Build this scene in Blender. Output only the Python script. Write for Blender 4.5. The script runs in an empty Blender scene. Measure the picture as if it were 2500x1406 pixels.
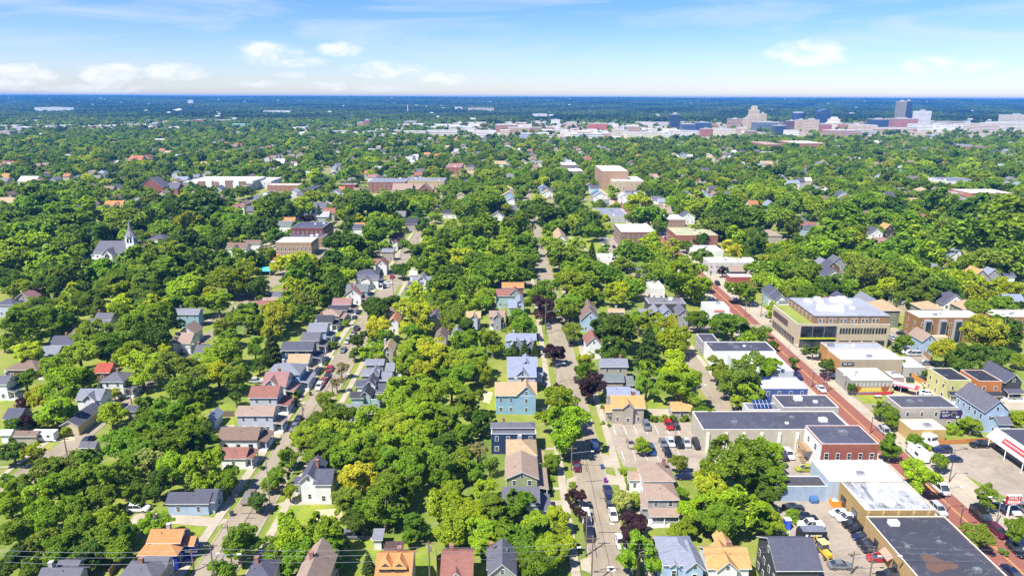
HAZE=9e-5
import bpy, math, random
import numpy as np
R_=math.radians
random.seed(7); NR=np.random.RandomState(11)
SC=bpy.context.scene
COL=SC.collection
# ---------------------------------------------------------------- camera model (photo pixels 2500x1406 -> points of the place)
F=1700.;CX=1250.;CY=703.;H=88.
def _cam(vp=1232,vh=237.5,roll=math.atan(9/2500)):
    pt=math.atan((CY-vh)/F); yaw=math.atan((CX-vp)/F*math.cos(pt))
    f=np.array([math.sin(yaw)*math.cos(pt),math.cos(yaw)*math.cos(pt),-math.sin(pt)])
    rt=np.array([math.cos(yaw),-math.sin(yaw),0.]); up=np.cross(rt,f)
    return rt*math.cos(roll)+up*math.sin(roll),-rt*math.sin(roll)+up*math.cos(roll),f
RT,UP,FW=_cam()
def P(u,v,z=0.):
    d=RT*(u-CX)-UP*(v-CY)+FW*F
    t=(z-H)/d[2]; return d[0]*t,d[1]*t
def PV(x,y,z):
    d=np.array([x,y,z-H]); k=F/d.dot(FW); return CX+d.dot(RT)*k,CY-d.dot(UP)*k
CROP={'A1':(0,1050),'A2':(620,1050),'A3':(1240,1050),'A4':(1860,1050),'B1':(0,740),'B2':(620,740),'B3':(1240,740),'B4':(1860,740),
      'C1':(0,480),'C2':(620,480),'C3':(1240,480),'C4':(1860,480),'D1':(0,220),'D2':(620,220),'D3':(1240,220),'D4':(1860,220),'O':(0,0)}
def px(c,x,y):
    o=CROP[c]; k=1. if c=='O' else 1/3.90625
    return o[0]+x*k,o[1]+y*k
def G(c,x,y,z=0.): return P(*px(c,x,y),z)
# ---------------------------------------------------------------- object helpers
class MB:
    """collects faces of one part; build() links them as one mesh object"""
    def __init__(s): s.v=[];s.f=[];s.m=[]
    def poly(s,pts,m=0):
        i=len(s.v); s.v+= [tuple(p) for p in pts]; s.f.append(tuple(range(i,i+len(pts)))); s.m.append(m)
    def faces(s,pts,fs,m=0):
        i=len(s.v); s.v+=[tuple(p) for p in pts]
        for f in fs: s.f.append(tuple(i+k for k in f)); s.m.append(m)
    def box(s,x0,x1,y0,y1,z0,z1,m=0,mt=None):
        s.faces([(x0,y0,z0),(x1,y0,z0),(x1,y1,z0),(x0,y1,z0),(x0,y0,z1),(x1,y0,z1),(x1,y1,z1),(x0,y1,z1)],
                [(0,3,2,1),(0,1,5,4),(1,2,6,5),(2,3,7,6),(3,0,4,7)],m)
        s.faces([(x0,y0,z1),(x1,y0,z1),(x1,y1,z1),(x0,y1,z1)],[(0,1,2,3)],m if mt is None else mt)
    def prism(s,pts,z0,z1,m=0,mt=None):
        n=len(pts); s.faces([(p[0],p[1],z0) for p in pts]+[(p[0],p[1],z1) for p in pts],[(i,(i+1)%n,n+(i+1)%n,n+i) for i in range(n)],m)
        s.poly([(p[0],p[1],z1) for p in pts],m if mt is None else mt)
    def tube(s,a,b,r0,r1,n=8,m=0,cap=True):
        a=np.array(a,float);b=np.array(b,float);d=b-a;d/=np.linalg.norm(d)+1e-9
        u=np.cross(d,(0,0,1.) if abs(d[2])<.9 else (1.,0,0));u/=np.linalg.norm(u);w=np.cross(d,u)
        pts=[]
        for c,r in((a,r0),(b,r1)):
            for i in range(n):
                t=2*math.pi*i/n; pts.append(tuple(c+r*(u*math.cos(t)+w*math.sin(t))))
        fs=[(i,i+n,(i+1)%n+n,(i+1)%n) for i in range(n)]
        if cap: fs+=[tuple(range(n,2*n))[::-1],tuple(range(n))]
        s.faces(pts,fs,m)
    def slab(s,quad,t,m=0,me=None):
        """a sloped board: quad (top side, any plane) with vertical thickness t"""
        n=len(quad); lo=[(p[0],p[1],p[2]-t) for p in quad]; me=m if me is None else me
        s.poly(quad,m); s.faces(list(quad)+lo,[(i,i+n,(i+1)%n+n,(i+1)%n) for i in range(n)],me); s.poly(lo[::-1],me)
    def mesh(s,name,mats,smooth=False):
        me=bpy.data.meshes.new(name); me.from_pydata(s.v,[],s.f)
        for m in mats: me.materials.append(m)
        if len(mats)>1: me.polygons.foreach_set('material_index',s.m)
        if smooth: me.polygons.foreach_set('use_smooth',[True]*len(s.f))
        me.update(); return me
    def build(s,name,mats,parent=None,color=None,smooth=False,loc=None):
        return put(name,s.mesh(name,mats if isinstance(mats,(list,tuple)) else [mats],smooth),parent,color,loc)
def put(name,me,parent=None,color=None,loc=None,rz=0,scale=None):
    o=bpy.data.objects.new(name,me); COL.objects.link(o)
    if parent is not None: o.parent=parent
    if color is not None: o.color=(color[0],color[1],color[2],1)
    if loc is not None: o.location=loc
    if rz: o.rotation_euler=(0,0,rz)
    if scale is not None: o.scale=scale
    return o
def tag(o,label,cat,group=None,kind=None):
    o['label']=label; o['category']=cat
    if group: o['group']=group
    if kind: o['kind']=kind
    return o
def empty(name,loc,rz=0):
    o=bpy.data.objects.new(name,None); COL.objects.link(o); o.location=loc; o.rotation_euler=(0,0,rz); o.empty_display_size=.1
    return o
# ---------------------------------------------------------------- materials
class NT:
    def __init__(s,name):
        s.m=bpy.data.materials.new(name); s.m.use_nodes=True; s.t=s.m.node_tree; s.n=s.t.nodes; s.l=s.t.links
        s.b=s.n['Principled BSDF']; s.o=s.n['Material Output']
    def N(s,t,**k):
        n=s.n.new('ShaderNode'+t)
        for a,b in k.items():
            if a in('blend_type','operation','data_type','feature','attribute_type','attribute_name','wave_type','bands_direction','musgrave_type','noise_dimensions','use_clamp','offset','squash','offset_frequency','clamp_factor','distance','interpolation_type'): setattr(n,a,b)
            else: n.inputs[a.replace('_',' ')].default_value=b
        return n
    def L(s,a,b): s.l.new(a,b)
    def set(s,**k):
        for a,b in k.items(): s.b.inputs[a.replace('_',' ')].default_value=b
    def objcol(s): return s.N('ObjectInfo').outputs['Color']
    def co(s,kind='Object',sc=None):
        c=s.N('TexCoord').outputs[kind]
        if sc is not None:
            mp=s.N('Mapping'); s.L(c,mp.inputs['Vector']); mp.inputs['Scale'].default_value=sc if hasattr(sc,'__len__') else (sc,)*3; c=mp.outputs[0]
        return c
    def wpos(s): return s.N('NewGeometry').outputs['Position']
    def noise(s,vec,scale,detail=4.,rough=.55,dist=0.):
        n=s.N('TexNoise',Scale=scale,Detail=detail,Roughness=rough,Distortion=dist); s.L(vec,n.inputs['Vector']); return n
    def ramp(s,fac,stops):
        r=s.N('ValToRGB'); e=r.color_ramp.elements
        while len(e)<len(stops): e.new(.5)
        for i,(p,c) in enumerate(stops):
            e[i].position=p; e[i].color=(c,c,c,1) if not hasattr(c,'__len__') else (c[0],c[1],c[2],1)
        s.L(fac,r.inputs[0]); return r.outputs[0]
    def mix(s,fac,a,b,blend='MIX'):
        m=s.N('Mix',data_type='RGBA',blend_type=blend)
        for v,k in((fac,0),(a,6),(b,7)):
            if hasattr(v,'is_linked') or hasattr(v,'node'): s.L(v,m.inputs[k])
            elif k==0: m.inputs[0].default_value=v
            else: m.inputs[k].default_value=(v[0],v[1],v[2],1)
        return m.outputs[2]
    def math(s,op,a,b=None,clamp=False):
        m=s.N('Math',operation=op,use_clamp=clamp)
        for v,k in((a,0),(b,1)):
            if v is None: continue
            if hasattr(v,'node'): s.L(v,m.inputs[k])
            else: m.inputs[k].default_value=v
        return m.outputs[0]
    def bump(s,h,strength=.3,dist=.05):
        b=s.N('Bump'); b.inputs['Strength'].default_value=strength; b.inputs['Distance'].default_value=dist
        s.L(h,b.inputs['Height']); s.L(b.outputs[0],s.b.inputs['Normal'])
    def base(s,c): s.L(c,s.b.inputs['Base Color'])
M={}
def mk(name,fn):
    t=NT(name); fn(t); M[name]=t.m
def _plain(c,rough=.7,metal=0.):
    def f(t):
        n=t.noise(t.co('Object'),1.3,5.); t.base(t.mix(t.ramp(n.outputs[0],[(.3,.0),(.7,1.)]),tuple(x*.82 for x in c),tuple(min(1,x*1.1) for x in c))); t.set(Roughness=rough,Metallic=metal)
    return f
def _leaf(inst):
    def f(t):
        if inst: c=t.N('Attribute',attribute_type='INSTANCER',attribute_name='col').outputs['Color']
        else: c=t.objcol()
        g=t.N('NewGeometry'); rnd=g.outputs['Random Per Island']
        n=t.noise(t.co('Object'),2.2,3.)
        c2=t.mix(t.ramp(n.outputs[0],[(.35,0.),(.68,1.)]),c,(1.25,1.15,.75),'MULTIPLY')
        v=t.ramp(rnd,[(0.,.6),(.5,1.0),(1.,1.38)])
        c3=t.mix(1.,c2,v,'MULTIPLY')
        d=t.N('BsdfPrincipled',Roughness=.55); d.inputs['Specular IOR Level'].default_value=.25; t.L(c3,d.inputs['Base Color'])
        tr=t.N('BsdfTranslucent'); t.L(t.mix(1.,c3,(1.25,1.2,.45),'MULTIPLY'),tr.inputs['Color'])
        ms=t.N('MixShader'); ms.inputs[0].default_value=.46; t.L(d.outputs[0],ms.inputs[1]); t.L(tr.outputs[0],ms.inputs[2]); t.L(ms.outputs[0],t.o.inputs['Surface'])
    return f
mk('leaf',_leaf(False)); mk('leaf_far',_leaf(True))
mk('bark',_plain((.13,.10,.075),.9))
def _siding(t):
    c=t.objcol(); p=t.co('Object'); s=t.N('SeparateXYZ'); t.L(p,s.inputs[0])
    fr=t.math('FRACT',t.math('MULTIPLY',s.outputs[2],4.5))
    ln=t.ramp(fr,[(0.,.72),(.14,1.),(1.,1.)])
    n=t.noise(p,.6,5.); c1=t.mix(t.ramp(n.outputs[0],[(.35,0.),(.65,1.)]),t.mix(1.,c,(.86,.86,.85),'MULTIPLY'),c)
    t.base(t.mix(.5,c1,t.mix(1.,c1,ln,'MULTIPLY'))); t.set(Roughness=.6); t.bump(fr,.25,.02)
mk('siding',_siding)
def _stucco(t):
    c=t.objcol(); p=t.co('Object'); n=t.noise(p,.5,6.,.65); n2=t.noise(t.co('Object',(1.2,1.2,.12)),1.,4.)
    c1=t.mix(t.ramp(n.outputs[0],[(.3,0.),(.7,1.)]),t.mix(1.,c,(.84,.82,.8),'MULTIPLY'),c)
    t.base(t.mix(t.ramp(n2.outputs[0],[(.55,0.),(.75,.35)]),c1,t.mix(1.,c,(.6,.58,.55),'MULTIPLY'))); t.set(Roughness=.8)
mk('stucco',_stucco)
def _brick(t):
    c=t.objcol(); p=t.co('Object'); s=t.N('SeparateXYZ'); t.L(p,s.inputs[0]); cb=t.N('CombineXYZ')
    t.L(t.math('ADD',s.outputs[0],s.outputs[1]),cb.inputs[0]); t.L(s.outputs[2],cb.inputs[1])
    b=t.N('TexBrick',Scale=1.0); t.L(cb.outputs[0],b.inputs['Vector']); b.inputs['Brick Width'].default_value=.5; b.inputs['Row Height'].default_value=.16; b.inputs['Mortar Size'].default_value=.018
    t.L(c,b.inputs['Color1']); t.L(t.mix(1.,c,(.72,.7,.7),'MULTIPLY'),b.inputs['Color2']); t.L(t.mix(.25,c,(.5,.47,.43)),b.inputs['Mortar'])
    n=t.noise(p,.45,5.); t.base(t.mix(t.ramp(n.outputs[0],[(.35,.0),(.7,.4)]),b.outputs[0],t.mix(1.,c,(.6,.6,.62),'MULTIPLY'))); t.set(Roughness=.85)
mk('brick',_brick)
def _shingle(t):
    c=t.objcol(); p=t.co('Object'); w=t.wpos()
    b=t.N('TexBrick',Scale=1.); t.L(p,b.inputs['Vector']); b.inputs['Brick Width'].default_value=.9; b.inputs['Row Height'].default_value=.33; b.inputs['Mortar Size'].default_value=.012
    t.L(c,b.inputs['Color1']); t.L(t.mix(1.,c,(.78,.78,.8),'MULTIPLY'),b.inputs['Color2']); t.L(t.mix(1.,c,(.62,.62,.62),'MULTIPLY'),b.inputs['Mortar'])
    n=t.noise(w,.55,6.,.6); n2=t.noise(w,5.,3.)
    c1=t.mix(t.ramp(n.outputs[0],[(.35,0.),(.7,.55)]),b.outputs[0],t.mix(1.,c,(.68,.66,.66),'MULTIPLY'))
    t.base(t.mix(t.ramp(n2.outputs[0],[(.4,0.),(.65,.35)]),c1,t.mix(1.,c,(1.35,1.3,1.25),'MULTIPLY'))); t.set(Roughness=.9)
mk('shingle',_shingle)
def _membrane(t):
    c=t.objcol(); w=t.wpos(); n=t.noise(w,.12,6.,.65,.6); n2=t.noise(w,.5,6.,.7,.5); n3=t.noise(w,.23,7.,.72,1.2); s=t.N('SeparateXYZ'); t.L(t.co('Object'),s.inputs[0])
    seam=t.ramp(t.math('FRACT',t.math('MULTIPLY',s.outputs[0],.3)),[(0.,.74),(.03,1.),(1.,1.)]); seam2=t.ramp(t.math('FRACT',t.math('MULTIPLY',s.outputs[1],.085)),[(0.,.8),(.014,1.),(1.,1.)])
    c1=t.mix(t.ramp(n.outputs[0],[(.36,0.),(.66,1.)]),t.mix(1.,c,(.74,.73,.73),'MULTIPLY'),c)
    c2=t.mix(t.ramp(n2.outputs[0],[(.57,0.),(.72,.6)]),c1,t.mix(.4,c,(.42,.38,.33)))
    c3=t.mix(t.ramp(n3.outputs[0],[(.62,0.),(.66,.5),(.7,.25)]),c2,t.mix(.6,c,(.5,.47,.43)))
    t.base(t.mix(1.,t.mix(1.,c3,seam,'MULTIPLY'),seam2,'MULTIPLY')); t.set(Roughness=.75)
mk('membrane',_membrane)
def _worn(t):
    w=t.wpos(); mp=t.N('Mapping'); t.L(w,mp.inputs[0]); mp.inputs['Scale'].default_value=(1.1,.28,1.); n=t.noise(mp.outputs[0],.8,6.,.75,.3); n2=t.noise(w,.13,5.,.7,.8)
    m=t.math('ADD',t.math('MULTIPLY',n.outputs[0],.6),t.math('MULTIPLY',n2.outputs[0],.5))
    t.base(t.ramp(m,[(.4,(.06,.06,.06)),(.5,(.27,.28,.3)),(.58,(.42,.43,.46)),(.68,(.6,.61,.63))])); t.set(Roughness=.6)
mk('worn_white',_worn)
def _glass(t):
    n=t.noise(t.wpos(),.35,2.); t.base(t.ramp(n.outputs[0],[(.35,(.012,.015,.02)),(.65,(.05,.06,.075))])); t.set(Roughness=.08,Metallic=0.); t.b.inputs['Specular IOR Level'].default_value=.8
mk('glass',_glass)
mk('trim',_plain((.72,.72,.7),.5)); mk('dark_trim',_plain((.035,.035,.04),.5)); mk('metal',_plain((.42,.43,.45),.35,.7)); mk('white_metal',_plain((.75,.76,.77),.4)); mk('wood',_plain((.3,.19,.1),.8)); mk('old_wood',_plain((.17,.13,.1),.9))
def _tint(t):
    c=t.objcol(); n=t.noise(t.co('Object'),2.,4.); t.base(t.mix(t.ramp(n.outputs[0],[(.3,0.),(.7,1.)]),t.mix(1.,c,(.8,.8,.8),'MULTIPLY'),c)); t.set(Roughness=.55)
mk('tint',_tint)
def _paint(t):
    t.base(t.objcol()); t.set(Roughness=.28,Metallic=.15); t.b.inputs['Coat Weight'].default_value=.6; t.b.inputs['Coat Roughness'].default_value=.08
mk('car_paint',_paint)
mk('tyre',_plain((.02,.02,.02),.9))
def _lamp(c):
    def f(t): t.base(t.mix(.0,c,c)); t.set(Roughness=.15)
    return f
mk('headlight',_lamp((.7,.72,.75))); mk('taillight',_lamp((.4,.02,.02)))
def _ground(t):
    w=t.wpos(); n=t.noise(w,.035,6.,.6,.4); n2=t.noise(w,.25,6.,.65); n3=t.noise(w,2.4,4.)
    c=t.ramp(n.outputs[0],[(.3,(.08,.14,.014)),(.48,(.17,.22,.018)),(.6,(.23,.255,.028)),(.72,(.32,.27,.08))])
    c=t.mix(t.ramp(n2.outputs[0],[(.5,0.),(.72,.75)]),c,(.3,.25,.12)); c=t.mix(t.ramp(n3.outputs[0],[(.35,.0),(.7,.45)]),c,(.045,.085,.012))
    s=t.N('SeparateXYZ'); t.L(w,s.inputs[0])
    far=t.math('MULTIPLY',t.math('SUBTRACT',s.outputs[1],1500.),1/1500.,True)
    f=t.ramp(t.noise(w,.004,8.,.7).outputs[0],[(.35,(.02,.045,.012)),(.6,(.03,.06,.016)),(.75,(.04,.07,.02))])
    t.base(t.mix(far,c,f)); t.set(Roughness=.95)
mk('ground',_ground)
def _lawn(t):
    w=t.wpos(); n=t.noise(w,.14,6.,.6,.4); n3=t.noise(w,2.,5.)
    c=t.ramp(n.outputs[0],[(.3,(.13,.2,.014)),(.5,(.21,.265,.018)),(.64,(.29,.28,.035)),(.8,(.4,.32,.11))])
    t.base(t.mix(t.ramp(n3.outputs[0],[(.35,.0),(.7,.4)]),c,(.06,.1,.012))); t.set(Roughness=.95)
mk('lawn',_lawn)
def _dirt(t):
    w=t.wpos(); n=t.noise(w,.3,7.,.7,.5); t.base(t.ramp(n.outputs[0],[(.32,(.2,.19,.05)),(.45,(.42,.33,.18)),(.65,(.55,.47,.32))])); t.set(Roughness=.95)
mk('dirt',_dirt)
def _concrete(t):
    w=t.wpos(); n=t.noise(w,.2,7.,.65,.4); n2=t.noise(w,3.,4.); s=t.N('SeparateXYZ'); t.L(w,s.inputs[0])
    j=t.ramp(t.math('FRACT',t.math('MULTIPLY',s.outputs[1],.55)),[(0.,.75),(.05,1.),(1.,1.)])
    c=t.ramp(n.outputs[0],[(.3,(.29,.25,.19)),(.55,(.37,.32,.245)),(.75,(.43,.375,.29))]); c=t.mix(t.ramp(n2.outputs[0],[(.45,0.),(.75,.35)]),c,(.26,.22,.17)); t.base(t.mix(1.,c,j,'MULTIPLY')); t.set(Roughness=.85)
mk('concrete',_concrete)
def _asphalt(t):
    w=t.wpos(); mp=t.N('Mapping'); t.L(w,mp.inputs[0]); mp.inputs['Scale'].default_value=(1.,.12,1.); n=t.noise(mp.outputs[0],.9,6.,.6,.3); n2=t.noise(w,.09,5.,.6); n3=t.noise(w,1.6,5.,.7)
    c=t.ramp(n.outputs[0],[(.3,(.195,.16,.112)),(.55,(.245,.203,.142)),(.75,(.28,.235,.168))]); c=t.mix(t.ramp(n2.outputs[0],[(.42,0.),(.65,.6)]),c,(.3,.255,.2))
    t.base(t.mix(t.ramp(n3.outputs[0],[(.55,0.),(.75,.35)]),c,(.17,.14,.11))); t.set(Roughness=.9)
mk('asphalt',_asphalt)
def _lot(t):
    w=t.wpos(); n=t.noise(w,.13,7.,.68,.9); n2=t.noise(w,.8,6.,.7); vo=t.N('TexVoronoi',feature='DISTANCE_TO_EDGE',Scale=.12); nz=t.noise(w,.4,4.); t.L(t.mix(.06,w,nz.outputs[1],'LINEAR_LIGHT'),vo.inputs['Vector'])
    c=t.ramp(n.outputs[0],[(.3,(.2,.165,.13)),(.5,(.28,.235,.185)),(.7,(.35,.295,.23))]); c=t.mix(t.ramp(n2.outputs[0],[(.5,0.),(.75,.45)]),c,(.18,.15,.12))
    cr=t.ramp(vo.outputs['Distance'],[(0.,1.),(.005,.7),(.012,0.)]); t.base(t.mix(t.math('MULTIPLY',cr,.5),c,(.13,.11,.095))); t.set(Roughness=.9)
mk('lot',_lot)
def _brickroad(t):
    w=t.wpos(); n=t.noise(w,.3,6.,.65,.4); b=t.N('TexBrick',Scale=1.); t.L(w,b.inputs['Vector']); b.inputs['Brick Width'].default_value=.6; b.inputs['Row Height'].default_value=.3; b.inputs['Mortar Size'].default_value=.02
    b.inputs['Color1'].default_value=(.225,.075,.052,1); b.inputs['Color2'].default_value=(.18,.062,.044,1); b.inputs['Mortar'].default_value=(.22,.09,.065,1)
    t.base(t.mix(t.ramp(n.outputs[0],[(.35,0.),(.7,.5)]),b.outputs[0],(.25,.095,.066))); t.set(Roughness=.85)
mk('brick_road',_brickroad)
mk('yellow_paint',_plain((.6,.36,.09),.7)); mk('white_paint',_plain((.62,.6,.56),.7)); mk('tar',_plain((.06,.055,.055),.6))
def _facade(style):
    def f(t):
        c=t.objcol(); p=t.co('Object'); s=t.N('SeparateXYZ'); t.L(p,s.inputs[0]); g=t.N('NewGeometry'); sn=t.N('SeparateXYZ'); t.L(g.outputs['Normal'],sn.inputs[0])
        h=t.math('ADD',s.outputs[0],s.outputs[1])
        fx=t.math('FRACT',t.math('MULTIPLY',h,1/3.4)); fz=t.math('FRACT',t.math('MULTIPLY',s.outputs[2],1/3.8))
        if style=='band': wx=1.; wz=t.ramp(fz,[(.0,0.),(.36,0.),(.4,1.),(.74,1.),(.78,0.)])
        elif style=='curtain': wx=t.ramp(fx,[(0.,0.),(.06,1.),(1.,1.)]); wz=t.ramp(fz,[(0.,.35),(.16,.35),(.2,1.),(1.,1.)])
        else: wx=t.ramp(fx,[(.22,0.),(.26,1.),(.74,1.),(.78,0.)]); wz=t.ramp(fz,[(.22,0.),(.26,1.),(.72,1.),(.76,0.)])
        k=wz if wx==1. else t.math('MULTIPLY',wx,wz)
        side=t.math('LESS_THAN',t.math('ABSOLUTE',sn.outputs[2]),.5); k=t.math('MULTIPLY',k,side)
        gl=(.1,.115,.13) if style!='curtain' else (.035,.06,.11)
        n=t.noise(p,.08,4.); c1=t.mix(t.ramp(n.outputs[0],[(.35,0.),(.65,1.)]),t.mix(1.,c,(.86,.85,.84),'MULTIPLY'),c)
        t.base(t.mix(k,c1,gl)); t.L(t.math('SUBTRACT',.8,t.math('MULTIPLY',k,.65)),t.b.inputs['Roughness'])
    return f
mk('facade_punched',_facade('p')); mk('facade_band',_facade('band')); mk('facade_curtain',_facade('curtain'))
def _solar(t):
    b=t.N('TexBrick',Scale=1.); t.L(t.co('Object'),b.inputs['Vector']); b.offset=0.; b.inputs['Brick Width'].default_value=1.05; b.inputs['Row Height'].default_value=1.7; b.inputs['Mortar Size'].default_value=.05
    b.inputs['Color1'].default_value=(.012,.03,.1,1); b.inputs['Color2'].default_value=(.02,.04,.12,1); b.inputs['Mortar'].default_value=(.5,.52,.55,1); t.base(b.outputs[0]); t.set(Roughness=.15)
mk('solar',_solar)
# ---------------------------------------------------------------- camera, light, sky, air
cam=bpy.data.cameras.new('camera'); co=bpy.data.objects.new('camera',cam); COL.objects.link(co); SC.camera=co
from mathutils import Matrix
co.matrix_world=Matrix(((RT[0],UP[0],-FW[0],0),(RT[1],UP[1],-FW[1],0),(RT[2],UP[2],-FW[2],H),(0,0,0,1)))
cam.sensor_fit='HORIZONTAL'; cam.sensor_width=36; cam.lens=36*F/2500; cam.clip_start=1; cam.clip_end=60000
SUN_EL=R_(56); SDX,SDY=-.72,-.69      # where the sun stands, seen from the place
sl=bpy.data.lights.new('sun','SUN'); so=bpy.data.objects.new('sun',sl); COL.objects.link(so)
sl.energy=5.0; sl.angle=R_(.55); sl.color=(1.,.95,.86)
from mathutils import Vector
so.rotation_euler=Vector((-SDX*math.cos(SUN_EL),-SDY*math.cos(SUN_EL),-math.sin(SUN_EL))).to_track_quat('-Z','Y').to_euler()
w=bpy.data.worlds.new('World'); SC.world=w; w.use_nodes=True
t=NT.__new__(NT); t.t=w.node_tree; t.n=w.node_tree.nodes; t.l=w.node_tree.links
bg=t.n['Background']; bg.inputs['Strength'].default_value=.085
sky=t.n.new('ShaderNodeTexSky'); sky.sky_type='NISHITA'; sky.sun_disc=False; sky.sun_elevation=SUN_EL; sky.sun_rotation=math.atan2(SDX,SDY); sky.altitude=200; sky.air_density=1.; sky.dust_density=.15; sky.ozone_density=4.
d=t.co('Generated'); s=t.N('SeparateXYZ'); t.L(d,s.inputs[0])
ax=t.math('DIVIDE',s.outputs[0],t.math('MAXIMUM',s.outputs[1],.05)); ez=t.math('DIVIDE',s.outputs[2],t.math('MAXIMUM',s.outputs[1],.05))
cb=t.N('CombineXYZ'); t.L(ax,cb.inputs[0]); t.L(ez,cb.inputs[1])
mp=t.N('Mapping'); t.L(cb.outputs[0],mp.inputs[0]); mp.inputs['Scale'].default_value=(1.,2.6,1.)
nz=t.noise(mp.outputs[0],26.,10.,.66,.5); nzl=t.noise(mp.outputs[0],5.,6.,.6,.5)
CLOUDS=[(35,186,115,34,1.),(272,180,95,28,1.),(430,176,85,24,1.),(230,217,140,14,.7),(655,128,95,27,.95),(700,152,110,17,.75),(832,122,62,20,.95),(940,172,120,22,.8),(1085,192,70,17,.85),(705,183,45,10,.7),
 (628,205,55,11,.6),(800,211,70,13,.6),(930,218,80,10,.45),(1978,132,105,36,1.05),(1905,128,55,16,.7),(2280,160,90,22,.9),(2375,160,65,18,.85),(2495,180,40,14,.7),(1345,212,45,8,.35),(1560,210,40,7,.3),(1800,217,110,9,.45),(75,216,90,8,.5)]
acc=None
for u,v,a,b,k in CLOUDS:
    D=RT*(u-CX)-UP*(v-CY)+FW*F; x0,z0=D[0]/D[1],D[2]/D[1]; a/=1762.; b/=1762.
    q=t.math('ADD',t.math('POWER',t.math('ABSOLUTE',t.math('MULTIPLY',t.math('SUBTRACT',ax,x0),1/a)),2.),t.math('POWER',t.math('ABSOLUTE',t.math('MULTIPLY',t.math('SUBTRACT',ez,z0),1/b)),2.))
    m_=t.math('MULTIPLY',t.math('SUBTRACT',1.25,q,True),k)
    acc=m_ if acc is None else t.math('MAXIMUM',acc,m_)
dens=t.ramp(t.math('ADD',t.math('MULTIPLY',acc,.64),t.math('SUBTRACT',t.math('MULTIPLY',nz.outputs[0],2.6),1.12)),[(.28,0.),(.6,.4),(1.05,.95)])
dens=t.math('MULTIPLY',dens,t.ramp(acc,[(0.,0.),(.5,1.)]))
# thin high cirrus
mp2=t.N('Mapping'); t.L(cb.outputs[0],mp2.inputs[0]); mp2.inputs['Rotation'].default_value=(0,0,R_(-9)); mp2.inputs['Scale'].default_value=(1.,7.,1.)
ci=t.noise(mp2.outputs[0],3.2,7.,.55,.7); cir=t.math('MULTIPLY',t.ramp(ci.outputs[0],[(.46,0.),(.74,.7)]),t.ramp(ez,[(.02,0.),(.07,1.)]))
hs=t.N('HueSaturation'); hs.inputs['Saturation'].default_value=1.36; t.L(sky.outputs[0],hs.inputs['Color']); skyc=t.mix(1.,hs.outputs[0],(.75,.76,1.0),'MULTIPLY')
c=t.mix(cir,skyc,(5.,5.4,6.))
c=t.mix(t.math('MULTIPLY',dens,.85),c,(6.3,6.4,6.6))
t.L(c,bg.inputs['Color'])
SC.view_settings.view_transform='Standard'; SC.view_settings.look='None'; SC.view_settings.gamma=1; SC.view_settings.exposure=1.0
SC.cycles.max_bounces=6; SC.cycles.diffuse_bounces=3; SC.cycles.transmission_bounces=3; SC.cycles.transparent_max_bounces=4; SC.cycles.volume_bounces=0
SC.cycles.use_denoising=False
# air: one closed box of even haze round the whole place
hz=MB(); hz.box(-13000,13000,-400,16000,-3,104)
hm=bpy.data.materials.new('haze'); hm.use_nodes=True; nt=hm.node_tree; nt.nodes.remove(nt.nodes['Principled BSDF'])
pv=nt.nodes.new('ShaderNodeVolumePrincipled'); pv.inputs['Color'].default_value=(.06,.35,1.,1); pv.inputs['Density'].default_value=HAZE; pv.inputs['Anisotropy'].default_value=.0
nt.links.new(pv.outputs[0],nt.nodes['Material Output'].inputs['Volume'])
tag(hz.build('haze',hm),'thin blue summer haze over the whole city','haze',kind='stuff')
# ---------------------------------------------------------------- terrain
def ground_z(x,y):
    y=np.asarray(y,float); x=np.asarray(x,float)
    s=np.clip((y-2700)/8300,0,1); s=s*s*(3-2*s)
    r=np.clip((y-2500)/2500,0,1)
    return s*66+r*(5*np.sin(x/610+y/900)+4*np.sin(x/270-y/430+1.3)+6*np.sin(y/330+np.sin(x/800)*1.2))*(1-.6*s)+(x*x)*0
ys=np.concatenate([np.linspace(-300,2500,40),np.linspace(2580,15500,190)]); xs=np.linspace(-11500,11500,161)
XX,YY=np.meshgrid(xs,ys); ZZ=ground_z(XX,YY)
me=bpy.data.meshes.new('ground'); nx=len(xs); ny=len(ys)
idx=np.arange(nx*ny).reshape(ny,nx); fs=np.stack([idx[:-1,:-1],idx[:-1,1:],idx[1:,1:],idx[1:,:-1]],-1).reshape(-1,4)
me.from_pydata(np.stack([XX,YY,ZZ],-1).reshape(-1,3).tolist(),[],fs.tolist()); me.materials.append(M['ground']); me.polygons.foreach_set('use_smooth',[True]*len(fs))
tag(put('ground',me),'green ground of yards and far wooded hills under the whole city','ground',kind='structure')
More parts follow.
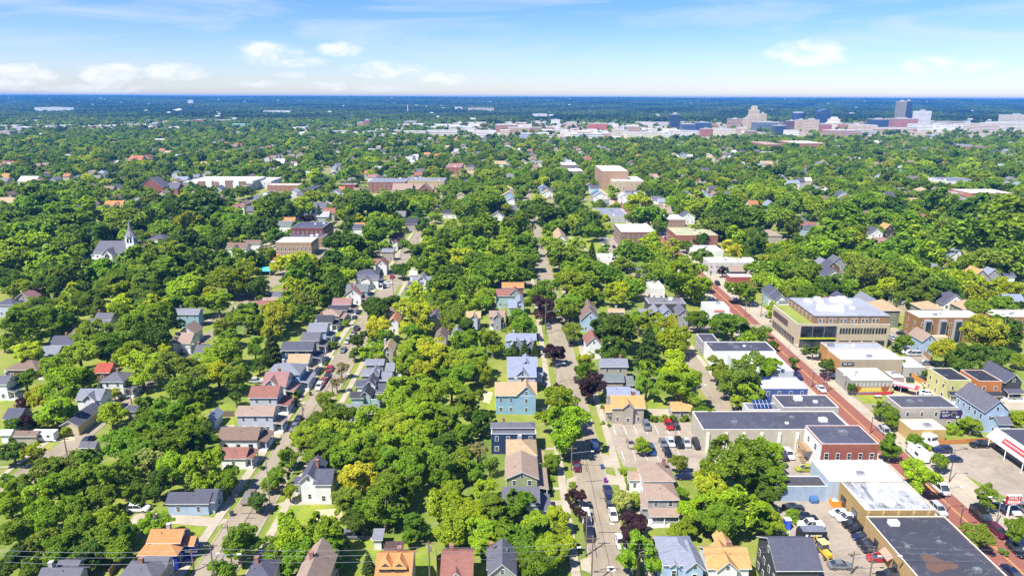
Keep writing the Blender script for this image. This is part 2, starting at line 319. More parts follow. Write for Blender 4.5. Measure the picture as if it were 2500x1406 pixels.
# ---------------------------------------------------------------- tree shapes (unit crowns: radius 1 round the origin)
def crown_mesh(name,seed,nl,nleaf,ls,sy=.95,mat='leaf',big=7,rb=(.36,.56),rs=(.13,.25)):
    """leaf clumps on boughs: a few big uneven boughs, each carrying smaller clumps, each clump a shell of leaves"""
    r=np.random.RandomState(seed); B=[];A=[]
    for i in range(big):
        th=6.283*(i+r.uniform(-.3,.3))/big*2.4; zz=r.uniform(-.62,.6); k=r.uniform(.38,.66)*math.sqrt(max(.2,1-zz*zz)); A.append((k*math.cos(th),k*math.sin(th),zz*sy)); B.append(r.uniform(*rb))
    A.append((r.uniform(-.12,.12),r.uniform(-.12,.12),.28*sy)); B.append(rb[1]*1.05)
    A=np.array(A);B=np.array(B); c=[];rad=[]
    for i in range(nl):
        j=r.randint(len(A)); d=r.normal(size=3); d[2]=abs(d[2])*.9-.25; d/=np.linalg.norm(d); c.append(A[j]+d*B[j]*r.uniform(.72,1.02)); rad.append(r.uniform(*rs))
    c=np.array(list(c)+list(A)); rad=np.array(rad+list(B*.8)); nl=len(c)
    pr=rad**2; pr[-len(A):]*=.35; pr/=pr.sum()
    n0=int(nleaf*2.6); li=r.choice(nl,n0,p=pr); d=r.normal(size=(n0,3)); d[:,2]+=.3; d/=np.linalg.norm(d,axis=1)[:,None]
    p=c[li]+d*(rad[li]*r.uniform(.72,1.12,n0))[:,None]
    dead=np.zeros(n0,bool)
    for i in range(nl): dead|=(li!=i)&(((p-c[i])**2).sum(1)<(rad[i]*.74)**2)
    k1,k2,k3=r.normal(size=(3,3))*3.6; gap=np.sin(p@k1+r.rand()*6)+np.sin(p@k2+r.rand()*6)+np.sin(p@k3*1.7+r.rand()*6); keep=~dead&(p[:,2]>-.95)&(gap>-1.35+.5*r.rand(n0)); p=p[keep][:nleaf]; d=d[keep][:nleaf]; n=len(p)
    nrm=d*.75+r.normal(size=(n,3))*.42+np.array([-.12,-.12,.62]); nrm/=np.linalg.norm(nrm,axis=1)[:,None]
    a=np.cross(nrm,r.normal(size=(n,3))); a/=np.linalg.norm(a,axis=1)[:,None]; b=np.cross(nrm,a)
    s=ls*r.uniform(.55,1.4,n)[:,None]; dr=nrm*s*.35
    v=np.stack([p-a*s-dr,p+b*s*.75,p+a*s-dr,p-b*s*.75],1).reshape(-1,3)
    me=bpy.data.meshes.new(name); me.from_pydata(v.tolist(),[],np.arange(4*n).reshape(n,4).tolist()); me.materials.append(M[mat]); me.update(); return me
def conifer_mesh(name,seed,nleaf,ls,mat='leaf'):
    """unit cone: base radius 1 at z=0, tip at z=2.6, drooping sprays in tiers"""
    r=np.random.RandomState(seed); n=nleaf; z=2.6*(1-np.sqrt(r.rand(n))); th=r.rand(n)*2*np.pi
    tier=.82+.18*np.cos(z*16+np.sin(th*5+seed)*1.2); rr=(1-z/2.65)*tier*(r.rand(n)**.35)*(1+.12*np.sin(th*7+z*5))
    p=np.stack([rr*np.cos(th),rr*np.sin(th),z-rr*.16],1); o=np.stack([np.cos(th),np.sin(th),-.35+r.rand(n)*.3],1)
    a=o/np.linalg.norm(o,axis=1)[:,None]; b=np.cross(a,r.normal(size=(n,3))*.5+np.array([0,0,1.])); b/=np.linalg.norm(b,axis=1)[:,None]
    s=ls*r.uniform(.6,1.3,n)[:,None]; v=np.stack([p-a*s,p+b*s*.45,p+a*s*1.1-np.array([0,0,.25])*s,p-b*s*.45],1).reshape(-1,3)
    me=bpy.data.meshes.new(name); me.from_pydata(v.tolist(),[],np.arange(4*n).reshape(n,4).tolist()); me.materials.append(M[mat]); me.update(); return me
def trunk_mesh(name,seed,conif=False):
    """unit trunk: foot at z=-1 (scaled to the ground), limbs reaching into the crown; the crown's centre is z=0"""
    r=random.Random(seed); b=MB()
    if conif: b.tube((0,0,-.4),(0,0,2.3),.07,.015,7); return b.mesh(name,[M['bark']])
    b.tube((0,0,-1.75),(0.02,.02,-1.0),.11,.08,8); b.tube((.02,.02,-1.0),(.04,0,-.1),.08,.05,7); b.tube((.04,0,-.1),(.0,.05,.6),.05,.015,6)
    for i in range(7):
        a=i*.9+r.random(); z=-.95+.16*i; e=.55+.25*r.random(); b.tube((.02,.02,z),(e*math.cos(a),e*math.sin(a),z+.55),.04,.012,5)
    return b.mesh(name,[M['bark']])
CROWN={}
CROWN['round']=[crown_mesh('crown',100+i,40,7000,.058,.9,big=7+i) for i in range(5)]
CROWN['tall']=[crown_mesh('crown',120+i,42,7000,.056,1.3,big=8) for i in range(3)]
CROWN['tuft']=[crown_mesh('crown',140+i,80,7500,.055,.95,big=9,rb=(.3,.5),rs=(.1,.19)) for i in range(4)]
CROWN['open']=[crown_mesh('crown',160+i,44,3200,.05,1.0,big=7,rb=(.25,.4),rs=(.08,.17)) for i in range(2)]
CROWN['flat']=[crown_mesh('crown',180+i,44,6000,.058,.62,big=9) for i in range(3)]
CROWN['conifer']=[conifer_mesh('crown',200+i,4200,.12) for i in range(2)]
CROWN['shrub']=[crown_mesh('foliage',220+i,18,1700,.1,.75,big=4) for i in range(2)]
TRUNK=[trunk_mesh('trunk',i) for i in range(3)]; CTRUNK=trunk_mesh('trunk',9,True)
COLS={'d':(.095,.18,.016),'m':(.168,.285,.017),'b':(.25,.37,.017),'y':(.34,.42,.02),'g':(.37,.4,.022),'o':(.2,.28,.026),'p':(.06,.028,.037),'c':(.072,.122,.025),'s':(.14,.2,.17),'l':(.29,.36,.09),'h':(.28,.3,.13)}
CNAME={'d':'dark green','m':'deep green','b':'bright green','y':'yellow-green','g':'golden green','o':'olive green','p':'purple-leaved','c':'dark conifer','s':'blue-grey spruce','l':'pale green','h':'thin greyish'}
TREES=[]   # (root, x, y, R, colour code, kind)
def jitter(c,k=.16):
    f=1+NR.uniform(-k,k); return tuple(max(.004,c[i]*f*(1+NR.uniform(-.08,.08))) for i in range(3))
def add_tree(x,y,R,c='m',kind=None,zk=1.08,vs=.9):
    if kind is None:
        if c in 'cs': kind='conifer'
        else: kind=NR.choice(['round','round','tall','tuft','flat' if R>5 else 'round'])
    if kind=='conifer':
        r=empty('conifer_tree',(x,y,0)); sc=R
        o=put('crown',CROWN['conifer'][NR.randint(2)],r,jitter(COLS[c]),(0,0,.4*R),NR.rand()*6.3,(sc,sc,sc*NR.uniform(1.0,1.25))); put('trunk',CTRUNK,r,None,(0,0,.4*R),0,(sc,sc,sc))
    elif kind=='shrub':
        r=empty('shrub',(x,y,0)); put('foliage',CROWN['shrub'][NR.randint(2)],r,jitter(COLS[c]),(0,0,R*.55),NR.rand()*6.3,(R,R,R*.85)); put('stem',TRUNK[0],r,None,(0,0,R*.55),0,(R,R,R*.3))
    else:
        r=empty('purple_leaf_tree' if c=='p' else 'deciduous_tree',(x,y,0)); zc=R*zk+.8; a=NR.rand()*6.3
        L=CROWN[kind]; sz=R*vs*NR.uniform(.92,1.1); k=R*(1.03 if y<260 else .97)
        put('crown',L[NR.randint(len(L))],r,jitter(COLS[c]),(0,0,zc),a,(k*NR.uniform(.9,1.08),k*NR.uniform(.9,1.08),sz)).rotation_euler=(NR.uniform(-.22,.22),NR.uniform(-.22,.22),a); put('trunk',TRUNK[NR.randint(3)],r,None,(0,0,zc),a,(R,R,zc/1.75))
    TREES.append((r,x,y,R,c,kind)); return r
def px_tree(cr,x,y,wd,c='m',kind=None):
    """x,y the crown's middle in the photo, wd its width"""
    u,v=px(cr,x,y); k=1. if cr=='O' else 1/3.90625; wp=wd*k; R=4.
    for _ in range(8):
        z={'conifer':1.3*R,'shrub':.5*R}.get(kind if kind else ('conifer' if c in 'cs' else ''),1.08*R+.8)
        X,Y=P(u,v,z); dist=np.array([X,Y,z-H]).dot(FW); R=wp/2*dist/F
    return add_tree(X,Y,R,c,kind,1.08 if cr[0]!='C' else .95,{'C':.74,'B':.86}.get(cr[0],.92))
# ---------------------------------------------------------------- buildings
FOOT=[]       # (x0,x1,y0,y1) of everything built, to keep trees off
MARKS=[]      # (short name, x, y) landmarks the tree labels refer to
def _win(name,mats):
    b=MB(); b.box(-.5,.5,-.05,.0,-.5,.5,0); g=-.056
    for z0,z1 in((-.42,-.02),(.03,.42)): b.poly([(-.4,g,z0),(.4,g,z0),(.4,g,z1),(-.4,g,z1)],1)
    return b.mesh(name,mats)
WIN=_win('window',[M['trim'],M['glass']]); WIND=_win('window',[M['dark_trim'],M['glass']])
def _door():
    b=MB(); b.box(-.55,.55,-.05,0,0,2.15,0); b.box(-.43,.43,-.07,-.05,.05,2.05,1); return b.mesh('door',[M['trim'],M['wood']])
DOOR=_door()
def solve(f,lo,hi):
    """f decreasing in its argument"""
    for _ in range(40):
        m=(lo+hi)/2
        if f(m)>0: lo=m
        else: hi=m
    return (lo+hi)/2
def vol(cr,v):
    t,x1,x2,ye,yr,hw=v[:6]; D=v[6] if len(v)>6 and v[6] else None; fx=v[7] if len(v)>7 else 0
    X0,Y0=G(cr,x1,ye,hw); X1,_=G(cr,x2,ye,hw); xm=(X0+X1)/2; _,vr=px(cr,0,yr); W=X1-X0
    pit={'x':.62,'h':.5,'s':.22}.get(t,.6); rise=0
    if t in 'xhs':
        q=.5 if t!='s' else 1.
        if D is None: D=min(20.,max(3.,solve(lambda d:PV(xm,Y0+d*q,hw+pit*d*q)[1]-vr,2,30)))
        rise=pit*D*q
    elif t=='y':
        rise=min(.95*W/2,max(.22*W,solve(lambda r:PV(xm,Y0,hw+r)[1]-vr,.3,12))); D=D or 9.
    elif t=='f':
        if D is None: D=max(2.,solve(lambda d:PV(xm,Y0+d,hw)[1]-vr,1,90))
    Y0-=fx; D+=fx
    return dict(t=t,x0=X0,x1=X1,y0=Y0,y1=Y0+D,hw=hw,r=rise)
def roof_geo(rb,wb,v,ox,oy,oh=.4):
    x0,x1,y0,y1,h,r,t=v['x0']-ox,v['x1']-ox,v['y0']-oy,v['y1']-oy,v['hw'],v['r'],v['t']; th=.16
    a0,a1,b0,b1=x0+oh,x1-oh,y0+oh,y1-oh
    if t=='f':
        wb.box(x0,x1,y0,y1,0,h-.35); p=.22; z=h+.0
        # parapet ring
        for q in((x0,x1,y0,y0+p),(x0,x1,y1-p,y1),(x0,x0+p,y0+p,y1-p),(x1-p,x1,y0+p,y1-p)): wb.box(q[0],q[1],q[2],q[3],h-.35,z+.25,0,1)
        rb.box(x0+p,x1-p,y0+p,y1-p,h-.33,z,0); return
    wb.prism([(a0,b0),(a1,b0),(a1,b1),(a0,b1)],0,h-.05)
    if t=='s':
        rb.slab([(x0,y0,h+.1),(x1,y0,h+.1),(x1,y1,h+r+.1),(x0,y1,h+r+.1)],th,0,1)
        for x in(a0,a1): wb.poly([(x,b0,h-.05),(x,b1,h-.05),(x,b1,h+r*.93)])
        wb.poly([(a0,b1,h-.05),(a1,b1,h-.05),(a1,b1,h+r*.93),(a0,b1,h+r*.93)]); return
    if t=='x':
        ym=(y0+y1)/2
        rb.slab([(x0,y0,h+.1),(x1,y0,h+.1),(x1,ym,h+r+.1),(x0,ym,h+r+.1)],th,0,1); rb.slab([(x1,y1,h+.1),(x0,y1,h+.1),(x0,ym,h+r+.1),(x1,ym,h+r+.1)],th,0,1)
        k=r*(ym-b0)/(ym-y0)
        for x in(a0,a1): wb.poly([(x,b0,h-.05),(x,b1,h-.05),(x,ym,h+k)])
    elif t=='y':
        xm=(x0+x1)/2
        rb.slab([(x0,y1,h+.1),(x0,y0,h+.1),(xm,y0,h+r+.1),(xm,y1,h+r+.1)],th,0,1); rb.slab([(x1,y0,h+.1),(x1,y1,h+.1),(xm,y1,h+r+.1),(xm,y0,h+r+.1)],th,0,1)
        k=r*(xm-a0)/(xm-x0)
        for y in(b0,b1): wb.poly([(a0,y,h-.05),(a1,y,h-.05),(xm,y,h+k)])
    elif t=='h':
        W,D=x1-x0,y1-y0; s=min(W,D)/2; z=h+r+.1; e=h+.1
        if W>=D: A,B=(x0+s,(y0+y1)/2,z),(x1-s,(y0+y1)/2,z)
        else: A,B=((x0+x1)/2,y0+s,z),((x0+x1)/2,y1-s,z)
        c=[(x0,y0,e),(x1,y0,e),(x1,y1,e),(x0,y1,e)]
        if W>=D: fs=[[c[0],c[1],B,A],[c[1],c[2],B],[c[2],c[3],A,B],[c[3],c[0],A]]
        else: fs=[[c[0],c[1],A],[c[1],c[2],B,A],[c[2],c[3],B],[c[3],c[0],A,B]]
        for q in fs: rb.poly(q,0)
        lo=[(p[0],p[1],p[2]-th) for p in c]; rb.faces(c+lo,[(i,i+4,(i+1)%4+4,(i+1)%4) for i in range(4)],1); rb.poly(lo[::-1],1)
def inside(vs,x,y,skip=None,z=0):
    for w in vs:
        if w is skip: continue
        if w['x0']-.1<x<w['x1']+.1 and w['y0']-.1<y<w['y1']+.1 and z<w['hw']+.3: return True
    return False
def put_win(root,x,y,z,face,w,h,mesh=None):
    rz={'F':0,'R':math.pi/2,'L':-math.pi/2,'B':math.pi}[face]
    put('window',mesh or WIN,root,None,(x,y,z),rz,(w,1,h))
def fill_windows(root,vs,v,ox,oy,face,fl=2.8,gap=2.7,w=.95,h=1.35,mesh=None,oh=.4,z0=1.55):
    oh=0 if v['t']=='f' else oh
    x0,x1,y0,y1=v['x0']+oh,v['x1']-oh,v['y0']+oh,v['y1']-oh
    L=(x1-x0) if face in 'FB' else (y1-y0); n=max(1,int((L-.6)/gap)); ns=max(1,int((v['hw']+.2)/fl))
    for s in range(ns):
        z=z0+s*fl
        if z+h/2>v['hw']-.15: continue
        for i in range(n):
            k=(i+.5)/n
            if face=='F': x,y=x0+L*k,y0
            elif face=='R': x,y=x1,y0+L*k
            else: x,y=x0,y1-L*k
            ex,ey={'F':(0,-.5),'R':(.5,0),'L':(-.5,0)}[face]
            if inside(vs,x+ex,y+ey,v,z): continue
            put_win(root,x-ox,y-oy,z,face,w*random.choice((1,1,1,1.15,.85)),h,mesh)
    if v['t']=='y' and face=='F' and v['r']>1.3 and not inside(vs,(x0+x1)/2,y0-.5,v,v['hw']): put_win(root,(x0+x1)/2-ox,y0-oy,v['hw']+v['r']*.3,'F',.8,min(1.2,v['r']*.42),mesh)
    if v['t']=='x' and face in 'RL' and v['r']>1.3:
        x=x1 if face=='R' else x0
        if not inside(vs,x+(.5 if face=='R' else -.5),(y0+y1)/2,v,v['hw']): put_win(root,x-ox,(y0+y1)/2-oy,v['hw']+v['r']*.3,face,.8,min(1.2,v['r']*.42),mesh)
def house(name,label,wallc,roofc,cr,vols,porch='',chim=None,wm='siding',rm='shingle',cat=None,win='FRL',dark=False,units=0,gap=2.7,trim=None,fl=2.8,w=.95,h=1.35,group=None):
    vs=[v if isinstance(v,dict) else vol(cr,v) for v in vols]
    rk=.9 if max(roofc)>=.6 else .55 if max(roofc)-min(roofc)<.09 else .8; roofc=tuple(c*rk for c in roofc); wallc=tuple(c*(.75 if max(wallc)-min(wallc)>.03 or max(wallc)<.6 else .92) for c in wallc)
    if max(roofc)<.3: roofc=(roofc[0]*.97,roofc[1]*.97,roofc[2]*1.12)
    a=vs[0]; ox,oy=(a['x0']+a['x1'])/2,(a['y0']+a['y1'])/2
    root=empty(name,(ox,oy,0)); nick,_,rest=label.partition('|'); tag(root,(nick+' '+rest).strip(),cat or name.replace('_',' '),group)
    rb,wb=MB(),MB()
    for v in vs: roof_geo(rb,wb,v,ox,oy); FOOT.append((v['x0'],v['x1'],v['y0'],v['y1'],v['hw']+v['r']))
    MARKS.append((nick,ox,oy,rest))
    tr=M[trim] if trim else (M['dark_trim'] if dark else M['trim'])
    wall=wb.build('wall',[M[wm],tr],root,wallc); roof=rb.build('roof',[M['membrane' if a['t']=='f' and rm=='shingle' else rm],tr],root,roofc)
    far=oy>520
    if win:
        for v in vs:
            for f in win:
                if f=='R' and ox>60 or f=='L' and ox<-20: continue
                if far and f!='F': continue
                fill_windows(root,vs,v,ox,oy,f,gap=gap if not far else gap*1.4,mesh=WIND if dark else WIN,fl=fl,w=w,h=h)
    if chim is None and a['t'] in 'xhy' and not far and random.random()<.45: chim=[(random.uniform(.3,.7),)]
    for c in chim or []:
        k=c[0]; cx=a['x0']+(a['x1']-a['x0'])*k; cy=(a['y0']+a['y1'])/2+.5; zt=a['hw']+a['r']+.9; b=MB(); b.box(-.35,.35,-.35,.35,-2.2,0); b.box(-.42,.42,-.42,.42,0,.12)
        b.build('chimney',M['brick'],roof,(.3,.14,.1) if random.random()<.6 else (.45,.43,.4),loc=(cx-ox,cy-oy,zt))
    if not far and a['t'] in 'xhy':
        b=MB(); q=.25+.5*random.random(); x=a['x0']+(a['x1']-a['x0'])*q-ox; y=a['y0']-oy+(a['y1']-a['y0'])*.33; z=a['hw']+a['r']*.5; b.tube((x,y,z),(x,y,z+.75),.09,.09,6)
        b.build('vent_pipe',M['metal'],roof)
    for p in porch.split():
        f=p[0]; dp=2.2; b=MB(); r2=MB(); L0,L1=((a['x0']+.4,a['x1']-.4) if f=='F' else (a['y0']+.4,a['y1']-.4)); 
        if len(p)>1: dp=float(p[1:])
        def tr_(u,q):
            if f=='F': return (u-ox,a['y0']+.4-q-oy)
            if f=='R': return (a['x1']-.4+q-ox,u-oy)
            return (a['x0']+.4-q-ox,u-oy)
        def bx(bb,u0,u1,q0,q1,z0,z1):
            A=tr_(u0,q0);B=tr_(u1,q1); bb.box(min(A[0],B[0]),max(A[0],B[0]),min(A[1],B[1]),max(A[1],B[1]),z0,z1)
        bx(b,L0,L1,.02,dp,0,.5); n=max(2,int((L1-L0)/2.6)+1)
        for i in range(n): u=L0+.1+(L1-L0-.2)*i/(n-1); bx(b,u-.09,u+.09,dp-.25,dp-.07,.5,2.75)
        bx(b,L0,L1,dp-.2,dp-.12,1.2,1.3)
        q=[tr_(L0-.2,dp+.25)+(2.8,),tr_(L1+.2,dp+.25)+(2.8,),tr_(L1+.2,-.02)+(3.35,),tr_(L0-.2,-.02)+(3.35,)]
        if f=='L': q=[q[1],q[0],q[3],q[2]]
        if f=='R': q=[q[0],q[1],q[2],q[3]]
        po=b.build('porch',[M['trim']],root); r2.slab(q,.15,0,1); r2.build('porch_roof',[M['shingle'],tr],po,roofc)
        u=(L0+L1)/2; A=tr_(u,0); put('door',DOOR,root,None,(A[0],A[1],.5),{'F':0,'R':math.pi/2,'L':-math.pi/2}[f])
    for k in range(units):
        b=MB(); s=random.uniform(.4,1.05); b.box(-s,s,-s*.7,s*.7,.0,s*.9); b.box(-s*.8,s*.8,-s*.5,s*.5,s*.9,s*1.0); b.tube((0,0,s),(0,0,s*1.15),s*.4,s*.4,12)
        v=random.choice(vs[:2]); x=random.uniform(v['x0']+2,v['x1']-2); y=random.uniform(v['y0']+2,v['y1']-2)
        b.build('rooftop_unit',M[random.choice(('metal','white_metal'))],roof,loc=(x-ox,y-oy,v['hw']+.02))
    root['_v']=0; del root['_v']
    return root,wall,roof,vs,(ox,oy)
# ---------------------------------------------------------------- flat sheets of ground
LEVEL=[.03]
def sheet(name,pts,mat,z=None,label=None):
    LEVEL[0]+=.0005; z=LEVEL[0] if z is None else z
    b=MB(); b.poly([(p[0],p[1],z) for p in pts]); 
    o=b.build(name,M[mat]); n=o.data.polygons[0].normal
    if n.z<0: o.data.flip_normals()
    o['kind']='structure'
    if label: o['label']=label; o['category']=name.replace('_',' ')
    return o
def psheet(name,cr,pts,mat,z=None,label=None): return sheet(name,[G(cr,x,y) for x,y in pts],mat,z,label)
def rsheet(name,x0,x1,y0,y1,mat,z=None,label=None): return sheet(name,[(x0,y0),(x1,y0),(x1,y1),(x0,y1)],mat,z,label)
def raised(name,x0,x1,y0,y1,z,mat,label):
    b=MB(); b.box(x0,x1,y0,y1,-.05,z); o=b.build(name,M[mat]); tag(o,label,name.replace('_',' '),kind='structure'); return o
RC=dict(G=(.2,.2,.22),LG=(.34,.36,.38),DG=(.075,.077,.09),SL=(.13,.135,.17),BR=(.22,.15,.1),TB=(.36,.265,.18),TN=(.46,.335,.2),OR=(.54,.24,.085),TO=(.59,.32,.12),RB=(.29,.125,.085),RD=(.4,.075,.045),RO=(.34,.18,.15),W=(.75,.75,.76),BK=(.04,.042,.055),BG=(.27,.31,.37),GG=(.24,.28,.25))
WC=dict(W=(.74,.74,.74),LV=(.6,.62,.72),LB=(.44,.58,.76),SB=(.3,.5,.67),GY=(.4,.4,.42),BE=(.48,.43,.36),NV=(.02,.05,.13),SG=(.38,.42,.22),CR=(.68,.58,.38),YE=(.7,.66,.27),BL=(.02,.05,.42),DK=(.07,.07,.075),TQ=(.42,.58,.58),BRN=(.22,.13,.09),RED=(.38,.09,.05),TEAL=(.02,.12,.1),ORG=(.6,.22,.07),OL=(.25,.27,.17))
def Hs(cr,label,wc,rc,vols,porch='',**k):
    wc=wc if isinstance(wc,tuple) else WC.get(wc) or RC[wc]
    return house(k.pop('name','house'),label,wc,rc if isinstance(rc,tuple) else RC[rc],cr,vols,porch,**k)
# ---- row nearest the camera
Hs('A1','pale blue bungalow|with slate roof and white door awning above the long driveway','LB','SL',[('x',1570,1990,705,590,3.),('x',1830,2050,690,560,3.)],name='bungalow',cat='house',chim=[])
r,_,_,vs,_o=Hs('A1','royal blue house|with orange shingle roofs and white sunroom windows','BL','OR',[('x',1390,1720,1080,945,4.6),('h',1300,1690,1197,1085,3.4),('x',1700,1850,1105,1010,3.2)],chim=[(.5,)],gap=2.)
Hs('A1','grey hip-roofed house|behind the overhead wires beside the blue house','GY','G',[('h',1090,1480,1450,1275,4.8),('x',1300,1580,1330,1210,4.6)],chim=[(.45,)])
Hs('A1','grey house at the lower edge|under the big woodland trees','GY','G',[('x',345,750,1425,1312,4.),('x',520,735,1330,1262,4.)],chim=[(.2,)])
Hs('A2','slate-roofed corner house|with hipped roof at the bottom of the street','W','SL',[('h',-110,165,1440,1265,4.8)],chim=[(.3,)])
Hs('A1','small grey garage|half hidden where the alley meets the woodland','BE','G',[('x',742,905,172,108,2.6)],name='garage',chim=[])
Hs('A1','white cottage with black shutters|under a mottled dark shingle roof','W','BR',[('x',2065,2455,100,-30,3.4)],'R2.4',chim=[],dark=True)
Hs('A1','small brown-roofed cottage|with white gable end behind the round tree','W','RB',[('x',2085,2345,275,162,3.)],'R1.6',name='cottage',cat='house',chim=[])
Hs('A1','old shed with green tarp door|beside the white camper trailer','BE','BR',[('x',120,345,62,20,2.4)],name='shed',chim=[],win='')
Hs('A1','white tin shed|at the far side of the camper yard','W','W',[('x',-20,100,50,5,2.4)],name='shed',chim=[],win='')
Hs('A2','white gabled farmhouse|with slate cross-gable roof above the driveway','W','SL',[('y',420,612,500,425,5.2,9.),('x',560,742,525,368,5.),('x',365,440,520,445,3.)],chim=[(.7,)])
Hs('A2','grey-brown pointed house|at the bottom edge beside the wire-strung trees','GY','TB',[('y',330,665,1560,1430,5.2,12.)],chim=[(.4,)])
r,wl,rf,vs,(ox,oy)=Hs('A2','orange-roofed house with twin dormers|below the small fenced garden','BE','OR',[('x',1140,1500,1450,1168,5.2)],chim=[(.6,)])
def dormer(r,roofc,wallc,vs,ox,oy,ks,pyr=False,w=2.2):
    v=vs[0]
    for k in ks:
        x=v['x0']+(v['x1']-v['x0'])*k-ox; y=v['y0']+(v['y1']-v['y0'])*.16-oy; z=v['hw']+v['r']*.34; b=MB(); b.prism([(x-w/2,y),(x+w/2,y),(x+w/2,y+2.6),(x-w/2,y+2.6)],z-.5,z+.9)
        b.poly([(x-w/2,y,z+.9),(x+w/2,y,z+.9),(x,y,z+1.9)]); d=b.build('dormer',M['siding'],r,wallc)
        b=MB(); A=(x,y+3.2,z+2.1); B=(x,y-.25,z+2.1)
        if pyr: B=(x,y+.9,z+2.3)
        b.slab([(x-w/2-.25,y+3,z+.85),(x-w/2-.25,y-.25,z+.85),B,A],.1); b.slab([(x+w/2+.25,y-.25,z+.85),(x+w/2+.25,y+3,z+.85),A,B],.1)
        if pyr: b.poly([(x-w/2-.25,y-.25,z+.85),(x+w/2+.25,y-.25,z+.85),B])
        b.build('dormer_roof',M['shingle'],d,roofc); put('window',WIND,d,None,(x,y-.0,z+.25),0,(w*.7,1,1.))
dormer(r,RC['OR'],WC['DK'],vs,ox,oy,(.29,.66),True,2.3)
r,wl,rf,vs,(ox,oy)=Hs('A2','red-brown-roofed house|with white front gable between two yards','W','RB',[('x',1770,2090,1440,1150,4.8),('y',1835,2020,1440,1322,4.6,5.)],chim=[(.3,)])
Hs('A2','pale grey cottage with white gable trim|below the maple clump','GY','G',[('x',2215,2420,1330,1130,4.4),('y',2225,2510,1398,1275,4.4,8.)],chim=[(.2,)])
Hs('A2','small dark garage with roof aerial|behind the twin-dormer house','BRN',(.13,.07,.06),[('x',1243,1425,1150,1072,2.8)],name='garage',chim=[])
Hs('A2','small pale blue garden shed|beside the parked grey minivan','W','LG',[('s',1120,1228,1050,972,2.5)],name='shed',chim=[],win='')
Hs('A3','navy duplex with flat black porch roof|above the tan hip-roofed house','NV','G',[('h',-170,262,-18,-75,6.),('f',-160,270,44,-12,5.4)],rm='shingle',chim=[(.3,)])
Hs('A3','tan hip-roofed house|between the navy duplex and the sage gable','W','TN',[('h',-20,283,245,93,5.6)],'R2.2',chim=[(.45,)])
Hs('A3','sage green gabled house|with brown roof facing the tall street maple','SG','TB',[('y',-30,298,470,402,5.4,10.)],'R2.4',chim=[])
Hs('A3','grey flat-fronted house|below the sage green gable with white side porch','W','G',[('x',-60,310,720,540,4.4)],'R2.6',chim=[],win='R')
Hs('A3','brown hip-roofed duplex|beside the parking lot with low carport wing','W','TB',[('h',1285,1605,490,318,5.4),('x',1150,1280,478,392,3.)],chim=[(.75,)])
Hs('A3','grey-blue duplex with tan roof|and white ground-floor porch','GY','TB',[('h',1330,1645,667,518,5.4),('x',1275,1390,748,595,3.)],'F2.2',chim=[])
Hs('A3','pale blue victorian|with light grey mottled roof and several gables','LB',(.4,.43,.48),[('h',1480,1850,1290,1048,6.),('y',1690,1890,1345,1262,5.8,7.),('y',1545,1640,1310,1270,5.8,4.)],chim=[])
Hs('A3','orange-tan gabled house|beside the dark modern house','W','TO',[('x',1900,2330,1325,1118,4.8),('y',1990,2215,1352,1255,4.8,7.),('y',2030,2185,1180,1035,4.4,6.)],chim=[(.6,)])
Hs('A4','dark grey modern house|with white-framed windows beside the excavator','DK','SL',[('x',135,590,1345,1028,6.8)],chim=[],gap=2.1)
# ---- far left of the photo, alley row
Hs('B1','white house with tall chimney|stepping down under a grey roof','W','G',[('x',890,1060,160,93,5.),('x',800,1035,215,150,3.4)],chim=[(.1,)])
Hs('B1','long sky blue house|with outside stair at its gable end','SB','LG',[('x',1590,1895,110,52,5.4)],chim=[(.35,)])
Hs('B1','brown-roofed terrace house|between the alley and the big dark maple','W','TB',[('y',1690,1855,300,225,4.,8.),('x',1630,1815,385,280,4.)],'F1.8')
Hs('B1','low slate house|in deep shade on the woodland edge','BRN','SL',[('x',440,690,405,310,3.2)])
Hs('B1','brown-roofed bungalow|in the trees behind the slate house','BE','BR',[('x',605,758,302,238,3.)],name='bungalow',cat='house')
Hs('B1','light grey-roofed house|with blue gable end in the woodland','LB','LG',[('x',305,545,498,410,3.4)])
Hs('B1','dark brown hip-roofed house|with deep eaves at the wooded corner','BRN','BR',[('h',38,352,640,525,3.4)],'R2.2',chim=[])
Hs('B1','white two-storey house|cut by the photo edge beside a small lawn','W','G',[('x',-160,62,780,690,5.2)],'R2.')
Hs('B1','red-roofed cottage|glimpsed between dark crowns','BRN','RD',[('x',885,1042,668,570,3.)],name='cottage',cat='house')
Hs('B1','white foursquare house|with grey pyramid roof and side porch','W','G',[('h',950,1172,752,655,5.4)],'R2.6',chim=[(.5,)])
Hs('B1','white L-shaped house|behind the blue spruce','W','LG',[('x',712,960,925,815,5.),('y',775,905,935,860,5.,6.)])
Hs('B1','yellow garage|with slate roof at the alley bend','CR','SL',[('y',560,748,1175,1126,2.9,12.)],name='garage',chim=[],win='')
Hs('B1','slate house behind the plum tree|with low eaves','GY','SL',[('x',15,180,1110,1000,4.)])
Hs('B1','grey alley house|beside the bright alley elbow','W','G',[('x',1835,1990,500,400,3.4)],chim=[(.1,)])
Hs('B1','tiny slate garage|below the leaning alley pole','GY','SL',[('x',1195,1300,1035,975,2.6)],name='garage',chim=[],win='')
Hs('B1','lavender house with slate roof|at the photo edge near a clipped hedge','LV','SL',[('h',-60,130,20,-42,5.2)],'R2.')
Hs('B1','tan gabled house with brown roof|behind the lavender house','BE','RO',[('y',130,300,-35,-95,5.4,11.)])
Hs('B1','small pale gabled garage|beside the fenced backyard','LB','BG',[('y',1935,2055,1130,1075,2.6,6.)],name='garage',chim=[],win='')
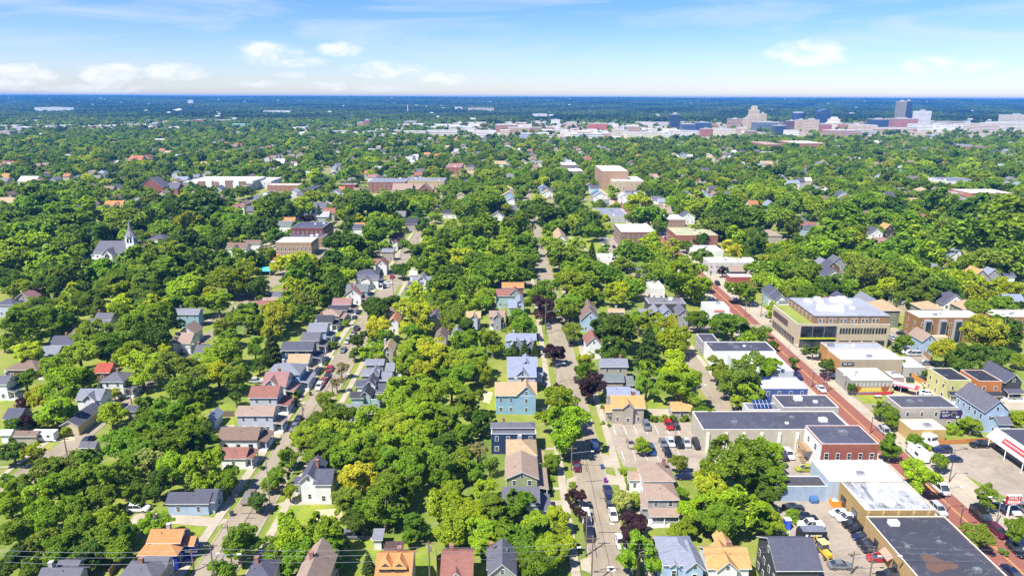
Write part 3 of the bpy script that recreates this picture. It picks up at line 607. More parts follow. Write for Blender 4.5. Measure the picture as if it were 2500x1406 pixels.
# ---- west side of the left street, near to far
Hs('B2','lavender house with tan roof|and wooden front deck on the left street','LV','TB',[('x',-180,185,1075,978,5.4)],'R2.4',chim=[])
Hs('B2','pale house with orange-brown roof|and enclosed brown porch','LV','RB',[('x',-60,222,905,788,5.4)],'R3.',chim=[])
Hs('B2','rose-roofed gabled house|with white gable and red chimney','W','RO',[('x',70,305,795,655,4.6),('y',80,235,800,728,4.6,6.)],'R2.4',chim=[(.55,)])
Hs('B2','light blue foursquare|with grey hip roof and red porch posts','SB','LG',[('h',110,440,682,570,5.6)],'R2.6',chim=[(.4,)])
Hs('B2','white house with tan roof|next to the navy porch house','W','TN',[('x',310,520,575,485,4.8)],'R2.',chim=[])
Hs('B2','navy house|with white-posted front porch','NV','SL',[('x',250,560,455,367,5.6)],'R3.',chim=[])
Hs('B2','grey house with dark side porch|uphill of the navy house','GY','G',[('x',440,622,360,275,5.)],'R2.4')
Hs('B2','pale blue-trimmed house|under a light grey gable roof','LB','LG',[('x',505,692,272,190,5.2)],'R2.',chim=[(.35,)])
Hs('B2','charcoal-roofed house|with white side porch and clipped shrubs','W','DG',[('x',572,748,187,115,4.)],'R2.',chim=[(.3,)])
Hs('B2','tan domed hip-roofed house|between two charcoal roofs','BE','TB',[('h',615,815,125,58,3.8)],'R2.')
Hs('B2','black-roofed house|next uphill along the left street','GY','DG',[('x',700,890,70,20,4.4)],'R2.')
Hs('C2','brown-roofed house|with chimney beside the left street bend','BE','RO',[('x',740,925,1032,968,4.8)],'R2.',chim=[(.85,)])
Hs('C2','orange-brown gabled house|with white front gable up the left street','W','RB',[('y',855,1025,945,885,4.6,8.)],'R2.')
Hs('C2','pale teal two-storey house|with grey roof beside the white cars','TQ','GG',[('x',870,1085,905,835,5.4)],'R2.')
Hs('C2','grey steep-roofed house|with white dormer up the left street','W','G',[('x',960,1190,790,745,5.),('y',1010,1110,800,770,5.,5.)],'R2.')
Hs('C2','broad slate-roofed house|with small roof window up the left street','LV','SL',[('h',965,1180,752,692,5.)],'R2.')
Hs('C2','white gabled house with red roof|at the street corner','W','RB',[('y',1150,1270,660,600,5.,8.),('x',1132,1215,645,592,4.)])
Hs('C2','metal-roofed tan store|by the dusty corner lot','BE','LG',[('x',1215,1335,530,495,5.)],name='store',cat='store')
Hs('C2','red-roofed church hall|with white gable and little dormer','W','RB',[('x',1285,1425,405,345,5.),('y',1315,1375,450,400,4.,8.)],name='hall',cat='hall')
# ---- east side of the left street
Hs('B2','grey house with back wings|opposite the parked red cars','GY','LG',[('x',1055,1240,590,533,5.),('x',1245,1340,645,570,3.4)],chim=[(.6,)])
Hs('B2','pale grey cross-gabled house|in the tight row behind the street tree','GY','LG',[('x',1015,1195,695,630,4.8),('y',1090,1195,700,605,5.,6.),('x',1195,1310,742,655,3.4)],chim=[])
Hs('B2','slate cross-gabled house with white gable|third in the tight row','W','SL',[('x',968,1160,800,735,4.6),('y',1040,1165,800,700,4.8,6.),('x',1155,1268,850,765,3.2)],chim=[])
Hs('B2','teal cottage with dark patched roof|last in the tight row','TQ','DG',[('x',910,1050,910,845,3.8),('y',1000,1115,895,810,4.,7.),('f',1112,1195,925,870,3.)],chim=[])
Hs('B2','long grey-roofed garage|below the tight row of houses','GY','LG',[('x',860,1150,1058,965,3.2)],name='garage',chim=[],win='F')
Hs('B2','white garage with pale pyramid roof|behind the tight row','W','LG',[('h',1340,1415,655,595,2.8)],name='garage',chim=[],win='')
Hs('B2','tall tan-roofed house|hidden behind the dark street trees','BE','TN',[('y',1215,1335,465,395,5.4,8.)],chim=[(.15,)])
Hs('B2','tan gabled house with purple front|above the middle block trees','LV','TN',[('x',2018,2165,140,78,5.),('y',2050,2140,155,110,5.,5.)])
Hs('B2','brown gabled house with white balcony|by the tall pole','GY','TB',[('x',2240,2395,130,72,5.),('y',2275,2365,150,105,5.,5.)],'F1.6')
Hs('B2','cream two-storey house|with balcony between two big crowns','CR','G',[('x',1660,1735,150,100,5.4),('y',1680,1770,150,110,5.4,8.)])
Hs('B2','brown steep-gabled house|over the middle block thicket','BE','BR',[('y',1715,1842,350,275,4.4,9.)])
Hs('B2','white steep-gabled cottage|beside the brown steep gable','W','LG',[('y',1875,2000,330,262,4.,8.)],name='cottage',cat='house')
Hs('B2','blue-trimmed gabled house|with brown roof above the orange one','LB','BR',[('x',1280,1415,95,38,5.),('y',1300,1380,110,50,5.,5.)])
Hs('B2','small orange-roofed house|peeping out beside golden trees','W','OR',[('y',1275,1385,190,122,4.6,8.)])
Hs('B3','blue-grey house with red lower gables|on the middle street corner','BG','BG',[('x',0,275,355,288,4.8),('y',20,145,410,335,3.6,5.),('y',160,275,412,345,3.4,4.)],chim=[(.2,)])
Hs('B3','large lavender house with grey roofs|beside the lawn on the middle street','LV','BG',[('x',-10,285,605,512,5.6),('y',118,230,600,462,5.8,7.),('x',-10,275,705,582,5.6),('y',65,215,705,608,5.6,6.)],'R2.',chim=[])
Hs('B3','sky blue house with tan roof|and bay window on the middle street','SB','TN',[('x',-128,280,885,752,5.8),('y',72,280,890,790,5.8,6.)],'',chim=[(.5,)])
Hs('B3','grey two-storey house|behind the purple street maple','BE','LG',[('x',873,1152,610,528,5.6)],chim=[(.75,)])
Hs('B3','green-grey-roofed house|next to the grey two-storey house','BE','GG',[('x',903,1115,752,672,4.6),('x',1112,1208,785,695,3.2)],chim=[])
Hs('B3','blue-grey-roofed house|behind the orange gabled house','GY','BG',[('x',948,1178,880,798,4.8),('x',1175,1262,880,815,3.4)],chim=[])
Hs('B3','beige house with orange-tan roof|and dark central gable by the parking lot','BE','TO',[('x',988,1315,1005,882,4.8),('y',1090,1215,1010,922,5.,5.),('x',928,1000,1040,968,3.)],chim=[(.72,)])
Hs('B3','beige garage with orange roof|at the end of its driveway','BE','TO',[('x',1560,1772,1030,940,2.8)],name='garage',chim=[])
Hs('B3','tall house with red-brown roof|half behind the big dark tree','W','RB',[('y',740,905,400,262,5.2,9.)],chim=[])
Hs('B3','blue house with brown gables|beyond the big dark tree','LB','BR',[('y',700,860,85,20,5.2,9.),('y',690,888,165,70,4.8,8.)],chim=[])
Hs('B3','pale blue double-gabled house|below the long dark brick building','LB','LG',[('y',1382,1480,110,18,6.,9.),('y',1460,1590,120,55,5.6,8.),('x',1250,1400,110,55,4.)],chim=[])
Hs('B3','narrow grey gabled house|beside the alley pole','GY','G',[('y',1628,1735,110,30,5.6,9.)],chim=[])
Hs('B3','small tan-roofed house|just showing above the yellow-green trees','BE','TN',[('x',955,1118,90,52,4.)],chim=[(.5,)])
Hs('B2','little blue roofed back house|beside the cedar hedge','LB','BG',[('x',2395,2500,360,300,4.)],chim=[])
Hs('C2','turquoise house with rusty roof|beside the purple plum','TQ','RB',[('x',2300,2480,950,880,5.2),('y',2420,2560,950,870,5.2,6.)],chim=[])
Hs('C3','house with bright orange roof|behind the turquoise house','BRN','OR',[('x',-60,155,870,818,4.8)],chim=[])
Hs('C3','pale blue gabled house|over the driveway by the plum tree','LB','BG',[('y',75,162,1025,955,5.4,8.),('x',0,90,1060,985,4.6)],chim=[])
Hs('C2','white gabled house with pale roof|across the upper left street','W','LG',[('y',1555,1650,805,742,5.,8.),('x',1505,1690,810,762,4.4)],chim=[])
Hs('C2','small white-roofed cottage|above the white gabled house','W','W',[('x',1480,1555,750,710,3.2)],name='cottage',cat='house',chim=[])
Hs('C2','slate-and-porch house|on the upper left street','GY','SL',[('x',1432,1520,925,870,4.),('x',1465,1610,860,815,4.4)],chim=[])
# ---- mid distance left
Hs('C1','orange-roofed woodland house| left of the street','CR','OR',[('x',975,1155,100,40,4.6),('y',1070,1150,95,30,5.,8.)],chim=[])
Hs('C1','white house with slate gable|beside the orange-roofed one','W','SL',[('y',915,1020,120,85,5.,9.)],chim=[])
Hs('C1','slate and orange roofed cottage|among bright crowns','GY','DG',[('x',1095,1210,180,140,4.)],chim=[])
Hs('C1','light blue house with pale roof|near the orange gable','LB','LG',[('x',1210,1320,140,105,4.6)],chim=[])
Hs('C1','slate hip-roofed house|near the church steeple','W','SL',[('h',1405,1570,410,355,4.6)],chim=[(.1,)])
Hs('C1','long brown-roofed white house|beyond the conifer row','W','BR',[('x',2150,2350,500,440,5.),('y',2190,2270,510,450,5.,8.),('x',2290,2480,450,415,5.)],chim=[])
Hs('C1','small slate house|alone in the dark woods','LV','SL',[('x',1615,1725,225,195,4.)],chim=[])
Hs('C1','white house with grey gable|in bright shrubs above the woods','W','LG',[('y',1945,2040,215,170,4.6,9.)],chim=[])
Hs('C1','grey and red roofed house|high up the far left street','W','RB',[('x',2230,2330,100,70,5.),('x',2165,2250,150,85,5.)],chim=[])
Hs('C1','big brown hip-roofed building|at the left photo edge','BE','TN',[('h',-130,165,60,8,6.)],chim=[])
Hs('C1','dark lower house with white canopy|in the left woodland','DK','DG',[('x',530,715,985,940,3.4)],chim=[])
Hs('C2','red-roofed small house|behind the school','W','OR',[('x',268,390,232,198,5.)],chim=[])
Hs('C2','green-roofed white house|left of the school','W','GG',[('x',220,355,280,235,4.6)],chim=[])
Hs('C2','blue-roofed white house|by the round dark trees','W','SL',[('x',925,1040,310,265,4.8)],chim=[])
Hs('C2','orange roof|behind the blue-roofed white house','BE','OR',[('x',960,1078,285,250,5.)],chim=[])
Hs('C2','dark-roofed tan house|with orange porch','BE','DG',[('x',1438,1560,265,205,5.)],chim=[])
Hs('C2','grey-roofed pair house|in the upper left block','GY','G',[('x',555,690,110,55,5.)],chim=[])
Hs('C2','slate-roofed row house|in front of the spruce','LV','BG',[('x',455,585,165,125,5.)],chim=[])
Hs('C2','lilac-roofed house|beside the dark plum trees','LV','SL',[('x',395,500,195,160,5.)],chim=[])
Hs('C2','long white bungalow with dark roof|on the upper middle street','W','DG',[('x',1800,1935,165,125,3.6)],name='bungalow',cat='house',chim=[])
Hs('C2','brown-roofed white house|off the upper middle street','W','G',[('y',2260,2390,195,150,4.6,9.)],chim=[])
Hs('C2','little red-roofed house|against the tall middle trees','W','RB',[('x',2395,2490,245,200,5.)],chim=[])
Hs('C2','grey alley cottage|left of the shaded lot','GY','G',[('x',165,330,960,905,3.8)],name='cottage',cat='house',chim=[])
Hs('C2','low brown-grey house|beside the shaded lot','GY','TB',[('x',70,260,1005,962,3.4)],chim=[])
Hs('C2','red-brown barn roof house|lowest beside the shaded lot','BE','RB',[('x',-10,170,1045,990,3.4)],chim=[])
Hs('C2','black roof|above the alley cottage','GY','DG',[('x',345,495,810,758,3.6)],chim=[(.5,)])
Hs('C2','brown gabled garage|beside the alley cottage','BE','RB',[('x',262,325,900,835,3.2)],name='garage',chim=[],win='')
# ---- mid distance right
Hs('C3','tan longhouse church|with steep ridge running to its white gable','W','TN',[('y',440,575,430,325,4.2,26.)],name='church_hall',cat='church',chim=[])
Hs('C3','slate house with side gable|behind the white-roofed shop','W','SL',[('y',1650,1790,195,150,5.2,9.)],chim=[])
Hs('C3','green clapboard house with brown roof|above the red brick store','TEAL','TB',[('x',2115,2290,715,660,5.)],chim=[])
Hs('C3','small grey house|left of the shopping street trees','GY','G',[('x',1225,1340,710,680,4.)],chim=[])
Hs('C3','brown-roofed far house|in yellow trees','BRN','BR',[('y',1840,1920,65,20,5.,9.)],chim=[])
Hs('C3','long grey-roofed house|behind the shopping street','GY','TB',[('x',1470,1570,160,100,5.)],chim=[])
Hs('C3','blue-grey roof with pale gable|in the trees','GY','BG',[('x',1285,1400,90,45,5.)],chim=[])
Hs('C3','white gabled far house|with small roof','W','TN',[('y',355,485,110,70,4.6,9.)],chim=[])
Hs('C4','pale grey-roofed house pair|at the edge of the right-hand woods','W','BG',[('y',35,140,95,28,5.,9.)],chim=[])
Hs('C4','grey gable|beside the pale house pair','GY','BG',[('y',150,250,80,20,5.,9.)],chim=[])
Hs('C4','red-orange-roofed house|between slate roofs','BRN','RB',[('x',375,530,285,243,4.8)],chim=[])
Hs('C4','slate hipped roof|in front of the red-orange roof','LB','SL',[('h',410,590,312,272,4.8)],chim=[])
Hs('C4','grey-roofed house|behind the red-orange roof','GY','G',[('y',350,455,245,210,4.8,8.)],chim=[])
Hs('C4','tan hipped roof|at the woods edge','BE','TB',[('h',-10,200,375,315,4.8)],chim=[])
Hs('C4','white slate-roofed house|next to the dark plum','W','SL',[('y',1030,1165,355,300,5.6,10.)],chim=[])
Hs('C4','tan-orange gabled house|above the dark plum','DK','TO',[('y',1165,1275,320,268,5.,9.)],chim=[])
Hs('C4','brown dormered house|below the dark plum','BRN','RO',[('x',1095,1210,455,390,5.4)],chim=[])
Hs('C4','tall cream gabled house|at the far right lane','CR','TB',[('y',1725,1830,470,385,6.,10.)],chim=[])
Hs('C4','grey-roofed white house|behind the orange gable','W','BG',[('y',1780,1965,590,505,5.4,10.)],chim=[])
Hs('C4','bright orange gabled house|with slate roof','ORG','SL',[('y',1655,1735,625,555,5.4,8.),('y',1725,1830,620,570,5.,8.)],chim=[])
Hs('C4','white gabled cottage with red-brown roof|below the orange house','W','RB',[('y',1730,1840,680,628,4.4,8.)],name='cottage',cat='house',chim=[])
Hs('C4','white house under pale roof|left of the red-brown cottage','W','LG',[('y',1620,1720,700,640,4.6,8.)],chim=[])
Hs('C4','orange-roofed tan house|right of the palm-like crowns','BE','TO',[('y',1990,2195,790,700,5.2,10.)],chim=[])
Hs('C4','light grey gabled house|behind the orange-roofed tan house','GY','BG',[('y',2135,2290,765,695,5.2,9.)],chim=[])
Hs('C4','dark slate house|at the right photo edge woods','W','SL',[('x',2285,2430,765,722,4.6)],chim=[])
Hs('C4','grey roofed cottage|below the orange-roofed tan house','GY','G',[('y',2030,2175,880,822,4.,8.)],name='cottage',cat='house',chim=[])
Hs('C4','white gabled house|left end of the wooded hollow','W','LG',[('y',560,655,650,580,5.,8.)],chim=[])
Hs('C4','grey steep house with dormer|in the wooded hollow','GY','G',[('y',660,810,650,582,5.4,8.)],chim=[])
Hs('C4','brown timber house with slate roof|in the wooded hollow','BRN','SL',[('y',605,755,690,625,5.2,8.)],chim=[])
Hs('C4','white cottage with dark gable roof|lowest in the wooded hollow','W','SL',[('y',605,770,770,700,4.6,8.)],name='cottage',cat='house',chim=[])
Hs('C4','pale green slate-roofed house|left of the office block','TQ','SL',[('y',60,200,945,880,5.,9.)],chim=[])
Hs('C4','white house with slate cross roof|touching the office block','W','SL',[('y',120,250,1000,935,4.6,8.),('x',160,360,1005,960,4.4)],chim=[])
Hs('C4','red-brown roof|just behind the office block','W','RB',[('y',565,720,1045,960,5.,10.)],chim=[])
Hs('C4','dark green house|with white-trimmed gables behind the office block','TEAL','SL',[('y',690,905,1055,950,5.4,10.)],chim=[],gap=2.2)
Hs('C4','white long-roofed house|first in the row behind the apartments','W','LG',[('y',975,1160,1060,968,5.,12.)],chim=[])
Hs('C4','sage apartment house with tan hip roof|behind the office block','OL','TN',[('h',1110,1335,1090,985,7.)],chim=[],name='apartment_house')
Hs('C4','cream dormered house with pale roof|in the row behind the apartments','CR','LG',[('y',1340,1590,1020,918,5.4,12.)],chim=[])
Hs('C4','second tan hip-roofed apartment house| in the row behind the apartments','OL','TN',[('h',1525,1745,1075,995,6.6)],chim=[],name='apartment_house')
Hs('C4','white gabled house with slate roof|and dormer in the row behind the apartments','W','SL',[('y',1725,1960,1030,935,5.4,12.)],chim=[])
Hs('C4','last tan hip-roofed apartment house| in the row behind the apartments','OL','TN',[('h',1930,2110,1080,990,6.6)],chim=[],name='apartment_house')
Hs('C4','slate roof|above the row behind the apartments','W','SL',[('h',2010,2180,1010,960,5.)],chim=[])
Hs('C4','grey-blue house|at the right end of the back row','GY','BG',[('x',2330,2520,1000,930,5.2)],chim=[])
# ---- right-hand houses by the brick street
Hs('B4','yellow box house|with flat dark roof and side windows','YE','BK',[('f',1775,2000,740,622,6.6)],'F2.2',rm='membrane',gap=2.6)
Hs('B4','red and orange flat-roofed house|with two-storey veranda','ORG','BK',[('f',2075,2295,750,640,6.4)],'F2.6',rm='membrane')
Hs('B4','dark slate gambrel house|with white windows at the right edge','DK','SL',[('y',2320,2500,765,660,5.2,12.)],'F2.2',gap=2.2)
Hs('B4','periwinkle gabled house|with grey roof behind the billboard','LB','G',[('y',2125,2380,1045,930,6.,13.),('x',2260,2400,1160,1080,4.)],gap=2.2)
Hs('B4','pale blue cottage|with wooden fence behind the parked vans','LB','TB',[('y',1530,1680,370,300,5.,9.)],name='cottage',cat='house')
# ---------------------------------------------------------------- shops, offices, school, church
def Fl(cr,label,wc,rc,vols,units=0,name='shop_building',cat='shop',rm='membrane',wm='stucco',**k):
    return Hs(cr,label,wc,rc,vols,'',name=name,cat=cat,rm=rm,wm=wm,units=units,chim=[],trim=k.pop('trim','trim'),**k)
def part_box(name,root,mat,col,x0,x1,y0,y1,z0,z1):
    b=MB(); b.box(x0,x1,y0,y1,z0,z1); return b.build(name,M[mat],root,col)
def canopy_text(root,name,txt,loc,size,rot,mat,ext=.02):
    c=bpy.data.curves.new(name,'FONT'); c.body=txt; c.size=size; c.extrude=ext; c.align_x='CENTER'; c.align_y='CENTER'
    tmp=bpy.data.objects.new('t',c); COL.objects.link(tmp); dg=bpy.context.evaluated_depsgraph_get(); me=bpy.data.meshes.new_from_object(tmp.evaluated_get(dg)); bpy.data.objects.remove(tmp); bpy.data.curves.remove(c)
    me.materials.clear(); me.materials.append(M[mat]); o=put(name,me,root,None,loc); o.rotation_euler=rot; return o
def scribble(root,name,x0,x1,y,z,h,mat,axis='x',seed=1):
    """lettering too small to read in the photo: a row of short strokes"""
    r=random.Random(seed); b=MB(); p=x0
    while p<x1:
        w=h*r.uniform(.35,.75); 
        if r.random()<.85:
            if axis=='x':
                b.box(p,p+w*.3,y-.03,y,z,z+h); b.box(p+w*.3,p+w*.8,y-.03,y,z+h*r.choice((0,.4,.8)),z+h*r.choice((.2,.6,1.)))
            else: b.box(y-.03,y,p,p+w*.3,z,z+h); b.box(y-.03,y,p+w*.3,p+w*.8,z+.0,z+h*.25)
        p+=w
    return b.build(name,M[mat],root)
# lower right yard
Fl('A4','white-roofed warehouse|with pale blue walls beside the brick road','GY' and (.5,.6,.7),(.82,.82,.83),[('f',640,1350,493,292,5.2),],units=2,win='')
Fl('A4','low dark-roofed annex|with blue front and small white sign over the car yard',(.4,.52,.66),(.11,.1,.1),[('f',150,630,543,442,3.6)],win='')
r,wl,rf,vs,(ox,oy)=Fl('A4','ochre brick building|with patchy worn white roof beside the orange skip',(.5,.33,.1),'W',[('f',990,1655,770,490,5.4)],units=2,rm='worn_white',wm='brick',win='')
a=vs[0]
for k in range(5): x=a['x0']+(a['x1']-a['x0'])*(k+.12)/4.6-ox; part_box('pilaster',r,'brick',(.52,.36,.13),x,x+.5,a['y0']-oy-.22,a['y0']-oy,0,5.3)
for k in range(3): put_win(r,a['x0']-ox,a['y0']-oy+4+5*k,2.,'L',2.4,2.4,WIND)
r,wl,rf,vs,(ox,oy)=Fl('A4','long dark-roofed store|with ochre side wall and rust-brown roof stain along the brick road',(.55,.36,.13),(.085,.088,.105),[('f',1470,2330,1391,828,4.6,None,16)],units=4,wm='brick',win='')
a=vs[0]; b=MB(); n=18; q=random.Random(5); cx,cy=G('A4',1680,1275,4.6); pts=[]
for i in range(n): t=2*math.pi*i/n; rr=1+.35*math.cos(3*t+.6)+.15*q.random(); pts.append((cx-ox+2.6*rr*math.cos(t),cy-oy+2.1*rr*math.sin(t),4.62))
b.poly(pts); b.build('roof_stain',M['tint'],rf,(.13,.075,.05))
for k,(c_,w_) in enumerate((((.6,.28,.2),3.2),((.45,.75,.02),2.))):
    yy=a['y1']-oy-(8 if k==0 else 25); b=MB(); b.slab([(a['x0']-ox-1.1,yy,2.5),(a['x0']-ox,yy,3.3),(a['x0']-ox,yy-w_,3.3),(a['x0']-ox-1.1,yy-w_,2.5)],.1); b.build('awning',M['tint'],r,c_)
for k in range(4): put_win(r,a['x0']-ox,a['y1']-oy-5-7*k,1.7,'L',1.6,2.2,WIND)
# strip mall at the right
r,wl,rf,vs,(ox,oy)=Fl('A4','strip mall with white slanted fascia|and red sign facing the parking lot',(.5,.42,.33),(.1,.105,.125),[('f',2515,3300,180,-10,5.,None,22)],win='')
a=vs[0]; x=a['x0']-ox; y0,y1=a['y0']-oy,a['y1']-oy; b=MB(); b.slab([(x,y0,5.5),(x,y1,5.5),(x-2.2,y1,3.1),(x-2.2,y0,3.1)],.2); b.build('fascia',M['white_metal'],r)
for k in range(6): b=MB(); yy=y0+1+(y1-y0-2)*k/5; b.tube((x-2.,yy,0),(x-2.,yy,3.1),.12,.12,8); b.build('post',M['white_metal'],r)
b=MB(); nrm=(-.6,.8); Y=0.
def fas(yy,s,off): return (x-2.2*s-.7*off,yy,5.5-2.4*s+.7*off)
Y=solve(lambda q_:PV(x+ox-1.6,q_+oy,4.2)[1]-px('A4',0,170)[1],y0,y1)
b.poly([fas(Y-5,.75,.12),fas(Y-5,.3,.12),fas(Y+4,.3,.12),fas(Y+4,.75,.12)]); sg=b.build('sign',M['tint'],r,(.5,.035,.03))
b=MB(); q=random.Random(3); p=Y+3.6
while p>Y-4.6:
    wv=q.uniform(.35,.6); b.poly([fas(p-wv,.6,.16),fas(p-wv,.46,.16),fas(p-wv*.5,.46,.16),fas(p-wv*.5,.6,.16)]); p-=wv*1.25
b.build('sign_lettering',M['white_metal'],sg)
part_box('storefront',r,'glass',None,x-.08,x,y0+1,y1-1,.3,3.2)
# complex left of the brick road
r,wl,rf,vs,(ox,oy)=Fl('B4','large grey-roofed hall|with cream pilastered side wall and roof fans',(.6,.55,.44),(.115,.12,.15),[('f',-560,860,1212,1035,6.)],units=4,win='')
a=vs[0]
for k in range(9): xx=a['x0']+1+k*4.6-ox; part_box('pilaster',r,'stucco',(.72,.69,.62),xx,xx+.7,a['y0']-oy-.35,a['y0']-oy,0,5.4)
r,wl,rf,vs,(ox,oy)=Fl('B4','red brick corner building|with white side wall, blue-grey roof and outside stair',(.4,.1,.05),(.125,.13,.165),[('f',575,1118,1350,1172,7.4)],units=1,wm='brick',gap=2.4,h=1.8)
a=vs[0]; b=MB(); b.box(a['x0']-ox-.06,a['x0']-ox-.01,a['y0']-oy,a['y1']-oy,0,7.2); b.build('side_cladding',M['stucco'],r,(.7,.7,.7))
b=MB(); x=a['x0']-ox
b.box(x-2.2,x-.1,a['y0']-oy+4,a['y0']-oy+9,3.4,3.55)
for i in range(12): b.box(x-3.3,x-2.2,a['y0']-oy+5.5-i*.45,a['y0']-oy+5.95-i*.45,3.2-i*.27,3.3-i*.27)
for yy in(4.1,8.8): b.tube((x-2.1,a['y0']-oy+yy,0),(x-2.1,a['y0']-oy+yy,4.5),.07,.07,6); 
b.box(x-2.2,x-2.12,a['y0']-oy+4,a['y0']-oy+9,4.4,4.5); b.build('outside_stair',M['wood'],r)
for k in range(2): put_win(r,x-.06,a['y0']-oy+3+4*k,5.4,'L',1.3,1.7)
r,wl,rf,vs,(ox,oy)=Fl('B4','flat dark-roofed block|with pale side wall and solar-panelled neighbour',(.55,.52,.5),(.115,.115,.135),[('f',205,735,1000,880,6.6)],units=2,win='')
r,wl,rf,vs,(ox,oy)=Fl('B4','low solar-panelled annex|wedged behind the large grey-roofed hall',(.6,.6,.6),(.3,.31,.33),[('f',-130,215,1022,955,5.)],units=1,win='')
a=vs[0]; b=MB(); b.slab([(a['x0']-ox+2,a['y0']-oy+1,5.3),(a['x1']-ox-3,a['y0']-oy+1,5.3),(a['x1']-ox-3,a['y1']-oy-1,6.6),(a['x0']-ox+2,a['y1']-oy-1,6.6)],.1); b.build('solar_panel',M['solar'],rf)
Fl('B4','blue-walled shop with white flat roof|beside the brick road',(.08,.13,.38),(.8,.8,.8),[('f',10,440,822,708,5.6)],units=1,gap=2.8)
Fl('B4','long white-roofed shop|behind the big willowy tree',(.6,.66,.72),(.78,.78,.78),[('f',-180,305,650,472,5.)],units=1,win='R')
Fl('B3','long dark-roofed shop row|with white parapet beside the alley',(.75,.75,.75),(.1,.1,.13),[('f',1950,2560,466,372,5.4)],units=4,win='')
Fl('B3','small dark flat shop|at the top of the alley',(.42,.42,.42),(.1,.1,.125),[('f',1860,2020,378,296,4.6)],units=1,win='L')
# ochre / white shops right of the brick road
Fl('B4','orange-faced shop with blue-grey roof|right of the brick road',(.55,.27,.07),(.4,.44,.52),[('f',640,1185,442,378,5.6)],units=2,wm='brick',win='')
r,wl,rf,vs,(ox,oy)=Fl('B4','cream shop with bright white roof|and small black sign on its front',(.52,.44,.3),(.84,.84,.84),[('f',750,1350,542,446,5.8)],units=2,win='')
a=vs[0]; part_box('sign',r,'dark_trim',None,a['x0']-ox+.6,a['x0']-ox+4.6,a['y0']-oy-.12,a['y0']-oy,3.9,5.); scribble(r,'sign_lettering',a['x0']-ox+1,a['x0']-ox+4.2,a['y0']-oy-.125,4.2,.5,'white_metal')
b=MB(); b.box(a['x0']-ox-.05,a['x0']-ox-.0,a['y0']-oy,a['y1']-oy,0,5.7); b.build('side_cladding',M['brick'],r,(.52,.25,.06))
Fl('B4','low blue-grey roofed shed row|behind the cream shop',(.5,.5,.5),(.5,.55,.64),[('f',1362,1560,617,515,3.2)],name='shed',cat='shed',win='')
r,wl,rf,vs,(ox,oy)=Fl('B4','white-roofed restaurant|with colourful mural wall over a little lawn',(.42,.4,.36),(.84,.84,.83),[('f',860,1255,742,622,4.6),('f',1250,1360,712,655,3.6)],units=3,win='')
a=vs[0]; b=MB(); x0,x1=a['x0']-ox,a['x1']-ox; y=a['y0']-oy-.05; q=random.Random(8); mu=[]
MUR=[(.72,.45,.06),(.55,.04,.06),(.25,.06,.28),(.75,.62,.25),(.3,.1,.04),(.5,.48,.44)]
for ci,c_ in enumerate(MUR):
    b=MB(); yy=y-.004*ci
    if ci==0: b.poly([(x0+1,yy,.9),(x1-.6,yy,1.1),(x1-.6,yy,2.6),(x0+1,yy,2.4)])
    elif ci==1: b.poly([(x0+.4,yy,.1),(x1,yy,.1),(x1,yy,1.2),((x0+x1)/2+3,yy,1.0),((x0+x1)/2,yy,.5)])
    elif ci==2:
        for k in range(9): u=x0+1.6+k*.75; b.poly([(u,yy,.25),(u+.4,yy,.2),(u+.8,yy,.95),(u+.4,yy,1.0)])
    elif ci==3:
        for k in range(10): u=x0+3.6+k*1.0; b.poly([(u,yy,1.3),(u+.35,yy,1.3),(u+.6,yy,2.2),(u+.2,yy,2.3)])
    elif ci==4:
        for u0 in (x0+1.8,x1-2.2): b.poly([(u0+1.3*math.cos(t*.5236),yy,2.3+1.25*math.sin(t*.5236)) for t in range(12)])
    else:
        for k in range(12): u=x0+1+k*1.2; b.poly([(u,yy,2.9),(u+.7,yy,2.85),(u+.9,yy,4.0),(u+.2,yy,4.1)])
    b.build('mural_patch',M['tint'],wl,c_)
Fl('B4','long flat grey-roofed block|with pale brick front behind the billboard',(.56,.5,.42),(.13,.13,.15),[('f',1330,1875,1003,885,6.)],units=2,gap=3.6,wm='brick')
Fl('B4','low white-roofed bar|with striped side wall under the billboard',(.6,.42,.15),(.75,.74,.7),[('f',1430,1760,1212,1112,3.6)],units=2,win='')
# big office block
r,wl,rf,vs,(ox,oy)=Fl('B4','three-storey cream office block|with brown top floor, green roof strip and glass corner',(.62,.52,.36),(.3,.36,.05),[('f',345,1222,205,20,9.)],name='office_building',cat='office block',win='')
a=vs[0]; x0,x1,y0,y1=a['x0']-ox,a['x1']-ox,a['y0']-oy,a['y1']-oy
up=part_box('upper_floor',r,'stucco',(.27,.15,.075),x0+6,x1-.3,y0+.5,y1-1,8.9,12.); b=MB(); b.box(x0+5.8,x1-.1,y0+.3,y1-.8,12.,12.3); b.build('upper_roof',M['membrane'],up,(.3,.32,.37))
for k in range(16):
    b=MB(); s=random.uniform(.8,1.7); xx=x0+10+(x1-x0-16)*random.random(); yy=y0+5+(y1-y0-8)*random.random(); b.box(xx-s,xx+s,yy-s*.6,yy+s*.6,12.3,12.3+s); b.box(xx-s*.7,xx-s*.3,yy-s*.3,yy+s*.3,12.3+s,12.5+s); b.build('rooftop_unit',M['white_metal'],up)
gx=x0+(x1-x0)*.42
part_box('glass_corner',r,'glass',None,x0+1.2,gx,y0-.15,y0,4.2,8.4); part_box('sill_band',r,'tint',(.45,.5,.03),x0+1.,gx,y0-.5,y0-.0,3.6,4.1); part_box('ground_glazing',r,'glass',None,x0+1.2,gx,y0-.1,y0,.3,3.2)
for k in range(4): xx=x0+1.2+(gx-x0-1.2)*k/3.; part_box('mullion',r,'metal',None,xx-.1,xx+.1,y0-.3,y0-.15,4.1,8.6)
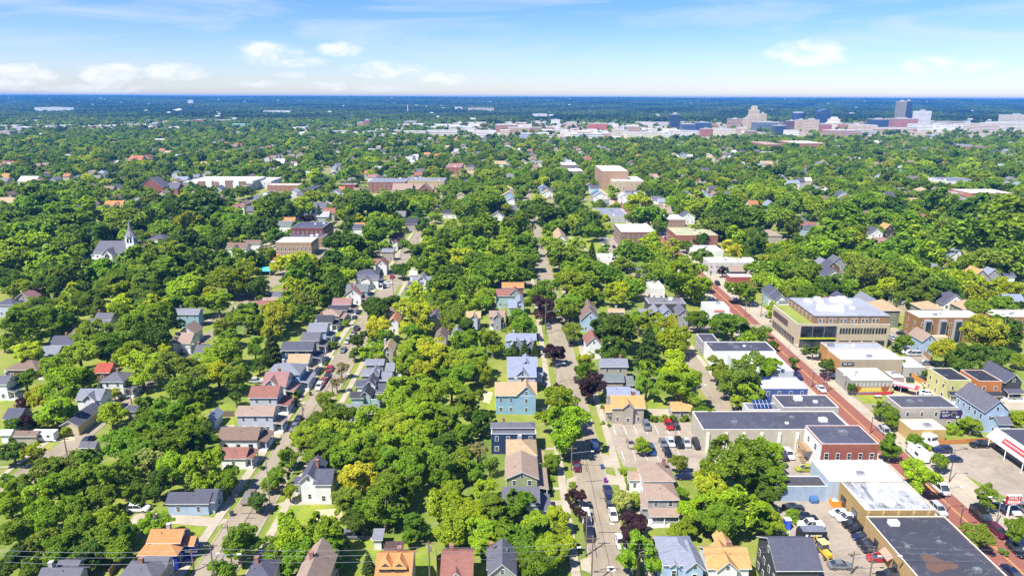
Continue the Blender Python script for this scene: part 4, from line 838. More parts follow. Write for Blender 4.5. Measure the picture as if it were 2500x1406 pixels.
for k in range(4):
    xx=gx+1.8+(x1-gx-2)*k/4.
    for j in range(4): put_win(r,xx+j*1.05,y0,6.6,'F',.8,2.2,WIND)
    put_win(r,xx+1.6,y0,1.6,'F',3.6,2.6,WIND)
for k in range(9):
    yy=y0+2+(y1-y0-3)*k/9
    if k>2: 
        for j in range(3): put_win(r,x0,yy+j*.9,6.4,'L',.7,2.4,WIND)
    put_win(r,x0,yy+1,2.,'L',2.,2.6,WIND)
for k in range(6):
    for j in range(2): put_win(r,x0+8+k*(x1-x0-10)/6+j*1.4,y0+.5,10.4,'F',1.1,1.6)
for k in range(7): put_win(r,x0+6,y0+4+k*(y1-y0)/7,10.4,'L',1.1,1.6)
r,wl,rf,vs,(ox,oy)=Fl('B4','ochre three-storey apartments|with grey balconies and white roof units',(.36,.19,.07),(.68,.7,.74),[('f',1500,2120,142,72,9.6)],units=6,name='apartment_building',cat='apartment building',gap=3.2)
a=vs[0]
for k in range(3): xx=a['x0']-ox+2.+k*5.6; part_box('balcony_stack',r,'stucco',(.32,.33,.36),xx,xx+2.6,a['y0']-oy-1.2,a['y0']-oy,0,9.); part_box('balcony_glazing',r,'glass',None,xx+.3,xx+2.3,a['y0']-oy-1.26,a['y0']-oy-1.2,.5,8.4)
part_box('entrance_canopy',r,'stucco',(.62,.5,.32),a['x0']-ox+1.5,a['x0']-ox+10,a['y0']-oy-3,a['y0']-oy-1.26,0,3.4)
Fl('B4','white-roofed apartment wing|beyond the golden tree at the right edge',(.36,.19,.07),(.68,.7,.74),[('f',2225,2700,136,66,8.6)],units=6,name='apartment_building',cat='apartment building')
# middle distance
Fl('B3','long dark brick shop|with black glazed front under street trees',(.05,.045,.045),(.34,.33,.32),[('f',1345,1700,10,-48,5.)],units=3,wm='brick',dark=True)
r,wl,rf,vs,(ox,oy)=Fl('C3','white corner shop with painted wall|and white flat roof',(.72,.72,.72),(.8,.8,.8),[('f',1900,2115,1065,1005,4.6)],units=1,win='')
a=vs[0]; part_box('painted_panel',r,'tint',(.1,.3,.62),a['x0']-ox+5,a['x1']-ox-2.6,a['y0']-oy-.06,a['y0']-oy,.4,2.8); part_box('red_panel',r,'tint',(.55,.2,.15),a['x0']-ox+3,a['x1']-ox-2,a['y0']-oy-.06,a['y0']-oy,2.9,3.8)
Fl('C3','brown brick three-storey block|with stepped white roof at the crossroads',(.27,.14,.08),(.78,.78,.77),[('f',1080,1415,340,262,9.6)],units=5,wm='brick',gap=2.6,name='apartment_building',cat='apartment building')
Fl('C3','red brick block with green roof|and dark roof pavilions across the brick road',(.36,.12,.06),(.5,.5,.3),[('f',1610,2005,372,295,8.)],units=2,wm='brick',gap=3.2,name='office_building',cat='office building')
Fl('C3','white-roofed parking deck shop|with solar rows in front of the green-roofed block',(.7,.7,.7),(.75,.76,.78),[('f',1770,2055,522,468,4.)],units=2,win='')
Fl('C3','pale long store|with tan-stained white roof above the red store',(.68,.66,.62),(.72,.66,.58),[('f',1920,2390,632,582,6.4)],units=3,gap=2.6)
Fl('C3','red brick store with white roof|on the shopping street',(.42,.07,.06),(.62,.62,.62),[('f',2120,2380,770,738,5.)],units=1,wm='brick')
Fl('C3','white-roofed brick workshop|up the shopping street',(.38,.22,.16),(.8,.8,.8),[('f',1515,1695,222,172,5.)],units=2,wm='brick')
Fl('C3','grey workshop with blue solar strip|behind the brown block',(.55,.55,.55),(.4,.42,.46),[('f',865,1145,185,112,4.6)],units=4)
Fl('C3','white garage with pale roof|beside the gravel lot',(.75,.75,.75),(.6,.55,.5),[('f',875,1040,600,545,3.8)],win='',units=1)
Fl('C3','white low shop|hidden by street trees beside the pale store',(.72,.72,.7),(.7,.7,.68),[('f',1365,1500,880,760,5.2)],units=1)
# school
r,wl,rf,vs,(ox,oy)=Fl('C2','tan brick school gym|with white flat roof beside the yellow bus',(.46,.31,.17),(.72,.73,.74),[('f',200,545,440,388,8.)],wm='brick',name='school_building',cat='school',gap=2.0,h=2.4)
Fl('C2','dark red brick school wing|with blue-grey roof behind the tan gym',(.2,.05,.04),(.12,.13,.19),[('f',355,655,300,245,10.)],units=2,wm='brick',name='school_building',cat='school',gap=2.6)
Fl('C2','low school link roof|between the tan gym and the red wing',(.4,.27,.16),(.16,.16,.18),[('f',300,660,392,360,6.)],units=3,wm='brick',name='school_building',cat='school',win='')
Fl('C2','brown flat annex|behind the red school wing',(.3,.2,.12),(.5,.48,.42),[('f',540,725,262,240,8.)],wm='brick',name='school_building',cat='school')
Fl('C2','pale gabled bus garage|half under the yellow school-yard trees',(.55,.5,.44),(.3,.27,.24),[('y',575,690,640,585,4.,14.)],rm='shingle',name='garage',cat='garage',win='')
# church with steeple
r,wl,rf,vs,(ox,oy)=Hs('C1','white church with slate roof|and pointed corner steeple in the left woodland','W','G',[('x',885,1215,535,422,6.5),('y',960,1070,560,478,6.,8.),('h',860,955,560,508,4.2),('h',1130,1235,560,530,4.6)],name='church',cat='church',chim=[])
tx,ty=G('C1',1240,500,0); a=vs[0]; tx=a['x1']-ox+1.5; ty=a['y0']-oy+3
b=MB(); b.prism([(tx-2.2,ty-2.2),(tx+2.2,ty-2.2),(tx+2.2,ty+2.2),(tx-2.2,ty+2.2)],0,15.); tw=b.build('tower',M['siding'],r,WC['W'])
b=MB(); n=8; base=[(tx+3.*math.cos(i*math.pi/4+.39),ty+3.*math.sin(i*math.pi/4+.39),15.) for i in range(8)]; mid=[(tx+1.3*math.cos(i*math.pi/4+.39),ty+1.3*math.sin(i*math.pi/4+.39),18.) for i in range(8)]; top=(tx,ty,24.)
for i in range(8): j=(i+1)%8; b.poly([base[i],base[j],mid[j],mid[i]]); b.poly([mid[i],mid[j],top])
b.poly(base[::-1]); b.build('steeple',M['shingle'],tw,RC['G'])
for f,(dx,dy) in dict(F=(0,-2.2),R=(2.2,0),L=(-2.2,0)).items():
    for k in(-.8,.8): put_win(tw,tx+dx+(k if f=='F' else 0),ty+dy+(k if f!='F' else 0),12.8,f,1.,2.2,WIND)
b=MB(); b.poly([(a['x0']-ox+18*0+((vs[1]['x0']+vs[1]['x1'])/2-a['x0'])+1.3*math.cos(i*.5236),vs[1]['y0']+.4-oy-.03,5.2+1.3*math.sin(i*.5236)) for i in range(12)]); b.build('round_window',M['glass'],r)
# bigger blocks farther back (photo rows 400-480)
Fl('D1','red brick chapel|with twin dark pointed roofs in the left woods',(.33,.1,.06),'G',[('y',1320,1560,930,840,8.,16.),('x',1560,1700,940,885,6.)],rm='shingle',wm='brick',name='church',cat='church')
r,wl,rf,vs,(ox,oy)=Fl('D1','long white-roofed apartment row|with brown and white bays left of centre',(.6,.57,.53),(.82,.82,.84),[('f',1800,2420,868,828,9.)],units=5,name='apartment_building',cat='apartment building',gap=4)
a=vs[0]
for k in range(9): xx=a['x0']-ox+3+k*(a['x1']-a['x0']-6)/8.6; part_box('bay',r,'brick' if k%2 else 'stucco',(.28,.16,.1) if k%2 else (.7,.7,.7),xx,xx+7,a['y0']-oy-2,a['y0']-oy,0,8.2+(k%3)*.8)
Fl('D1','low white-roofed wing|at the near end of the apartment row',(.3,.29,.3),(.78,.79,.8),[('f',1735,1935,880,852,5.)],name='apartment_building',cat='apartment building')
Hs('D1','orange-roofed church|with red turret on the far left slope','BE',(.46,.16,.09),[('x',1215,1345,680,618,8.),('y',1230,1320,690,650,7.,10.),('y',1340,1430,660,600,9.,9.)],name='church',cat='church',chim=[])
Fl('D2','brick apartment block with pale roof|first of two long blocks at the centre',(.33,.13,.08),(.36,.4,.42),[('f',1090,1440,880,842,10.)],units=4,name='apartment_building',cat='apartment building',wm='brick')
Fl('D2','yellow and grey apartment block|second of two long blocks at the centre',(.62,.5,.24),(.4,.42,.42),[('f',1465,1815,868,838,11.)],units=4,name='apartment_building',cat='apartment building')
Hs('D2','brown-roofed brick church|in front of the two long blocks',(.3,.12,.08),'TB',[('x',1315,1510,955,890,6.),('y',1550,1700,965,885,6.,12.),('x',1510,1715,945,900,6.)],name='church',cat='church',chim=[])
Fl('D2','dark red little block|left of the centre apartments',(.27,.05,.05),(.55,.52,.52),[('f',845,968,905,890,7.)],units=1)
Fl('D2','orange and white shop row|below the white townhouses',(.42,.2,.13),(.6,.52,.45),[('f',125,425,910,892,6.)],units=2)
Fl('D2','white townhouses|at the left of the shop row',(.7,.7,.72),(.8,.8,.82),[('f',-60,165,870,835,7.)],units=2,name='apartment_building',cat='townhouses')
Fl('D2','black monopitch house|right of the shop row',(.05,.05,.05),(.1,.1,.1),[('f',470,550,955,910,6.)])
Fl('D2','red brick school|with tiny bell gable right of centre',(.36,.13,.08),(.4,.2,.15),[('f',1825,1975,740,700,8.)],units=2,wm='brick')
Fl('D3','tall orange and cream brick hospital block|right of the middle street',(.5,.3,.17),(.66,.62,.55),[('f',900,1150,775,722,18.)],units=5,wm='brick',name='apartment_building',cat='apartment building',gap=4.5)
Fl('D3','long cream block with round corner|and white roof below the orange block',(.6,.5,.33),(.82,.82,.8),[('f',1000,1305,872,826,10.)],units=3,name='office_building',cat='office building',gap=3.4)
Fl('D3','terraced white-roofed deck|left of the orange block',(.3,.26,.22),(.75,.75,.75),[('f',515,660,715,690,8.),('f',565,715,775,750,6.)],units=3,name='parking_deck',cat='parking deck')
Fl('D4','long pink-roofed brick complex|at the right edge of the woods',(.38,.17,.12),(.46,.36,.31),[('f',1500,1985,990,965,6.)],units=3)
Fl('D4','brick and white school complex|right end of the pink roofs',(.36,.12,.08),(.72,.7,.68),[('f',1985,2400,985,945,7.)],units=3,wm='brick')
Fl('D4','white and slate modern block|above the pink roofs',(.72,.72,.72),(.3,.32,.36),[('f',1775,2065,870,835,9.)],units=3,gap=4)
Fl('D4','brick hall with dark gables|in front of the modern block',(.33,.12,.08),(.26,.2,.18),[('y',1410,1570,865,830,8.,14.)],rm='shingle')
Fl('D4','red brick flats|left of the downtown edge',(.4,.14,.09),(.5,.36,.3),[('f',30,200,520,492,14.)],wm='brick',name='apartment_building',cat='apartment building',units=2)
Fl('D4','long brick school with pink wings|below downtown',(.42,.17,.11),(.66,.6,.55),[('f',320,605,510,485,14.)],wm='brick',name='school_building',cat='school',units=2,gap=5)
Fl('D4','brick church with green cupola|below the hospital complex',(.45,.2,.13),(.4,.42,.46),[('f',1960,2150,540,515,10.)],wm='brick',units=1,name='church',cat='church')
Fl('D4','white villa|left of the brick school',(.75,.75,.76),(.6,.6,.62),[('f',130,240,620,590,10.)],units=2)
# ---------------------------------------------------------------- trees, two in A2 added for shade, the rest read from the photo: middle x, middle y, width, colour (enlarged-photo pixels)
TD={
'A1':"120,190,250,d 330,230,190,y 60,480,170,m 180,540,280,b 420,420,300,o 640,330,280,o 860,280,280,m 330,650,340,b 560,560,320,m 780,480,320,m 980,450,300,b 1180,480,340,m 100,720,320,b 430,830,340,b 700,760,330,m 950,640,300,m 1040,860,340,b 160,960,340,m 420,1060,330,o 700,1000,340,m 940,1040,340,m 1100,1150,280,m 200,1180,300,d 560,1180,300,m 820,1200,280,d 1180,960,260,m 1310,660,140,m 1400,300,340,l,open 1500,500,300,d 1640,330,300,b 1330,200,340,m 1600,150,340,m 1830,90,300,d 1150,110,340,m 1420,80,320,m 1920,400,440,b,tuft 2180,450,290,m 2350,300,120,d,shrub 2440,690,150,d 2290,1060,400,m,tuft 2130,1330,270,m 1500,890,300,b,flat 30,1330,240,d 300,1330,200,m",
'A2':"500,130,300,b 720,110,320,m 930,150,300,b 1130,130,320,m 1330,120,300,b 1530,110,300,b 640,230,260,m 880,250,280,m 1090,290,250,b 1250,250,280,m 1480,290,340,m 1680,230,280,b 1830,110,230,d 1780,370,340,m 1960,300,290,b 2080,370,220,m 330,250,240,m 220,430,270,m 340,590,140,y 40,680,190,d 130,530,110,o 1000,430,380,g,round 860,480,220,y 900,650,290,o 1060,780,250,m 1330,520,500,m,tuft 1250,720,430,m,tuft 1450,420,340,m 960,870,240,d 2140,180,280,h,open 2250,330,200,o,open 2210,560,240,y 1900,570,240,b 1820,760,390,b 2080,780,340,y 2320,780,340,m 2440,700,210,d 1900,950,340,b 2150,980,340,b 2380,960,310,m 2250,1080,230,b 400,1010,440,b,tuft 640,1010,440,b,tuft 180,1130,290,m 420,1180,340,m 700,1180,340,m 800,1080,270,m 1090,1270,150,c 2430,1150,160,d 1560,900,260,d 1480,1010,170,m",  # last two trees are added to put the open lawn in deep shade
'A3':"100,720,340,m,tuft 250,900,340,b 480,830,270,y 480,980,250,o 120,1080,340,m 400,1130,340,b 560,1060,210,y 100,1260,210,m 290,1290,310,m 650,640,190,p 690,790,120,p 1080,660,220,l,tuft 1230,660,150,b 1180,870,250,p 1200,990,260,p 1250,1170,430,m,tuft 430,300,180,m 1280,140,160,b,tall 1640,300,180,o 1640,600,170,m 2080,330,560,m,tuft 2330,250,430,m 2390,500,260,d 1960,620,430,y,tuft 2200,700,480,b,tuft 1860,750,390,b 2050,850,430,m 2400,830,270,m 1700,920,210,b 1600,960,160,b 610,530,95,b,shrub 1150,480,95,m,shrub 1165,545,95,m,shrub 360,590,110,d,shrub 1090,390,100,b,shrub 1340,800,90,m,shrub 410,470,80,o,shrub",
'A4':"60,250,280,b 120,480,270,m 30,660,240,d 690,560,120,m 290,830,180,m,shrub 60,830,270,b 50,920,160,b 1230,170,230,m 1470,100,170,m 1690,290,175,m 1480,430,370,b,round 2140,640,210,o 2030,1000,270,o 2430,950,260,m 2300,1160,100,o,shrub 1590,180,70,y,shrub",
'B1':"30,370,160,b 240,250,390,m 560,150,340,m 640,180,190,b 200,80,260,b 380,60,290,d 900,30,280,m 1160,90,230,b 1180,230,210,o 1460,190,440,m 1450,330,330,d 870,290,340,o 1000,370,310,m 760,480,340,b 1010,480,190,d 280,500,270,y 540,620,340,b 640,700,310,b 530,1010,340,b 400,900,290,y 560,850,340,b 240,720,210,m 230,970,180,p 250,1120,180,p 100,1160,160,m 440,1090,170,y 850,700,180,o 970,910,180,s 1090,850,120,y 1280,490,360,b 1350,640,340,y 1650,620,390,o 1850,700,340,o 1740,800,340,m 1980,560,290,b 2150,450,340,b 2080,660,310,y 2250,720,270,o 2350,140,250,b 2150,220,210,o 2230,100,75,c 1920,900,160,m 1400,990,290,m,tuft 1560,960,160,d 1060,1030,270,y 1600,1110,340,m 1830,1080,340,b 1350,1180,340,m 1700,1300,390,m 1450,1350,340,b 1900,1300,270,d 1930,1200,210,m 1550,460,160,y 2430,460,160,m 2250,900,140,d 620,1230,150,y,shrub",
'B2':"210,140,290,y 500,110,150,m 30,180,200,m 170,440,240,c 30,380,160,m 50,580,180,d 1190,70,270,d 1200,230,260,g 1240,330,190,m 1520,150,310,y,tall 1090,280,130,d 990,350,170,d 960,470,130,d 1140,450,250,b 830,620,180,h,open 790,760,150,h,open 700,910,200,o 1530,300,270,m 1880,140,260,o 2020,230,210,d 2280,370,250,b,tall 2030,370,290,b 1560,430,340,b 1480,560,310,b 1700,520,340,y 1900,550,310,y 2100,560,310,b 2180,660,210,b 1620,650,290,y 1790,690,160,m 1990,690,290,m 1400,830,390,b 1560,800,340,b 1880,830,290,b 1650,930,340,b 2040,950,260,o 1350,1010,340,b 1600,1080,340,b 1860,1080,340,m 2170,1120,260,d 1100,1100,340,b 1320,1180,310,b 800,1080,310,m 620,1130,290,m 780,1200,340,b 540,1260,290,b 900,1330,340,m 1480,1260,340,b 1700,1230,290,b 1200,1330,310,b 2000,1230,210,m 390,870,135,d,shrub 370,920,110,b,shrub 730,400,130,m,shrub 870,200,100,m,shrub 2460,140,120,m 2450,470,140,d 1000,920,130,b,shrub",
'B3':"150,190,290,m 40,230,110,y 340,60,230,p 430,480,210,p 560,60,270,m 630,270,220,o 470,795,75,p,shrub 800,780,290,p 740,560,210,y 740,650,190,m 1030,260,410,d 1000,420,340,d 1250,160,260,b 1390,200,270,y 1340,430,300,c 1590,330,340,y 1580,230,230,g 1820,150,230,m 2140,210,340,m 2390,290,165,m 1330,640,260,b 1320,800,230,m 1620,640,390,y 1640,800,420,b 1850,1060,200,m 2010,620,270,o 2200,680,390,o 2320,870,310,b 2430,600,160,m 2180,940,130,b 60,450,100,c 160,440,120,c 260,450,100,c 500,1000,480,b,tuft 570,1200,500,b,tuft 980,1090,100,m,shrub 1080,1095,100,m,shrub 1180,1100,100,d,shrub 1280,1100,100,m,shrub 1380,1100,100,m,shrub 1480,1095,100,b,shrub 1580,1100,100,m,shrub 1680,1100,100,m,shrub",
'B4':"60,620,270,b 20,250,130,m 100,380,115,d 40,880,95,b 300,560,110,d 410,430,75,d 490,460,130,d 620,580,140,d 850,800,95,d 1285,600,160,d,shrub 1160,1000,190,o 1240,1090,190,m 1515,280,130,d 1405,250,55,c 1365,240,45,c 1760,460,290,g 2100,290,390,g,round 2060,90,310,m 1980,530,340,d 2330,260,340,d 2250,500,290,d 2440,530,160,b 2430,1100,210,y 2000,1150,180,b,flat 1550,670,120,d,shrub 1440,660,120,d,shrub 1840,910,70,d,shrub 1990,890,70,d,shrub 2120,880,70,m,shrub 2210,885,60,m,shrub 2295,880,60,d,shrub 1830,1215,160,b,shrub 1940,1205,120,b,shrub 170,230,60,o,shrub 55,130,50,o,shrub",
'C1':"70,230,240,m 280,90,260,m 420,50,290,m 550,80,210,m 120,360,260,d 320,330,310,m 580,290,340,m 760,260,310,d 640,430,210,m 280,450,290,b 100,500,270,b 130,600,270,o 440,630,280,b 760,160,290,b 1000,170,210,b 880,340,290,d 1020,320,210,d 1200,240,310,o 1380,290,160,d 1350,480,210,h,open 1560,300,210,m 1480,210,210,m 1640,240,150,d 1800,180,160,b 1830,250,240,y 1750,120,260,d 1900,90,340,d 2050,60,270,d 2120,150,190,m 1700,350,160,m 1830,400,260,d 1960,350,210,b 2080,380,270,d 2240,310,210,m 2300,250,240,m 2080,520,95,c 2110,580,95,c 1560,540,290,o 1400,600,290,m 1620,640,310,m 1830,600,310,m 2000,580,240,m 1100,800,340,m 1330,770,340,m 1500,720,310,m 990,690,280,m 700,720,290,m 450,840,310,d 50,760,210,d 880,960,340,m 1150,1040,240,y 1330,940,310,m 1450,900,290,d 1780,860,290,b 1700,1000,270,m 1870,1010,270,b 2080,1000,270,b 2170,760,390,b 2330,800,240,y 2430,600,210,d 2330,590,190,m 2470,860,210,d 380,1010,270,m 600,1090,210,b 550,900,105,c 1400,1110,290,b 2350,1100,240,m 620,120,240,m 900,140,95,c 690,110,95,c",
'C2':"150,130,270,m 450,80,240,b 320,110,240,d 100,270,260,d 200,370,210,d 30,560,160,d 450,220,125,p 530,200,105,p 620,190,115,s 890,170,190,b 1000,200,140,y 880,290,140,d 1070,90,310,d 1180,130,210,m 1200,300,340,m 1330,60,290,m 1560,140,140,d 1680,70,130,b 1610,240,130,d 850,450,340,d 1060,500,240,m 790,600,280,d 1050,640,190,b 1250,460,125,b 420,620,340,y 420,720,310,m 700,720,290,m 870,750,210,b 420,870,270,y 560,900,240,b 700,900,240,d 200,1090,300,y 500,1080,160,m 30,830,190,d 1400,690,170,d 1530,630,160,m 1550,550,105,d 1220,720,45,c 1180,1030,270,d 1560,890,210,y 1750,830,240,m 1880,820,290,m 1560,1050,290,b 1900,1060,260,o 1750,960,290,m 2000,930,290,m 2200,940,210,b 1730,560,310,m 1930,570,270,y 2080,600,240,m 2250,650,390,m 2220,750,310,m 2400,680,270,m 2290,520,310,b 2060,470,340,m 1830,400,340,m 1680,380,210,b 1700,450,230,y 2060,310,340,m 2250,260,270,m 2060,150,290,m 2250,50,270,m 2420,120,115,o 2460,330,210,m 1440,450,140,m",
'C3':"120,260,310,m 280,110,260,d 370,170,310,d 530,210,160,d 640,100,210,d 750,170,210,m 640,230,180,b 800,320,190,m 880,230,210,y 150,430,260,m 360,400,150,b 500,510,340,o 60,620,270,o 150,620,210,m 100,740,240,m 220,700,120,c 800,580,140,c 640,560,210,m 660,700,340,b 560,790,340,b 700,820,290,m 820,680,210,m 960,740,290,m 1080,650,240,o 1040,900,290,g 1200,850,240,m 800,900,160,y 1330,760,240,m 1200,540,340,m 1530,500,210,y 1480,640,140,d 1660,620,240,m 1680,780,430,b 1800,880,240,y 1850,560,190,m 1850,400,160,d 1690,460,130,m 1440,270,160,m 1370,170,290,m 1230,200,210,m 2160,530,240,g 2200,390,240,b 2380,380,210,d 2050,700,115,p 2380,700,240,m 2440,790,210,b 2230,880,260,m 330,920,340,m 590,1010,290,m 1900,280,240,o 2080,250,290,d 2000,160,210,d 2250,200,310,m 2420,200,240,m 2100,70,270,m 1950,90,240,b 1250,40,230,y 1780,60,230,y",
'C4':"120,220,290,m 300,280,190,o 300,60,260,m 500,80,240,b 650,200,210,o 850,200,340,m 1000,60,240,m 1100,180,210,m 630,400,340,m 830,330,240,o 900,420,270,y 800,500,155,h,open 560,480,290,b 330,430,210,d 80,600,210,y 150,700,290,m 380,740,340,o 480,920,290,m 700,880,340,d 980,680,390,o 1230,640,210,m 1400,670,270,b 1440,860,430,o 1700,850,290,m 1800,900,310,d 1080,920,145,y 1650,560,260,b 1600,430,210,m 1420,500,270,m 1290,470,240,m 1530,400,240,b 1290,385,115,p 1450,270,290,m 1700,280,240,o 1960,370,430,m 2250,250,430,b 2150,440,210,d 2380,560,340,m 2130,620,290,o 1940,680,210,b 1780,730,140,d 1920,800,270,y 2320,850,340,y 2100,950,240,y 2450,900,160,m 2230,1040,240,m 2470,1030,110,d 1650,980,135,m 1300,100,240,d 1750,60,270,m 2000,130,310,d 2250,80,310,m 2420,170,240,m"}
FARPTS=[]   # trees that are only part of the far mass: x,y,R,colour
cand=[]
for cr,s in TD.items():
    for q in s.split():
        f=q.split(','); cand.append((cr,float(f[0]),float(f[1]),float(f[2]),f[3],f[4] if len(f)>4 else None))
big=sorted([q for q in cand if q[5]!='shrub' and q[4] not in 'csp'],key=lambda q:-(px(q[0],0,q[2])[1]-237)*0.02-q[3]/60)
keep=set(map(id,big[:305]))
for q in cand:
    if q[5]=='shrub' or q[4] in 'csp' or id(q) in keep: px_tree(*q)
    else:
        u,v=px(q[0],q[1],q[2]); R=5.
        for _ in range(6): X,Y=P(u,v,1.08*R+.8); R=q[3]/3.90625/2*math.hypot(X,Y)/F
        FARPTS.append((X,Y,R,q[4]))
# ---------------------------------------------------------------- houses seen among the far trees: middle x, eave y, width, roof (enlarged-photo pixels)
FH={'D1':"625,645,90,W 790,640,60,LG 700,630,60,TN 80,712,100,OR 40,700,60,RB 55,768,120,BG 400,825,80,SL 955,792,80,BG 850,810,120,TN 735,840,80,GG 1185,725,140,W 1620,550,80,RO 1600,598,70,TN 1900,605,80,TN 1885,635,60,W 2200,640,100,TN 2290,622,90,TN 1950,708,90,TN 2040,696,60,W 1670,800,80,LG 1730,800,60,LG 1720,860,120,BG 250,872,160,W 340,880,100,RO 70,838,150,OR 1500,495,110,W 1770,510,70,W 2030,516,60,W 1340,486,100,W 2100,818,90,SL 2390,822,60,RB 960,425,60,W 700,415,120,W 1210,414,100,W 400,436,80,W 290,455,80,BG 1740,436,160,W 2330,405,200,W 2000,405,100,W 1100,696,60,W 330,690,100,W",
'D2':"350,635,70,LG 430,616,60,TN 220,696,130,W 500,510,60,TN 685,520,50,TN 920,655,80,RB 900,684,70,BG 990,662,60,SL 820,605,40,W 1170,550,70,TN 1120,580,60,W 1650,616,60,OR 2010,576,90,W 1990,602,80,LG 1905,595,50,W 1820,556,90,TN 530,778,90,RO 570,818,70,RO 520,605,50,W 760,756,40,LG 1250,806,40,W 1130,834,90,RO 1500,686,60,W 1540,636,50,W 1370,720,60,LG 1700,748,70,TN 2220,696,110,LG 2350,708,110,TN 1970,798,60,LG 2060,798,90,TN 2025,880,80,SL 2340,546,40,OR 745,1025,130,LG 770,985,100,LG 80,1025,110,W 20,1045,60,G 2420,945,100,TN 2430,1012,120,TN 1970,1012,80,TN 440,1000,80,G 400,726,40,W",
'D3':"550,668,70,BG 110,570,40,W 750,646,40,TN 150,686,60,TN 310,696,50,LG 1040,656,40,RO 1400,656,40,TN 1450,716,60,W 1600,626,70,TN 1830,666,60,LG 1930,646,60,TN 1740,636,50,W 2080,646,60,TN 2130,646,40,W 2090,746,70,TN 2160,596,40,W 2330,748,100,BG 2430,730,90,BG 2440,700,60,W 1420,830,50,TN 340,942,100,BG 380,988,100,TN 830,940,90,SL 850,990,110,SB 880,1015,120,BG 1220,995,70,SL 1110,1022,100,W 1880,990,80,BG 1990,1005,90,RO 2160,950,90,LG 1420,1050,90,G 1470,1072,70,BG 20,990,70,TN 30,1055,80,BG 400,1045,90,TN",
'D4':"210,860,90,TN 310,892,110,BG 450,866,60,W 600,696,70,TN 290,746,40,W 1140,722,90,RO 1100,758,90,TN 1290,798,100,OR 1150,836,80,BG 910,846,60,W 1530,570,90,G 1610,520,50,TN 1440,608,80,TN 1130,506,80,W 1030,476,80,RO 1640,446,90,BG 1680,466,70,W 1460,470,150,W 2400,520,90,BG 2370,592,90,BG 2250,636,60,G 1870,486,60,TN 780,1005,110,SL 835,1035,70,RB 630,970,50,W 510,940,80,BG 2175,898,60,G 2460,908,60,BG 1540,960,100,TN 1460,1068,80,TN 2020,798,80,TN 1960,804,110,LG 700,546,40,W 270,646,80,BG 60,706,100,TN 180,696,60,TN 1150,768,60,W"}
FARH=[]
RNAME=dict(W='white',LG='pale grey',TN='tan',OR='orange',RB='red-brown',BG='blue-grey',SL='slate',GG='grey-green',RO='rose-brown',G='grey',SB='bright blue')
RC['SB']=(.1,.3,.6)
for cr,s in FH.items():
    for q in s.split():
        x,y,wd,rc=q.split(','); x,y,wd=float(x),float(y),float(wd); wc=random.choice(['W','W','CR','LV','BE','W','LB']); hw=random.choice((4.6,5.2,5.6))
        t=random.choice('xyyhx'); k=max(1.,random.uniform(.9,1.1)); X0,Y0=G(cr,x-wd/2*k,y,hw); X1,_=G(cr,x+wd/2*k,y,hw); W=X1-X0; D=max(9.,min(16,W*.8)); pit=.62
        if rc=='W' and W>22: t='f'; hw=6.; D=14
        if t=='y' and W>16: t='x'
        v=dict(t=t,x0=X0,x1=X1,y0=Y0,y1=Y0+D,hw=hw,r=0 if t=='f' else min(5.,pit*(D if t!='y' else W)/2))
        nm='house' if t!='f' else 'flat_roofed_building'
        r=house(nm,'|',WC[wc],RC[rc] if rc!='W' or t!='f' else (.8,.8,.8),None,[v],chim=[],rm='shingle' if t!='f' else 'membrane',wm='siding' if t!='f' else 'stucco')[0]
        MARKS.pop(); FARH.append((r,(X0+X1)/2,Y0,W,RNAME[rc],t,X0,X1))
